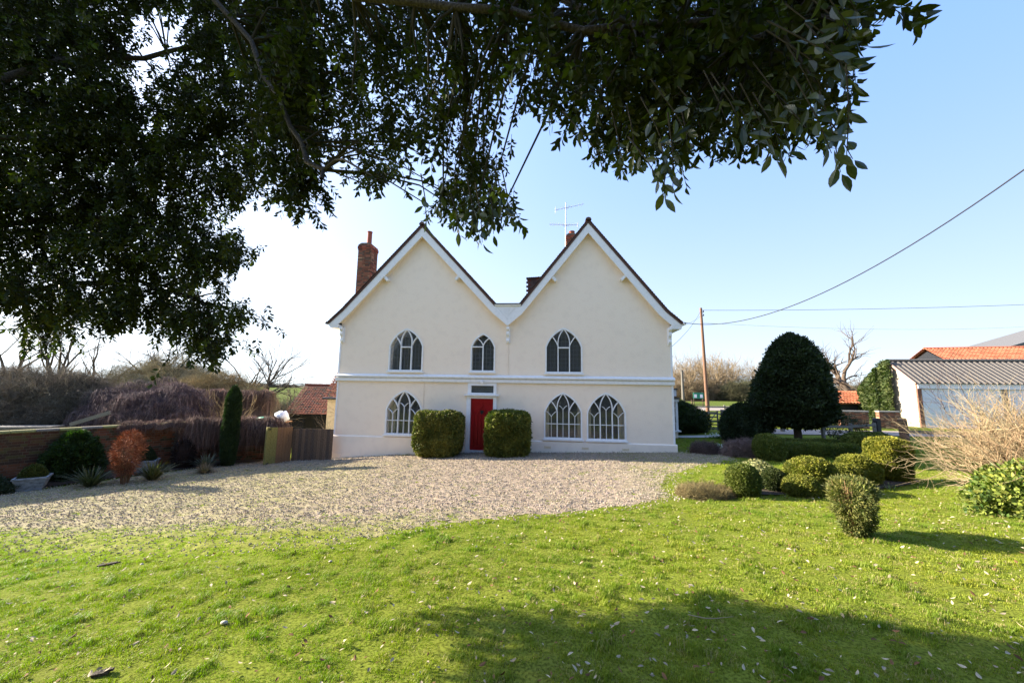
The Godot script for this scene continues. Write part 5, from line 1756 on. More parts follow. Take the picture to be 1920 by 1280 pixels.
	# border plants
	leafy("laurel_bush", "broad dark glossy laurel bush against the brick wall", "shrub", on(-12.95, -11.75), [Vector2(0, 0.42), Vector2(0.3, 0.60), Vector2(0.7, 0.58), Vector2(1.1, 0.36), Vector2(1.38, 0.1)], 1100, clump(8, 0.11, 0.042, 0.05), M.leaf, Color(0.022, 0.040, 0.012), Color(0.05, 0.085, 0.022))
	var og := leafy("copper_shrub", "upright shrub with orange brown dead leaves beside the planter", "shrub", on(-10.97, -11.35), [Vector2(0.3, 0.14), Vector2(0.6, 0.24), Vector2(0.95, 0.30), Vector2(1.25, 0.25), Vector2(1.46, 0.08)], 420, clump(9, 0.095, 0.012, 0.07, 1.4), M.dry, Color(0.17, 0.055, 0.028), Color(0.40, 0.17, 0.085), 0.9, 0.0, 0.35)
	var stm := Bld.new()
	for k in 34:
		var a := rng.randf() * TAU
		var rr := rng.randf_range(0.1, 0.36)
		stm.col = vary(Color(0.17, 0.095, 0.055), 0.3)
		stm.tube([Vector3(cos(a) * 0.07, -0.03, sin(a) * 0.07), Vector3(cos(a) * rr * 0.5, 0.45, sin(a) * rr * 0.5), Vector3(cos(a) * rr, rng.randf_range(0.8, 1.3), sin(a) * rr)], [0.010, 0.007, 0.004], 4)
	part(og, "stems", stm, M.twig)
	strap_plant("strap_leaf_plant", "grey green tuft of sword leaves between laurel and copper shrub", on(-11.61, -11.06), 150, 0.72, Color(0.035, 0.045, 0.022), Color(0.12, 0.125, 0.07))
	strap_plant("strap_leaf_plant", "tuft of sword leaves in front of the pale planter", on(-10.64, -11.87), 150, 0.72, Color(0.05, 0.055, 0.02), Color(0.16, 0.14, 0.06))
	strap_plant("strap_leaf_plant", "tall pale tuft of sword leaves beside the cypress", on(-10.42, -13.6), 100, 0.72, Color(0.09, 0.095, 0.07), Color(0.22, 0.21, 0.16))
	strap_plant("dry_grass_tuft", "low rounded tuft of dry tan grass on the drive edge", on(-9.87, -12.85), 520, 0.46, Color(0.20, 0.135, 0.085), Color(0.34, 0.25, 0.17), 0.004, 0.8)
	leafy("dark_shrub", "small dark purple shrub in front of the mossy wall", "shrub", on(-11.15, -13.5), [Vector2(0, 0.2), Vector2(0.3, 0.3), Vector2(0.7, 0.28), Vector2(0.95, 0.08)], 500, clump(8, 0.05, 0.02, 0.05), M.leaf_matt, Color(0.02, 0.012, 0.01), Color(0.04, 0.02, 0.014))
	leafy("low_shrub", "low spreading green plant at the foot of the weathered planter", "shrub", on(-13.25, -10.1), [Vector2(0, 0.55), Vector2(0.15, 0.6), Vector2(0.38, 0.15)], 500, clump(8, 0.06, 0.02, 0.05), M.leaf_matt, Color(0.02, 0.03, 0.012), Color(0.04, 0.055, 0.02))
	# Italian cypress
	leafy("cypress", "slim dark column of a cypress against the creeper wall", "tree", on(-9.98, -14.0), [Vector2(0.02, 0.14), Vector2(0.4, 0.22), Vector2(1.1, 0.245), Vector2(1.9, 0.235), Vector2(2.5, 0.19), Vector2(2.82, 0.03)], 4200, clump(10, 0.045, 0.014, 0.03, 1.6), M.leaf_matt, Color(0.022, 0.038, 0.014), Color(0.05, 0.08, 0.024), 0.2, 0.85, 0.10)
	# bed of soil under the border
	var bed := Bld.new()
	var line := [[-16.0, -8.3, -16.6, -7.6], [-13.4, -9.3, -14.6, -9.4], [-11.85, -12.0, -13.3, -12.2], [-10.4, -14.0, -11.9, -14.2], [-9.0, -15.0, -9.3, -15.25]]
	for i in line.size() - 1:
		for s in 10:
			var f0 := s / 10.0
			var f1 := (s + 1) / 10.0
			var a0 := Vector2(line[i][0], line[i][1]).lerp(Vector2(line[i + 1][0], line[i + 1][1]), f0)
			var a1 := Vector2(line[i][0], line[i][1]).lerp(Vector2(line[i + 1][0], line[i + 1][1]), f1)
			var c0 := Vector2(line[i][2], line[i][3]).lerp(Vector2(line[i + 1][2], line[i + 1][3]), f0)
			var c1 := Vector2(line[i][2], line[i][3]).lerp(Vector2(line[i + 1][2], line[i + 1][3]), f1)
			bed.quad(on(a0.x, a0.y, 0.05), on(c0.x, c0.y, 0.09), on(c1.x, c1.y, 0.09), on(a1.x, a1.y, 0.05))
	setting("flower_bed", bed, M.soil)
	# boarded gate standing open, and the boarded fence
	var fn := thing("board_fence", "dark brown vertical board fence between gate and house", "fence", Vector3(-8.3, -0.36, -15.0), 0.02)
	for k in 13:
		b = Bld.new()
		b.bx(0, 0.112, 0, 1.27 + rng.randf_range(-0.008, 0.008), 0, 0.022)
		part(fn, "board", b, [M.dark_board, M.dark_board_b, M.dark_board_c][(k * 7 + k / 3) % 3], Transform3D(Basis(Vector3.UP, rng.randf_range(-0.02, 0.02)), Vector3(0.117 * k, 0, rng.randf_range(-0.006, 0.004))))
	for yy in [0.25, 0.95]:
		b = Bld.new()
		b.bx(0, 1.5, yy, yy + 0.09, -0.05, -0.008)
		part(fn, "rail", b, M.dark_board)
	var gt := thing("wooden_gate", "brown boarded gate leaf standing open with yellow moss on its edge", "gate", Vector3(-8.30, -0.33, -14.94), 0.0)
	var gv := Vector3(-0.46, 0, 0.74)
	gt.rotation.y = -atan2(gv.z, gv.x)
	for k in 8:
		b = Bld.new()
		b.bx(0, 0.106, 0.02, 1.30 + 0.006 * k, 0, 0.024)
		part(gt, "board", b, M.mossy_board if k >= 5 else M.oak_board, Transform3D(Basis(), Vector3(0.109 * k, 0, rng.randf_range(-0.004, 0.004))))
	for yy in [0.2, 1.0]:
		b = Bld.new()
		b.bx(0, 0.87, yy, yy + 0.10, 0.026, 0.06)
		part(gt, "ledge", b, M.oak_board)
	b = Bld.new()
	b.bx(0.84, 0.93, 0.0, 1.36, -0.035, 0.06)
	part(gt, "stile", b, M.mossy_board)
	for yy in [0.08, 1.28]:
		b = Bld.new()
		b.bx(0.80, 0.88, yy - 0.02, yy + 0.02, -0.05, -0.036)
		part(gt, "hinge", b, M.iron)
	# behind the gate: a pallet crate with sacks on it
	var pc := thing("pallet_crate", "orange brown timber crate standing behind the wooden gate", "crate", Vector3(-10.9, -1.0, -17.6))
	for k in 6:
		b = Bld.new()
		b.bx(-0.75, 0.85, 0.05 + 0.32 * k, 0.05 + 0.32 * k + 0.27, 0.5, 0.53)
		part(pc, "slat", b, M.oak_board)
	for x in [-0.72, 0.0, 0.78]:
		b = Bld.new()
		b.bx(x, x + 0.09, 0, 1.98, 0.535, 0.6)
		part(pc, "upright", b, M.oak_board)
	b = Bld.new()
	b.bx(-0.75, 0.85, 1.90, 1.95, -0.4, 0.499)
	part(pc, "lid", b, M.oak_board)
	for s in [[-10.95, Color(0.05, 0.30, 0.20), Vector3(0.36, 0.10, 0.2), "green plastic bundle lying on the timber crate", "bundle"], [-10.15, Color(0.62, 0.66, 0.76), Vector3(0.26, 0.25, 0.22), "white plastic sack standing on the timber crate", "sack"], [-11.4, Color(0.30, 0.18, 0.28), Vector3(0.14, 0.10, 0.14), "small mauve bag on the timber crate", "bag"]]:
		var rr: Vector3 = s[2]
		var sf := func(d: Vector3) -> Vector3: return super_r(d, rr, 2.6) * (1.0 + 0.5 * nz.get_noise_3d(d.x * 90, d.y * 120 + s[0] * 50, d.z * 90))
		var o := part(self, s[4], blob_mesh(sf, 1.0), mat(lin(s[1].r, s[1].g, s[1].b), 0.45))
		o.position = Vector3(s[0], 0.95 + rr.y * 0.85, -17.35)
		tag(o, s[3], s[4])
	# black boarded barn with a plain tile roof
	roof_red = 0.85
	var bn := thing("tiled_barn", "black boarded barn with a red plain tile roof", "barn", Vector3(-13.9, -1.6, -24.0), 0.16)
	var wa := Bld.new()
	wa.bx(0.1, 7.0, 0, 2.5, -6.5, -0.4)
	part(bn, "core_wall", wa, M.tar_board)
	for k in 12:
		b = Bld.new()
		b.box(Transform3D(Basis(Vector3.RIGHT, -0.08), Vector3(3.55, 0.12 + 0.2 * k, -0.38)), Vector3(6.95, 0.215, 0.022))
		part(bn, "weatherboard", b, M.tar_board)
	b = Bld.new()
	b.bx(1.05, 2.3, 0.0, 2.3, -0.36, -0.34)
	part(bn, "door", b, M.iron)
	b = Bld.new()
	b.tri(Vector3(0.1, 2.5, -0.4), Vector3(0.1, 4.15, -3.4), Vector3(0.1, 2.5, -6.4))
	part(bn, "gable", b, M.tar_board)
	var rf := turned(bn, "roof")
	tiled_slope(rf, "plain_tiles", Vector2(0.0, 2.42), Vector2(3.4, 4.22), -0.1, 7.2, 44)
	tiled_slope(rf, "plain_tiles", Vector2(6.8, 2.42), Vector2(3.4, 4.22), -0.1, 7.2, 44)
	b = Bld.new()
	b.col = Color(0.13, 0.05, 0.035)
	b.tube([Vector3(3.4, 4.22, -0.12), Vector3(3.4, 4.22, 7.2)], [0.10, 0.10], 8, true)
	part(rf, "ridge", b, M.tile)
	# rear wing of the house
	var wg := thing("rear_wing", "cream rendered wing with plain tile roof behind the house corner", "building", Vector3(-10.05, -1.5, -21.0), 0.12)
	b = Bld.new()
	b.bx(0.05, 4.2, 0, 3.5, -5.6, -0.25)
	part(wg, "wall", b, M.cream_wall)
	b = Bld.new()
	b.tri(Vector3(0.05, 3.5, -0.25), Vector3(0.05, 5.45, -2.9), Vector3(0.05, 3.5, -5.6))
	part(wg, "gable", b, M.cream_wall)
	rf = turned(wg, "roof")
	tiled_slope(rf, "plain_tiles", Vector2(0.0, 3.42), Vector2(2.9, 5.55), -0.12, 4.4, 28)
	tiled_slope(rf, "plain_tiles", Vector2(5.8, 3.42), Vector2(2.9, 5.55), -0.12, 4.4, 28)
	b = Bld.new()
	b.tube([Vector3(-0.12, 3.40, 0.06), Vector3(4.3, 3.40, 0.06)], [0.06, 0.06], 8, true)
	part(wg, "gutter", b, M.lead)
	# climber trained on the wing
	var cl := thing("bare_climber", "leafless climber trained up the cream wall of the wing", "climber", Vector3(-9.75, -1.2, -20.55), 0.12)
	var cb2 := Bld.new()
	cb2.col = Color(0.13, 0.10, 0.075)
	for k in 5:
		grow(cb2, Vector3(0.1 * k, 0.2 * k, 0.05), Vector3(rng.randf_range(-0.7, 0.9), 1.0, 0.1).normalized(), 1.5, 0.022, 0, 2, {"kids": [4, 3], "crook": 0.45, "lift": 0.02})
	part(cl, "branches", cb2, M.twig)
	# thicket and trees beyond the wall
	var tm := [twig_clump(16, 0.6, 0.006), twig_clump(16, 0.55, 0.005)]
	for s in [[-21.5, -17.5, 3.4, 1.75, "dense tangle of grey brown brambles behind the brick wall", Color(0.10, 0.085, 0.06), 2400], [-26.0, -19.0, 3.5, 2.2, "taller bramble thicket standing at the end of the garden", Color(0.11, 0.09, 0.065), 1800], [-20.5, -26.5, 3.6, 2.3, "olive brown scrub between bramble thicket and bare trees", Color(0.15, 0.12, 0.06), 1800], [-27.5, -31.0, 5.0, 3.4, "far olive brown scrub below the bare trees", Color(0.15, 0.125, 0.065), 1800]]:
		mound("thicket", s[4], "bushes", Vector3(s[0], gnd(s[0], s[1]) + 1.45, s[1]), Vector3(s[2], s[3] * 1.1, s[2] * 0.6), s[6], tm, M.twig, s[5] * Color(0.8, 0.8, 0.8), s[5] * Color(3.0, 2.9, 2.8), false, 2.0, 0.12)
	for s in [[-18.2, -33.0, 1.3, 1.2, "low grey green bush in the field edge behind the crate"], [-15.6, -34.5, 1.6, 1.5, "rounded grey bush beside the tiled barn"], [-20.5, -37.0, 2.2, 1.5, "wide scrubby bush below the bright field"]]:
		mound("field_bush", s[4], "bush", Vector3(s[0], gnd(s[0], s[1]) + 0.5, s[1]), Vector3(s[2] * 1.4, s[3], s[2]), 500, tm, M.twig, Color(0.10, 0.10, 0.06), Color(0.20, 0.19, 0.12), false, 2.0, 0.1)
	var o1 := {"kids": [4, 4, 3], "top": 3, "crook": 0.22, "lift": 0.05, "limbs": 5, "open": 1.0, "thin": 0.010}
	var gcol := Color(0.085, 0.068, 0.052)
	bare_tree("bare_tree", "leafless tree leaning over the cypress beside the bright field", "tree", Vector3(-24.2, -0.9, -35.5), 7.6, 0.24, o1.merged({"dir": Vector3(0.45, 1, 0.0), "trunk": 0.25, "limbs": 6, "limb": 0.45, "open": 0.8}, true), gcol, "leafless trees beyond the garden wall")
	bare_tree("bare_tree", "leafless tree with a long slanting limb behind the creeper mound", "tree", Vector3(-30.6, -0.8, -31.5), 7.0, 0.26, o1.merged({"dir": Vector3(0.75, 1, 0), "limb": 0.45}, true), gcol, "leafless trees beyond the garden wall")
	for s in [[-37.5, -29.0, 9.0, "leafless tree at the far end of the bramble thicket"], [-35.5, -30.5, 9.5, "straight leafless tree behind the taller thicket"], [-32.0, -30.0, 8.0, "slim leafless tree rising from the scrub"], [-28.0, -33.0, 7.0, "forked leafless tree behind the olive scrub"], [-33.8, -28.5, 8.5, "upright leafless tree over the brambles"], [-26.3, -31.0, 5.5, "short leafless tree above the creeper mound"]]:
		bare_tree("bare_tree", s[3], "tree", Vector3(s[0], -0.9, s[1]), s[2], 0.15, o1.merged({"kids": [3, 3, 2], "trunk": 0.42, "limb": 0.33, "dir": Vector3(rng.randf_range(-0.15, 0.15), 1, 0)}, true), gcol, "leafless trees beyond the garden wall")
	bare_tree("bare_sapling", "slender leafless sapling growing behind the timber crate", "tree", Vector3(-15.6, -1.2, -24.5), 3.6, 0.06, o1.merged({"trunk": 0.2, "limb": 0.5, "dir": Vector3(0.35, 1, 0), "limbs": 5}, true), Color(0.11, 0.09, 0.06))
	bare_tree("bare_sapling", "pale upright stems sprouting behind the creeper wall", "shrub", Vector3(-13.2, -0.8, -18.6), 2.6, 0.03, o1.merged({"trunk": 0.1, "limb": 0.55, "limbs": 9, "open": 0.55, "kids": [2, 2, 2]}, true), Color(0.24, 0.18, 0.09))
	# a lattice cold frame and a leaning plank behind the wall
	var cf := thing("cold_frame", "grey white slatted cold frame showing over the brick wall", "cold frame", Vector3(-18.6, -0.4, -14.2), 0.25)
	b = Bld.new()
	b.bx(-1.5, 1.5, 0, 1.28, -0.7, -0.06)
	part(cf, "box", b, M.grey_wood)
	for k in 8:
		b = Bld.new()
		b.bx(-1.5, 1.5, 0.5 + 0.1 * k, 0.56 + 0.1 * k, -0.05, -0.02)
		part(cf, "slat", b, M.grey_wood)
	var pk := Bld.new()
	pk.box(Transform3D(Basis(Vector3(0, 0, 1), 0.32), Vector3(0, 0, 0)), Vector3(1.5, 0.14, 0.04))
	var pkn := part(self, "leaning_plank", pk, M.grey_wood)
	pkn.position = Vector3(-15.7, 1.2, -14.6)
	tag(pkn, "grey plank leaning against the creeper mound", "plank")

# ---------------------------------------------------------------- topiary and shrubs on the lawn
func make_topiary() -> void:
	var y1 := Color(0.075, 0.095, 0.014)
	var y2 := Color(0.27, 0.255, 0.030)
	clipped("box_ball", "round clipped box ball at the corner of the gravel drive", "topiary", on(4.78, -8.15, -0.03), Vector3(0.305, 0.32, 0.305), 2.3, 2600, 0.032, Color(0.055, 0.085, 0.015), Color(0.16, 0.18, 0.03), 0.02)
	clipped("box_ball", "smaller dark clipped box ball beside the variegated bush", "topiary", on(5.62, -8.5, -0.05), Vector3(0.20, 0.26, 0.2), 2.3, 1200, 0.03, Color(0.03, 0.045, 0.012), Color(0.07, 0.085, 0.018), 0.03)
	clipped("yew_mound", "humped clipped yew with a sloping shoulder next to the variegated bush", "topiary", on(6.35, -8.35, -0.05), Vector3(0.45, 0.37, 0.40), 2.5, 3000, 0.036, y1, y2, 0.04)
	clipped("yew_mound", "low shoulder of clipped yew joined to the humped one", "topiary", on(5.95, -8.1, -0.05), Vector3(0.34, 0.22, 0.32), 2.3, 1800, 0.034, y1, y2, 0.04)
	clipped("yew_hedge", "wave shaped clipped yew hedge running up to the tall drum", "topiary", on(7.45, -8.95, -0.05), Vector3(0.55, 0.25, 0.36), 2.4, 3200, 0.036, y1, y2, 0.04, 0.15)
	clipped("yew_hedge", "crest of the clipped yew wave beside the tall drum", "topiary", on(8.02, -9.15, -0.05), Vector3(0.40, 0.33, 0.38), 2.5, 3000, 0.036, y1, y2, 0.04)
	clipped("yew_drum", "tall drum of clipped yew in front of the gate posts", "topiary", on(9.0, -9.4, -0.05), Vector3(0.39, 0.52, 0.39), 3.2, 4200, 0.036, y1, Color(0.30, 0.275, 0.030), 0.03)
	leafy("variegated_bush", "loose pale variegated bush between the box ball and the yew", "shrub", on(5.62, -9.05), [Vector2(0, 0.45), Vector2(0.2, 0.5), Vector2(0.4, 0.36), Vector2(0.56, 0.08)], 1100, clump(8, 0.045, 0.024, 0.04), M.leaf_matt, Color(0.14, 0.16, 0.05), Color(0.36, 0.33, 0.17), 0.3)
	mound("heather_mound", "low spreading mound of brown heather at the lawn edge", "heather", on(4.0, -8.2, 0.0), Vector3(0.52, 0.14, 0.34), 800, [twig_clump(12, 0.13, 0.0022), twig_clump(12, 0.10, 0.002)], M.twig, Color(0.13, 0.11, 0.05), Color(0.33, 0.26, 0.12), false)
	# cut-back conifer alone on the lawn
	var t := leafy("cutback_conifer", "hacked back conifer bush with bare brown stems alone on the lawn", "shrub", on(4.82, -5.6), [Vector2(0.03, 0.12), Vector2(0.2, 0.19), Vector2(0.42, 0.27), Vector2(0.60, 0.30), Vector2(0.71, 0.24), Vector2(0.77, 0.10)], 1300, clump(11, 0.045, 0.012, 0.04, 0.9), M.leaf_matt, Color(0.065, 0.085, 0.020), Color(0.23, 0.22, 0.06), 0.75, 0.42, 0.36)
	var b := Bld.new()
	for k in 46:
		var a := rng.randf() * TAU if k % 2 else PI + rng.randf_range(-0.9, 0.6)
		var r := rng.randf_range(0.12, 0.32)
		b.col = vary(Color(0.30, 0.19, 0.10), 0.3)
		b.tube([Vector3(cos(a) * 0.05, -0.03, sin(a) * 0.05), Vector3(cos(a) * r * 0.7, 0.35, sin(a) * r * 0.7), Vector3(cos(a) * r, rng.randf_range(0.5, 0.78), sin(a) * r)], [0.014, 0.009, 0.003], 5)
	part(t, "stems", b, M.twig)
	# big twiggy shrub with ivy round its foot
	var ts := thing("twiggy_shrub", "large leafless shrub of tan twigs rising out of ivy", "shrub", on(9.4, -6.95))
	b = Bld.new()
	for k in 170:
		var a := rng.randf() * TAU
		var lean := rng.randf_range(0.03, 0.72)
		b.col = vary(Color(0.36, 0.265, 0.155), 0.35)
		var d := Vector3(cos(a) * lean, 1.0, sin(a) * lean).normalized()
		grow(b, Vector3(cos(a), 0, sin(a)) * rng.randf_range(0.0, 0.45), d, rng.randf_range(1.0, 1.6), 0.012, 0, 2, {"kids": [8, 5], "crook": 0.5, "lift": 0.09, "shrink": 0.72, "a0": 0.3, "a1": 1.1, "low": 0.2, "thin": 0.0022, "seg": 5})
	part(ts, "twigs", b, M.twig)
	leafy("ivy", "green and yellow ivy heaped round the foot of the twiggy shrub", "ivy", on(8.75, -6.45), [Vector2(0.0, 0.85), Vector2(0.3, 0.85), Vector2(0.55, 0.66), Vector2(0.8, 0.3), Vector2(0.9, 0.05)], 2400, clump(7, 0.058, 0.048, 0.05), M.leaf, Color(0.055, 0.105, 0.022), Color(0.25, 0.27, 0.05), 0.5, 0.65, 0.3)
	bare_tree("bare_sapling", "dark leafless sapling spreading in front of the white roller door", "tree", on(11.9, -9.2), 2.9, 0.04, {"kids": [4, 3, 3], "top": 3, "crook": 0.3, "limbs": 5, "open": 1.1, "limb": 0.42, "trunk": 0.3, "thin": 0.004, "dir": Vector3(-0.2, 1, 0)}, Color(0.055, 0.038, 0.04))
	# daffodil shoots
	strap_plant("daffodil_shoots", "few upright pale daffodil shoots in front of the yew", on(7.3, -8.0), 14, 0.20, Color(0.14, 0.20, 0.10), Color(0.25, 0.32, 0.18), 0.006, 0.1)
	strap_plant("daffodil_shoots", "second clump of daffodil shoots under the tall drum", on(8.15, -8.5), 12, 0.2, Color(0.14, 0.20, 0.10), Color(0.25, 0.32, 0.18), 0.006, 0.1)
	# soil under the topiary
	var bed := Bld.new()
	var n := 26
	for i in n:
		var f0 := float(i) / n
		var f1 := float(i + 1) / n
		var c0 := Vector2(4.25, -8.35).lerp(Vector2(9.5, -9.3), f0)
		var c1 := Vector2(4.25, -8.35).lerp(Vector2(9.5, -9.3), f1)
		var w0 := 0.55 * sqrt(sin(PI * clampf(f0 + 0.01, 0.01, 0.99))) + 0.06 * nz.get_noise_1d(f0 * 3000.0)
		var w1 := 0.55 * sqrt(sin(PI * clampf(f1 + 0.01, 0.01, 0.99))) + 0.06 * nz.get_noise_1d(f1 * 3000.0)
		bed.quad(on(c0.x, c0.y + w0, 0.03), on(c0.x, c0.y, 0.06), on(c1.x, c1.y, 0.06), on(c1.x, c1.y + w1, 0.03))
		bed.quad(on(c0.x, c0.y, 0.06), on(c0.x, c0.y - w0, 0.03), on(c1.x, c1.y - w1, 0.03), on(c1.x, c1.y, 0.06))
	setting("flower_bed_001", bed, M.soil)
	# shaded box garden beyond
	var dk1 := Color(0.055, 0.085, 0.015)
	var dk2 := Color(0.16, 0.18, 0.03)
	clipped("box_edging", "long low dark box hedge in the shade beyond the yews", "hedge", on(9.7, -12.6, -0.04), Vector3(1.35, 0.25, 0.3), 6.0, 3500, 0.045, dk1, dk2, 0.03)
	clipped("box_edging", "second low box hedge behind the first in the shade", "hedge", on(10.2, -14.0, -0.04), Vector3(1.6, 0.22, 0.25), 6.0, 2500, 0.05, dk1, dk2, 0.03)
	clipped("box_dome", "dark round box dome at the end of the low hedge", "topiary", on(8.2, -12.5, -0.05), Vector3(0.42, 0.40, 0.42), 2.4, 2000, 0.045, dk1, dk2, 0.03)
	clipped("box_dome", "broad dark box dome behind the tall yew drum", "topiary", on(11.9, -13.0, -0.05), Vector3(0.75, 0.42, 0.55), 2.6, 2400, 0.05, dk1, dk2, 0.03)
	mound("lavender", "twiggy mauve brown lavender in the shade by the low hedge", "lavender", on(7.9, -13.2, 0.05), Vector3(0.6, 0.36, 0.45), 700, [twig_clump(12, 0.22, 0.003)], M.twig, Color(0.12, 0.085, 0.075), Color(0.26, 0.19, 0.17), false)
	mound("lavender", "small mauve brown lavender near the house lawn", "lavender", on(6.9, -13.9, 0.02), Vector3(0.35, 0.22, 0.3), 300, [twig_clump(12, 0.18, 0.003)], M.twig, Color(0.10, 0.07, 0.06), Color(0.2, 0.15, 0.13), false)
	var fl := Bld.new()
	fl.col = Color(0.8, 0.82, 0.8)
	for k in 3:
		var a := TAU * k / 3
		leaf(fl, Transform3D(Basis(Vector3.UP, a) * Basis(Vector3.RIGHT, 2.5), Vector3(0, 0.12, 0)), 0.03, 0.016, 0.2, 0.2)
	for s in [[9.9, -17.6, 1.0, "drift of white snowdrops under the dark evergreen bush"], [8.0, -14.3, 0.7, "patch of white snowdrops beside the lavender"]]:
		var sd := thing("snowdrops", s[3], "flowers", on(s[0], s[1]))
		var w := []
		var ti := []
		var w2 := []
		var t2 := []
		for k in 170:
			var p := Vector3(rng.randfn() * 0.45 * s[2], 0, rng.randfn() * 0.25)
			w.append(Transform3D(Basis(Vector3.UP, rng.randf() * TAU).scaled(Vector3.ONE * rng.randf_range(1.0, 1.7)), p))
			ti.append(Color(1, 1, 1))
			w2.append(Transform3D(Basis(Vector3.UP, rng.randf() * TAU).scaled(Vector3.ONE * 2.2), p))
			t2.append(Color(0.05, 0.10, 0.03))
		scatter(sd, "flowers", fl.mesh(), M.leaf_matt, w, ti)
		scatter(sd, "leaves", tuft(8, 0.05, 0.02, 0.002), M.grass, w2, t2)

# ---------------------------------------------------------------- east side: holly, fences, farm buildings, wires
func make_east_side() -> void:
	var hc1 := Color(0.020, 0.032, 0.014)
	var hc2 := Color(0.050, 0.070, 0.030)
	var h := leafy("evergreen_tree", "dark dome crowned evergreen tree on a short trunk behind the box garden", "tree", on(11.35, -15.5), [Vector2(0.72, 0.4), Vector2(0.95, 1.0), Vector2(1.3, 1.30), Vector2(2.0, 1.40), Vector2(2.7, 1.30), Vector2(3.4, 1.0), Vector2(3.9, 0.68), Vector2(4.25, 0.40), Vector2(4.42, 0.05)], 7000, clump(9, 0.12, 0.050, 0.09), M.leaf, hc1, hc2, 0.35, 0.76, 0.17)
	var b := Bld.new()
	b.tube([Vector3(0, -0.2, 0), Vector3(0.02, 0.4, 0), Vector3(-0.03, 1.2, 0)], [0.17, 0.14, 0.11], 9)
	part(h, "trunk", b, M.bark)
	leafy("evergreen_bush", "dark rounded evergreen bush under the edge of the dome crowned tree", "shrub", on(9.75, -16.3), [Vector2(0, 0.7), Vector2(0.4, 0.95), Vector2(0.9, 0.92), Vector2(1.35, 0.6), Vector2(1.6, 0.1)], 2400, clump(8, 0.08, 0.034, 0.06), M.leaf, hc1, hc2, 0.3, 0.8, 0.12)
	leafy("laurel_hedge", "dark laurel hedge between the bay window and the garden gate", "hedge", on(8.7, -20.6), [Vector2(0, 1.3), Vector2(0.5, 1.45), Vector2(1.0, 1.3), Vector2(1.45, 0.6), Vector2(1.6, 0.1)], 2400, clump(8, 0.09, 0.04, 0.07), M.leaf, Color(0.014, 0.026, 0.008), Color(0.05, 0.07, 0.018), 0.3, 0.8, 0.15)
	leafy("laurel_hedge", "sunlit yellow green shrub at the foot of the tall pole", "hedge", on(12.2, -28.5), [Vector2(0, 1.2), Vector2(0.6, 1.4), Vector2(1.1, 0.9), Vector2(1.5, 0.2)], 1500, clump(8, 0.10, 0.045, 0.08), M.leaf_matt, Color(0.06, 0.075, 0.015), Color(0.16, 0.16, 0.04), 0.3, 0.7, 0.2)
	var path := Bld.new()
	for k in 8:
		var x0 := 6.9 + k * 0.5
		path.quad(on(x0, -17.9, 0.03), on(x0, -18.7, 0.03), on(x0 + 0.5, -18.7, 0.03), on(x0 + 0.5, -17.9, 0.03))
	setting("path", path, M.stone)
	# garden gate
	var g := thing("garden_gate", "small grey five bar garden gate beside the laurel hedge", "gate", on(10.15, -20.6), 0.0)
	for y in [0.12, 0.32, 0.52, 0.72, 0.95]:
		b = Bld.new()
		b.bx(0, 0.78, y, y + 0.07, -0.015, 0.015)
		part(g, "bar", b, M.grey_wood)
	for x in [0.0, 0.72]:
		b = Bld.new()
		b.bx(x, x + 0.07, 0.05, 1.08, 0.016, 0.05)
		part(g, "stile", b, M.grey_wood)
	b = Bld.new()
	b.bar(Vector3(0.05, 0.12, 0.035), Vector3(0.70, 1.0, 0.035), 0.06, 0.025, Vector3.UP)
	part(g, "brace", b, M.grey_wood)
	fence("rail_fence", "grey post and rail fence beside the small garden gate", [on(11.1, -20.4), on(11.55, -20.3), on(12.9, -20.6), on(14.6, -21.0)], 1.15, [0.35, 0.72, 1.0], M.grey_wood, 0.15)
	fence("rail_fence", "grey rail fence running behind the dome crowned tree to a black post", [on(11.6, -17.6), on(13.1, -16.4), on(14.7, -16.9), on(16.3, -17.5)], 0.80, [0.68], M.grey_wood)
	fence("rail_fence", "weathered rail fence along the lane below the leafless wood", [on(14.2, -30.5), on(16.6, -30.2), on(19.0, -30.0), on(21.5, -29.8)], 1.1, [0.45, 0.95], M.grey_wood)
	fence("rail_fence", "old rail fence in front of the green notice board", [on(21.5, -52.0), on(24.5, -52.5), on(27.0, -53.0)], 1.1, [0.5, 0.95], M.dark_board, 0.14)
	# gate posts
	for s in [[16.55, -17.65, 0.24, 1.0, "black round topped gate post where the rail fence ends", M.tar_board, 0.0], [12.85, -12.75, 0.20, 1.30, "dark round topped timber post leaning beside the yew drum", M.dark_board, 0.07]]:
		var t := thing("gate_post", s[4], "post", on(s[0], s[1]), 0.3)
		b = Bld.new()
		var w: float = s[2] / 2
		var pr := PackedVector2Array([Vector2(-w, -0.3), Vector2(w, -0.3)])
		for k in 9:
			var a := PI * k / 8
			pr.append(Vector2(cos(a) * w, s[3] - w + sin(a) * w))
		b.prism(pr, -w * 0.8, w * 0.8)
		part(t, "shaft", b, s[5], Transform3D(Basis(Vector3(0, 0, 1), s[6]), Vector3.ZERO))
		b = Bld.new()
		b.bx(w * 0.9, w * 1.25, s[3] * 0.55, s[3] * 0.62, -0.03, 0.03)
		part(t, "latch", b, M.iron)
	fence("rail_fence", "single grey rail running from the leaning post behind the twiggy shrub", [on(12.87, -12.8), on(15.4, -12.2), on(18.0, -11.7)], 0.85, [0.86], M.grey_wood)
	# farm track and lane
	var tr := Bld.new()
	for k in 40:
		var x0 := 13.0 + k * 1.0
		var n0 := 0.3 * nz.get_noise_1d(x0 * 60)
		var n1 := 0.3 * nz.get_noise_1d((x0 + 1) * 60)
		tr.quad(on(x0, -19.6 + n0, 0.03), on(x0, -22.3 + n0, 0.03), on(x0 + 1, -22.3 + n1, 0.03), on(x0 + 1, -19.6 + n1, 0.03))
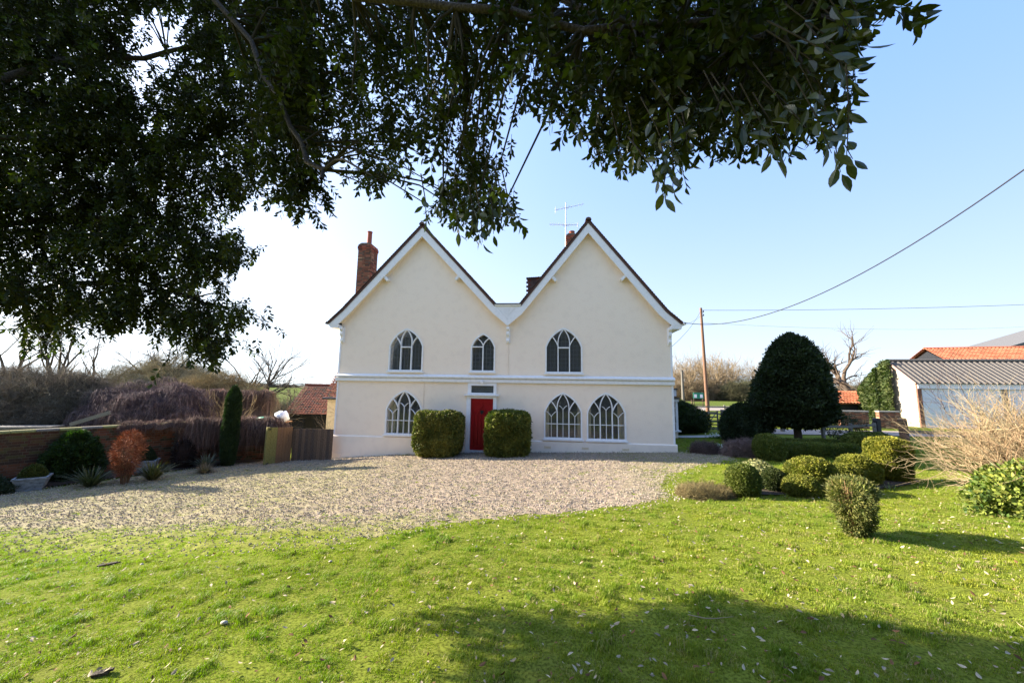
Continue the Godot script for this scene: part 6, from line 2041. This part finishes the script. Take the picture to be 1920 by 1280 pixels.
	setting("farm_track", tr, worn(lin(0.31, 0.245, 0.195), 0.2, 1.5, 0.95, 0.04, 33))
	tr = Bld.new()
	for k in 40:
		var x0 := 14.0 + k * 2.0
		tr.quad(on(x0, -45.0, 0.05), on(x0, -60.0, 0.08), on(x0 + 2, -60.0, 0.08), on(x0 + 2, -45.0, 0.05))
	setting("lane", tr, worn(lin(0.29, 0.24, 0.195), 0.2, 2.5, 0.95, 0.04, 34))
	# poles
	var p := thing("utility_pole", "tall brown timber utility pole carrying wires by the house corner", "pole", on(15.55, -31.0))
	b = Bld.new()
	b.tube([Vector3(0.15, -0.5, 0), Vector3(0.06, 4.0, 0), Vector3(-0.04, 8.95, 0)], [0.145, 0.125, 0.095], 12, true)
	part(p, "shaft", b, M.pole_wood)
	for y in [8.6, 8.3]:
		b = Bld.new()
		b.lathe(Transform3D(Basis(), Vector3(0.16, y, 0.0)), [Vector2(0.02, 0), Vector2(0.05, 0.02), Vector2(0.03, 0.08), Vector2(0.05, 0.12), Vector2(0, 0.16)], 8)
		b.bx(-0.05, 0.18, y - 0.03, y, -0.02, 0.02)
		part(p, "insulator", b, M.iron)
	p = thing("timber_pole", "short weathered pole standing beyond the laurel hedge", "pole", on(16.85, -38.0))
	b = Bld.new()
	b.tube([Vector3(0, -0.4, 0), Vector3(0.02, 2.0, 0), Vector3(0, 4.15, 0)], [0.15, 0.13, 0.11], 10, true)
	part(p, "shaft", b, M.grey_wood)
	b = Bld.new()
	b.lathe(Transform3D(Basis(), Vector3(0, 4.15, 0)), [Vector2(0.115, 0), Vector2(0.09, 0.06), Vector2(0, 0.10)], 10)
	part(p, "cap", b, M.iron)
	# wires
	var eave := house.transform * Vector3(7.36, 5.03, 0.28)
	var wires := [["house_cable", "thick black cable sagging from the house eaves over the garden", eave, Vector3(7.6, 6.25, -4.4), -0.95, 0.011], ["overhead_wire", "level overhead wire running from the pole top over the farm", Vector3(15.6, 9.25, -31.0), Vector3(58.0, 11.2, -31.0), -0.35, 0.016], ["overhead_wire", "thin lower overhead wire passing behind the pole", Vector3(15.6, 8.2, -31.0), Vector3(62.0, 10.9, -44.0), -0.5, 0.008], ["overhead_wire", "drop wire slanting from the pole down to the house side", Vector3(15.45, 9.1, -31.0), Vector3(7.35, 4.6, -17.5), -0.2, 0.010], ["overhead_wire", "short wire from the pole bracket to the house eaves", Vector3(15.45, 8.75, -31.0), house.transform * Vector3(7.2, 5.25, -3.0), -0.25, 0.008]]
	for w in wires:
		var pts := []
		var rad := []
		for i in 33:
			var f := i / 32.0
			pts.append((w[2] as Vector3).lerp(w[3], f) + Vector3(0, w[4] * 4.0 * f * (1.0 - f), 0))
			rad.append(w[5])
		b = Bld.new()
		b.tube(pts, rad, 5)
		var o := part(self, numbered(w[0]), b, M.cable)
		tag(o, w[1], "wire")
	# notice board
	var nb := thing("notice_board", "green notice board with two white papers below the leafless wood", "notice board", on(26.6, -55.0), 0.05)
	b = Bld.new()
	b.bx(-0.75, 0.75, 1.25, 2.1, -0.03, 0.03)
	part(nb, "board", b, mat(lin(0.02, 0.20, 0.12), 0.5))
	for x in [-0.45, 0.42]:
		b = Bld.new()
		b.bx(x - 0.2, x + 0.2, 1.38, 1.85, 0.032, 0.04)
		part(nb, "paper", b, mat(lin(0.75, 0.75, 0.75), 0.7))
	for x in [-0.65, 0.65]:
		b = Bld.new()
		b.bx(x - 0.05, x + 0.05, -0.2, 2.2, -0.1, -0.04)
		part(nb, "post", b, M.dark_board)
	# garage with corrugated roof and white roller doors
	var ga := thing("garage", "pale garage with corrugated grey roof and white roller doors", "garage", Vector3(26.9, 0.3, -25.5), -0.2)
	b = Bld.new()
	b.bx(0.0, 14.0, -0.2, 1.15, -4.2, -0.12)
	part(ga, "lower_wall", b, worn(lin(0.44, 0.385, 0.26), 0.1, 1.0, 0.9, 0.03, 35))
	b = Bld.new()
	b.bx(0.0, 14.0, 1.151, 3.05, -4.2, -0.12)
	b.prism(PackedVector2Array([Vector2(0, 0), Vector2(4.16, 0), Vector2(2.06, 1.6)]), 0.0, 0.1)
	for i in range(b.v.size() - 1, -1, -1):
		if i >= 24:
			var q := b.v[i]
			b.v[i] = Vector3(0.0 + q.z, 3.05 + q.y, -0.12 - q.x * 0.98)
			b.n[i] = Vector3(b.n[i].z, b.n[i].y, -b.n[i].x)
	part(ga, "upper_wall", b, worn(lin(0.33, 0.285, 0.245), 0.08, 1.2, 0.9, 0.03, 36))
	b = Bld.new()
	b.bx(-0.06, 0.16, -0.2, 3.05, -0.119, 0.0)
	part(ga, "door_post", b, worn(lin(0.19, 0.09, 0.06), 0.2, 0.6, 0.9, 0.03, 37))
	b = Bld.new()
	b.bx(-0.04, 14.0, 2.72, 3.05, 0.001, 0.06)
	part(ga, "fascia", b, M.roller)
	for r in [[0.2, 4.45], [4.8, 9.2]]:
		b = Bld.new()
		var y := 0.0
		while y < 2.7:
			b.quad(Vector3(r[0], y, -0.06), Vector3(r[0], y + 0.05, -0.03), Vector3(r[1], y + 0.05, -0.03), Vector3(r[1], y, -0.06))
			b.quad(Vector3(r[0], y + 0.05, -0.03), Vector3(r[0], y + 0.08, -0.06), Vector3(r[1], y + 0.08, -0.06), Vector3(r[1], y + 0.05, -0.03))
			y += 0.08
		part(ga, "roller_door", b, M.roller)
	b = Bld.new()
	var n := 380
	for side in 2:
		for k in n:
			var x0 := -0.25 + 14.6 * k / n
			var x1 := -0.25 + 14.6 * (k + 1) / n
			var y0 := 0.05 * sin(x0 * TAU / 0.32)
			var y1 := 0.05 * sin(x1 * TAU / 0.32)
			var ze := 0.18 if side == 0 else -4.5
			b.quad(Vector3(x0, 3.06 + y0, ze), Vector3(x0, 4.70 + y0, -2.15), Vector3(x1, 4.70 + y1, -2.15), Vector3(x1, 3.06 + y1, ze))
	part(ga, "roof_sheet", b, M.asbestos)
	b = Bld.new()
	b.tube([Vector3(-0.25, 4.72, -2.15), Vector3(14.3, 4.72, -2.15)], [0.12, 0.12], 8, true)
	part(ga, "ridge", b, M.asbestos)
	b = Bld.new()
	b.bar(Vector3(-0.22, 3.02, 0.16), Vector3(-0.22, 4.66, -2.15), 0.05, 0.14)
	part(ga, "verge_board", b, worn(lin(0.42, 0.24, 0.18), 0.2, 0.6, 0.9, 0.03, 38))
	# ivy on the garage end
	var iv := thing("wall_ivy", "thick sunlit ivy covering the end wall of the garage", "ivy", Vector3(27.15, 0.3, -27.5), -0.2)
	var im := clump(8, 0.16, 0.13, 0.10)
	var w1 := []
	var t1 := []
	for k in 2600:
		var z := rng.randf_range(-2.6, 0.25)
		var top := minf(4.75, 2.7 + (z + 2.6) * 0.85)
		var y := rng.randf() * top
		w1.append(Transform3D(basis_y(Vector3(-1.0, rng.randf_range(-0.2, 0.6), rng.randf_range(-0.5, 0.6)), rng.randf() * TAU).scaled(Vector3.ONE * rng.randf_range(0.7, 1.2)), Vector3(-0.12 - rng.randf() * 0.22 - 0.25 * sst(0.6, -2.0, z), y, z)))
		t1.append(vary(Color(0.06, 0.09, 0.03).lerp(Color(0.17, 0.20, 0.07), rng.randf()), 0.25))
	scatter(iv, "foliage", im, M.leaf_matt, w1, t1)
	b = Bld.new()
	b.bx(-0.2, -0.05, 0, 3.0, -2.3, 0.0)
	part(iv, "stems", b, M.core)
	# pantiled barn behind, grey barn behind that
	var pb := thing("pantile_barn", "long barn with an orange pantile roof behind the garage", "barn", Vector3(37.0, 0.3, -32.0), -0.3)
	b = Bld.new()
	b.bx(0.2, 22.0, 0, 4.9, -7.2, -0.3)
	b.tri(Vector3(0.2, 4.9, -0.3), Vector3(0.2, 6.3, -3.2), Vector3(0.2, 4.9, -6.9))
	part(pb, "wall", b, M.tar_board)
	var rf := turned(pb, "roof")
	pantiles(rf, Vector2(0, 4.85), Vector2(3.1, 6.5), -0.1, 22.0, 0.26, Color(0.27, 0.095, 0.052))
	pantiles(rf, Vector2(7.0, 4.85), Vector2(3.1, 6.5), -0.1, 22.0, 0.26, Color(0.27, 0.095, 0.052))
	b = Bld.new()
	b.col = Color(0.40, 0.13, 0.07)
	b.tube([Vector3(3.1, 6.56, -0.1), Vector3(3.1, 6.56, 22.0)], [0.12, 0.12], 8, true)
	part(rf, "ridge", b, M.tile)
	var gb := thing("grey_barn", "big grey sheet clad barn showing its gable above the pantile roof", "barn", Vector3(57.0, -0.1, -45.0), -0.06)
	b = Bld.new()
	b.prism(PackedVector2Array([Vector2(0, 0), Vector2(24, 0), Vector2(24, 7.9), Vector2(12, 11.62), Vector2(0, 7.9)]), -6, 0)
	part(gb, "wall", b, worn(lin(0.34, 0.32, 0.29), 0.1, 2.0, 0.8, 0.03, 39))
	b = Bld.new()
	b.ribbon(PackedVector2Array([Vector2(-0.6, 7.85), Vector2(12, 11.75), Vector2(24.6, 7.85)]), 0.25, -6.3, 0.4)
	part(gb, "roof", b, worn(lin(0.13, 0.125, 0.12), 0.1, 2.0, 0.7, 0.03, 40))
	# low pantiled shed
	var ls := thing("pantile_shed", "low black shed with an orange pantile roof beyond the fence", "shed", Vector3(25.3, 0.2, -30.0), -0.02)
	b = Bld.new()
	b.bx(0.1, 4.4, 0, 1.75, -3.8, -0.25)
	b.tri(Vector3(0.1, 1.75, -0.25), Vector3(0.1, 2.5, -2.0), Vector3(0.1, 1.75, -3.7))
	part(ls, "wall", b, M.tar_board)
	rf = turned(ls, "roof")
	pantiles(rf, Vector2(0, 1.62), Vector2(2.0, 2.55), -0.1, 4.5, 0.24, Color(0.27, 0.09, 0.045))
	pantiles(rf, Vector2(4.0, 1.62), Vector2(2.0, 2.55), -0.1, 4.5, 0.24, Color(0.27, 0.09, 0.045))
	for s in [[20.3, -24.0, 1.75, "short run of low brick wall in front of the black shed"], [23.1, -24.4, 1.3, "mossy end of low brick wall beside the ivy covered garage"]]:
		var lw := thing("low_wall", s[3], "wall", on(s[0], s[1]), 0.0)
		b = Bld.new()
		b.bx(0, s[2], -0.2, 1.0, -0.23, -0.004)
		part(lw, "mortar_core", b, M.mortar)
		bricked(lw, "bricks", Transform3D(Basis(), Vector3(0, 0.0, 0)), s[2], 1.0)
		bricked(lw, "bricks", Transform3D(Basis(Vector3.UP, -PI / 2), Vector3(-0.003, 0, -0.228)), 0.22, 1.0)
		b = Bld.new()
		b.bx(-0.03, s[2] + 0.03, 1.001, 1.07, -0.26, 0.03)
		part(lw, "coping", b, M.stone)
	leafy("small_bush", "loose twiggy bush behind the rail of the fence", "shrub", on(15.0, -17.6), [Vector2(0, 0.5), Vector2(0.4, 0.75), Vector2(0.9, 0.6), Vector2(1.15, 0.1)], 500, clump(7, 0.07, 0.03, 0.07), M.leaf_matt, Color(0.02, 0.028, 0.012), Color(0.06, 0.07, 0.03), 0.7, 0.0, 0.3)
	# aerial on the second roof
	var ae := thing("roof_aerial", "thin metal mast with two rod aerials on the second gable roof", "aerial", Vector3(2.54, 9.3, -18.0))
	b = Bld.new()
	b.tube([Vector3(0, -0.9, 0), Vector3(0.02, 2.45, 0)], [0.028, 0.022], 8, true)
	part(ae, "mast", b, M.metal)
	for s in [[Vector3(-0.50, 2.02, 0.05), Vector3(0.90, 2.36, 0.05), 8, 0.14, false], [Vector3(-0.80, 1.28, 0.05), Vector3(0.60, 1.27, 0.05), 14, 0.16, true]]:
		var an := Node3D.new()
		an.name = "rod_aerial"
		ae.add_child(an, true)
		b = Bld.new()
		b.tube([s[0], s[1]], [0.012, 0.012], 6, true)
		part(an, "boom", b, M.metal)
		b = Bld.new()
		for k in s[2]:
			var q: Vector3 = (s[0] as Vector3).lerp(s[1], (k + 0.5) / s[2])
			b.tube([q + Vector3(0, -0.03, -s[3]), q + Vector3(0, 0.03, s[3])], [0.006, 0.006], 5)
		var en: Vector3 = s[1] if s[4] else s[0]
		for k in 3:
			b.tube([en + Vector3(0, -0.12 + 0.12 * k, -0.2), en + Vector3(0, -0.12 + 0.12 * k, 0.2)], [0.008, 0.008], 5)
		b.tube([en + Vector3(0, -0.14, 0), en + Vector3(0, 0.14, 0)], [0.008, 0.008], 5)
		part(an, "rods", b, M.metal)
		b = Bld.new()
		var mid := Vector3(0.01, ((s[0] as Vector3).y + (s[1] as Vector3).y) / 2 + 0.02, 0.03)
		b.tube([mid + Vector3(-0.16, 0.02, 0), mid + Vector3(-0.1, -0.09, 0), mid + Vector3(0.12, -0.07, 0), mid + Vector3(0.18, 0.06, 0)], [0.01, 0.01, 0.01, 0.01], 5)
		part(an, "cradle", b, M.metal)

# ---------------------------------------------------------------- the evergreen oak overhead
func spray_mesh(count: int, size: float) -> ArrayMesh:
	# a drooping twig along -y with narrow leaves set round it
	var b := Bld.new()
	b.col = Color(0.5, 0.45, 0.4)
	var long := 0.22 * size
	var sway := Vector3(rng.randf_range(-0.08, 0.08), 0, rng.randf_range(-0.08, 0.08)) * size
	b.tube([Vector3.ZERO, Vector3(0, -long * 0.5, 0) + sway * 0.3, Vector3(0, -long, 0) + sway], [0.0025, 0.002, 0.001], 3)
	for k in count:
		var f := 0.15 + 0.85 * float(k) / count
		var p := Vector3(0, -long * f, 0) + sway * f * f
		var a := k * 2.4 + rng.randf_range(-0.4, 0.4)
		var open := lerpf(1.35, 0.45, f) + rng.randf_range(-0.25, 0.25)
		var dir := Vector3(cos(a) * sin(open), -cos(open), sin(a) * sin(open))
		var v := rng.randf_range(0.65, 1.35)
		b.col = Color(v, v * rng.randf_range(0.95, 1.05), v * 0.95)
		leaf(b, Transform3D(basis_y(dir, rng.randf_range(-0.8, 0.8) + PI), p + dir * 0.012), rng.randf_range(0.052, 0.080) * size, rng.randf_range(0.025, 0.036) * size, rng.randf_range(0.1, 0.5), rng.randf_range(-0.2, 0.5))
	return b.mesh()

func make_oak() -> void:
	var t := thing("evergreen_oak", "large evergreen oak whose leafy boughs hang over the lawn", "tree", Vector3(-7.8, 0, -2.4))
	var o := t.position
	var limbs := [
		[Vector3(-7.8, -0.3, -2.4), Vector3(-7.75, 1.2, -2.45), Vector3(-7.5, 2.4, -2.7), Vector3(-7.2, 3.6, -3.0)],
		[Vector3(-7.3, 3.2, -2.9), Vector3(-6.7, 4.1, -4.1), Vector3(-6.0, 4.75, -5.0), Vector3(-5.3, 4.75, -5.3), Vector3(-4.5, 4.4, -5.4), Vector3(-3.9, 4.2, -5.3)],
		[Vector3(-7.5, 2.6, -2.75), Vector3(-7.0, 3.2, -4.0), Vector3(-6.2, 3.75, -4.9), Vector3(-5.2, 3.9, -5.2), Vector3(-4.2, 3.6, -5.2)],
		[Vector3(-7.2, 3.6, -3.0), Vector3(-7.0, 5.2, -3.8), Vector3(-6.5, 6.6, -4.6), Vector3(-5.4, 7.2, -5.0), Vector3(-4.3, 7.4, -5.0)],
		[Vector3(-7.2, 3.6, -3.0), Vector3(-8.4, 5.6, -3.6), Vector3(-9.6, 7.4, -4.4), Vector3(-10.8, 8.8, -5.0)],
		[Vector3(-7.0, 5.0, -3.7), Vector3(-6.3, 5.6, -4.6), Vector3(-5.4, 6.0, -5.1), Vector3(-4.2, 5.8, -5.0)],
		[Vector3(-7.2, 3.6, -3.0), Vector3(-5.9, 6.4, -3.0), Vector3(-3.8, 7.2, -3.1), Vector3(-1.8, 6.9, -3.1), Vector3(-0.4, 6.2, -2.9), Vector3(0.7, 5.3, -2.6), Vector3(1.6, 4.8, -2.2)],
		[Vector3(-5.9, 6.4, -3.0), Vector3(-3.4, 6.2, -2.5), Vector3(-1.4, 5.2, -2.2), Vector3(-0.1, 4.7, -1.95), Vector3(0.8, 4.35, -1.75), Vector3(1.35, 4.1, -1.5)],
		[Vector3(-3.8, 7.2, -3.1), Vector3(-2.7, 5.9, -3.2), Vector3(-1.9, 4.7, -3.0), Vector3(-1.5, 4.1, -2.8)]]
	var r0 := [0.40, 0.055, 0.05, 0.075, 0.16, 0.04, 0.06, 0.03, 0.026]
	var nodes := []
	for k in limbs.size():
		var b := Bld.new()
		var pts := []
		var rad := []
		var L: Array = limbs[k]
		for i in L.size() - 1:
			for s in 4:
				var f := s / 4.0
				var p: Vector3 = (L[i] as Vector3).cubic_interpolate(L[i + 1], L[maxi(i - 1, 0)], L[mini(i + 2, L.size() - 1)], f)
				p += Vector3(rng.randf_range(-1, 1), rng.randf_range(-1, 1), rng.randf_range(-1, 1)) * 0.055
				pts.append(p - o)
				rad.append(lerpf(r0[k], 0.018 if k > 0 else 0.30, (i + f) / (L.size() - 1)))
				if k > 0:
					nodes.append([p, rad[-1]])
		pts.append(L[-1] - o)
		rad.append(0.014 if k > 0 else 0.28)
		b.tube(pts, rad, 10 if k == 0 else 7)
		part(t, "trunk" if k == 0 else "limb", b, M.bark)
	# boughs: every leafy cluster hangs on a branch from the limb beside it
	var sprays := [spray_mesh(13, 1.0), spray_mesh(14, 1.05), spray_mesh(12, 0.95), spray_mesh(15, 1.0)]
	var ww := [[], [], [], []]
	var tt := [[], [], [], []]
	var br := Bld.new()
	br.col = Color(0.05, 0.042, 0.03)
	# the crown goes on to the west, out of the picture
	var bough_more := []
	for k in 110:
		var q := Vector3(rng.randfn(), rng.randfn(), rng.randfn()).normalized() * pow(rng.randf(), 0.4)
		bough_more.append_array([-10.4 + q.x * 2.6, 9.3 + q.y * 2.0, -5.2 + q.z * 1.7])
	for group in [[bough_more, 34, 0.34, 1.0, 0.0], [BOUGH_WEST, 28, 0.20, 1.0, 0.0], [BOUGH_FRONT, 6, 0.11, 0.86, 0.07], [BOUGH_BACK, 11, 0.19, 0.92, 0.14]]:
		var A: Array = group[0]
		for i in range(0, A.size(), 3):
			var c := Vector3(A[i], A[i + 1], A[i + 2])
			var best := 1e9
			var q := c
			for nd in nodes:
				var dd: float = (nd[0] as Vector3).distance_to(c) + maxf(0.0, c.y - (nd[0] as Vector3).y) * 0.3
				if dd < best:
					best = dd
					q = nd[0]
			var mid := q.lerp(c, 0.5) + Vector3(rng.randf_range(-0.1, 0.1), 0.12 * best, rng.randf_range(-0.1, 0.1))
			br.tube([q - o, q.lerp(mid, 0.6) - o + Vector3(0, 0.03, 0), mid - o, mid.lerp(c, 0.6) - o, c - o], [0.013, 0.010, 0.008, 0.006, 0.003], 4)
			var R: float = group[2]
			for k in group[1]:
				var off := Vector3(rng.randfn(), rng.randfn() * 0.8 + 0.9, rng.randfn()) * R * 0.6
				var kk := rng.randi() % 4
				var lean := Vector3(off.x, -0.6 - rng.randf(), off.z * 1.2) + Vector3(rng.randf_range(-0.4, 0.4), 0, rng.randf_range(-0.4, 0.4))
				ww[kk].append(Transform3D(basis_y(-lean, rng.randf() * TAU).scaled(Vector3.ONE * rng.randf_range(0.8, 1.15) * group[3]), c - o + off + Vector3(0, group[4], 0)))
				tt[kk].append(vary(Color(0.026, 0.034, 0.010).lerp(Color(0.065, 0.078, 0.018) if rng.randf() < 0.85 else Color(0.13, 0.16, 0.025), rng.randf()), 0.3))
				if rng.randf() < 0.35:
					br.tube([c - o, c - o + off * 0.5 + Vector3(0, 0.02, 0), c - o + off], [0.004, 0.003, 0.002], 3)
	for k in 4:
		scatter(t, "foliage", sprays[k], M.leaf, ww[k], tt[k], true)
	part(t, "branches", br, M.twig)
	# the nearest twigs, leaf by leaf
	var lm := []
	for k in 4:
		var lb := Bld.new()
		leaf(lb, Transform3D(), 0.064 + 0.006 * k, 0.027 + 0.003 * (k % 2), 0.15 + 0.12 * k, -0.1 + 0.18 * k)
		lm.append(lb.mesh())
	var lmat := []
	for c in [Color(0.020, 0.028, 0.010), Color(0.032, 0.040, 0.012), Color(0.050, 0.055, 0.018), Color(0.026, 0.036, 0.014)]:
		var m := mat(lin(c.r, c.g, c.b), 0.4, 0.5)
		m.backlight_enabled = true
		m.backlight = lin(c.r * 1.6, c.g * 2.0, c.b * 0.8)
		lmat.append(m)
	for i in range(0, TIPS.size(), 3):
		var c := Vector3(TIPS[i], TIPS[i + 1], TIPS[i + 2])
		var hang := Vector3(rng.randf_range(-0.2, 0.5), -1.0, rng.randf_range(-0.2, 0.4)).normalized()
		if c.y > 3.62:
			hang = Vector3(0.5, -0.6, 0.1).normalized()
		var start := c - hang * 0.22 + Vector3(rng.randf_range(-0.08, 0.02), 0.10, rng.randf_range(-0.1, 0.05))
		var tw := Bld.new()
		tw.col = Color(0.05, 0.042, 0.03)
		tw.tube([start - o, start.lerp(c, 0.5) - o + Vector3(0.01, 0.0, 0), c - o], [0.004, 0.003, 0.0015], 4)
		part(t, "twig", tw, M.twig)
		for k in 8:
			var f := 0.3 + 0.7 * k / 7.0
			var a := k * 2.4 + rng.randf()
			var side := hang.cross(Vector3(cos(a), 0.3, sin(a))).normalized()
			var dir := (hang * lerpf(0.35, 1.2, f) + side * rng.randf_range(0.5, 1.0)).normalized()
			part(t, "leaf", lm[rng.randi() % 4], lmat[rng.randi() % 4], Transform3D(basis_y(dir, rng.randf() * TAU).scaled(Vector3.ONE * rng.randf_range(0.8, 1.15)), start.lerp(c, f) - o + dir * 0.008))

# ---------------------------------------------------------------- far things
func make_far() -> void:
	var hill := Bld.new()
	var prev := Vector3.ZERO
	var prevb := Vector3.ZERO
	for k in 121:
		var a := deg_to_rad(-80.0 + 160.0 * k / 120.0)
		var p := Vector3(sin(a) * 1500.0, 0, -cos(a) * 1500.0)
		var hgt := 6.0 + 34.0 * sst(0.3, 0.9, a) + 10.0 * nz.get_noise_1d(k * 14.0)
		var top := Vector3(p.x * 1.1, maxf(2.0, hgt), p.z * 1.1)
		if k > 0:
			hill.quad(prevb, prev, top, p)
		prev = top
		prevb = p
	setting("far_hills", hill, worn(lin(0.10, 0.13, 0.09), 0.25, 120.0, 0.95, 0.02, 50))
	# leafless wood behind the lane
	var opt := {"kids": [4, 4, 4], "top": 3, "crook": 0.2, "lift": 0.05, "limbs": 7, "open": 1.05, "limb": 0.36, "trunk": 0.16, "thin": 0.035, "low": 0.2}
	var wc := Color(0.22, 0.17, 0.105)
	var g := "leafless trees of the wood behind the lane"
	var lab := "tan leafless tree in the sunlit wood behind the lane"
	var proto := []
	for k in 3:
		proto.append(bare_tree("wood_tree", lab, "tree", on(52.0 + 7.0 * k, -112.0 - 3.0 * k), 15.0, 0.35, opt, wc, g))
	for s in [[46.0, -116.0, 0.85], [49.0, -108.0, 0.9], [55.5, -106.0, 1.02], [60.5, -110.0, 0.98], [64.5, -116.0, 1.0], [69.0, -109.0, 0.85], [73.0, -113.0, 0.95], [62.0, -122.0, 1.1], [56.0, -124.0, 1.15], [49.0, -124.0, 1.05], [43.5, -112.0, 0.7], [77.0, -118.0, 0.9]]:
		copy(proto[rng.randi() % 3], on(s[0], s[1]), rng.randf() * TAU, s[2], lab)
	var tm := [twig_clump(16, 1.6, 0.018), twig_clump(16, 1.4, 0.016)]
	for s in [[50.0, -103.0, 8.0, 3.0, Color(0.18, 0.135, 0.08), "brown undergrowth at the foot of the wood"], [66.0, -104.0, 9.0, 3.2, Color(0.15, 0.135, 0.06), "olive undergrowth at the wood edge beside the white gate"], [59.0, -101.0, 5.0, 2.6, Color(0.10, 0.095, 0.05), "dark bush in the middle of the wood edge"]]:
		mound("wood_undergrowth", s[5], "bushes", on(s[0], s[1], 1.0), Vector3(s[2], s[3], 3.0), 900, tm, M.twig, s[4] * Color(0.7, 0.7, 0.7), s[4] * Color(1.5, 1.5, 1.5), false, 2.0, 0.1)
	# old oak and hedgerow trees beyond the shed
	bare_tree("old_oak", "gnarled leafless oak rising behind the dome crowned evergreen", "tree", on(44.0, -50.0), 11.0, 0.42, {"kids": [4, 4, 3], "top": 3, "crook": 0.4, "lift": 0.02, "limbs": 6, "open": 1.3, "limb": 0.32, "trunk": 0.36, "thin": 0.02}, Color(0.10, 0.075, 0.055))
	for s in [[52.0, -57.0, 6.0, "leafless hedgerow tree between old oak and ivy covered garage"], [56.0, -60.0, 5.6, "low leafless tree beside the ivy covered garage"], [47.5, -55.0, 4.2, "small leafless tree next to the old oak"]]:
		bare_tree("hedgerow_tree", s[3], "tree", on(s[0], s[1]), s[2], 0.2, {"kids": [4, 4, 3], "top": 3, "crook": 0.3, "limbs": 6, "open": 1.2, "limb": 0.36, "trunk": 0.25, "thin": 0.02}, Color(0.12, 0.095, 0.07))
	mound("hedgerow", "dark olive hedge running behind the pantile shed", "hedge", on(50.0, -58.0, 0.8), Vector3(11.0, 2.2, 1.5), 900, [twig_clump(16, 0.9, 0.012)], M.twig, Color(0.07, 0.065, 0.035), Color(0.14, 0.12, 0.07), false, 2.0, 0.1)
	# hedges and trees on the skyline of the field
	for s in [[-150.0, -330.0, 150.0, 1.4, "thin dark hedge on the skyline of the green field"], [-260.0, -300.0, 90.0, 2.4, "taller dark hedge at the far side of the field"]]:
		mound("skyline_hedge", s[4], "hedge", on(s[0], s[1], 0.2), Vector3(s[2], s[3], 3.0), 500, [twig_clump(16, 2.5, 0.05)], M.twig, Color(0.06, 0.055, 0.035), Color(0.10, 0.09, 0.06), false, 2.0, 0.1)
	bare_tree("field_tree", "small round leafless tree above the tiled barn roof", "tree", on(-38.0, -78.0), 4.6, 0.2, {"kids": [4, 4, 3], "top": 3, "limbs": 7, "open": 1.2, "limb": 0.36, "trunk": 0.25, "thin": 0.02}, Color(0.13, 0.105, 0.08))
	bare_tree("field_tree", "leafless tree at the field edge between sapling and barn", "tree", on(-29.5, -52.0), 5.0, 0.2, {"kids": [4, 4, 3], "top": 3, "limbs": 6, "open": 1.2, "limb": 0.36, "trunk": 0.25, "thin": 0.014}, Color(0.13, 0.105, 0.08))
	# evergreens behind the viewpoint, which the windows mirror
	for s in [[-14.0, 10.0, 9.5, "broad evergreen tree facing the house across the lawn"], [-5.5, 11.5, 10.5, "tall evergreen tree facing the red door across the lawn"], [3.5, 10.5, 10.0, "round evergreen tree facing the twin windows across the lawn"], [12.0, 12.0, 10.5, "evergreen tree at the lawn corner facing the farm"]]:
		var hh: float = s[2]
		leafy("boundary_tree", s[3], "tree", on(s[0], s[1]), [Vector2(0.0, hh * 0.22), Vector2(hh * 0.15, hh * 0.42), Vector2(hh * 0.45, hh * 0.48), Vector2(hh * 0.75, hh * 0.36), Vector2(hh, 0.2)], 2600, clump(9, 0.34, 0.14, 0.3), M.leaf_matt, Color(0.022, 0.032, 0.012), Color(0.05, 0.062, 0.02), 0.35, 0.85, 0.15)
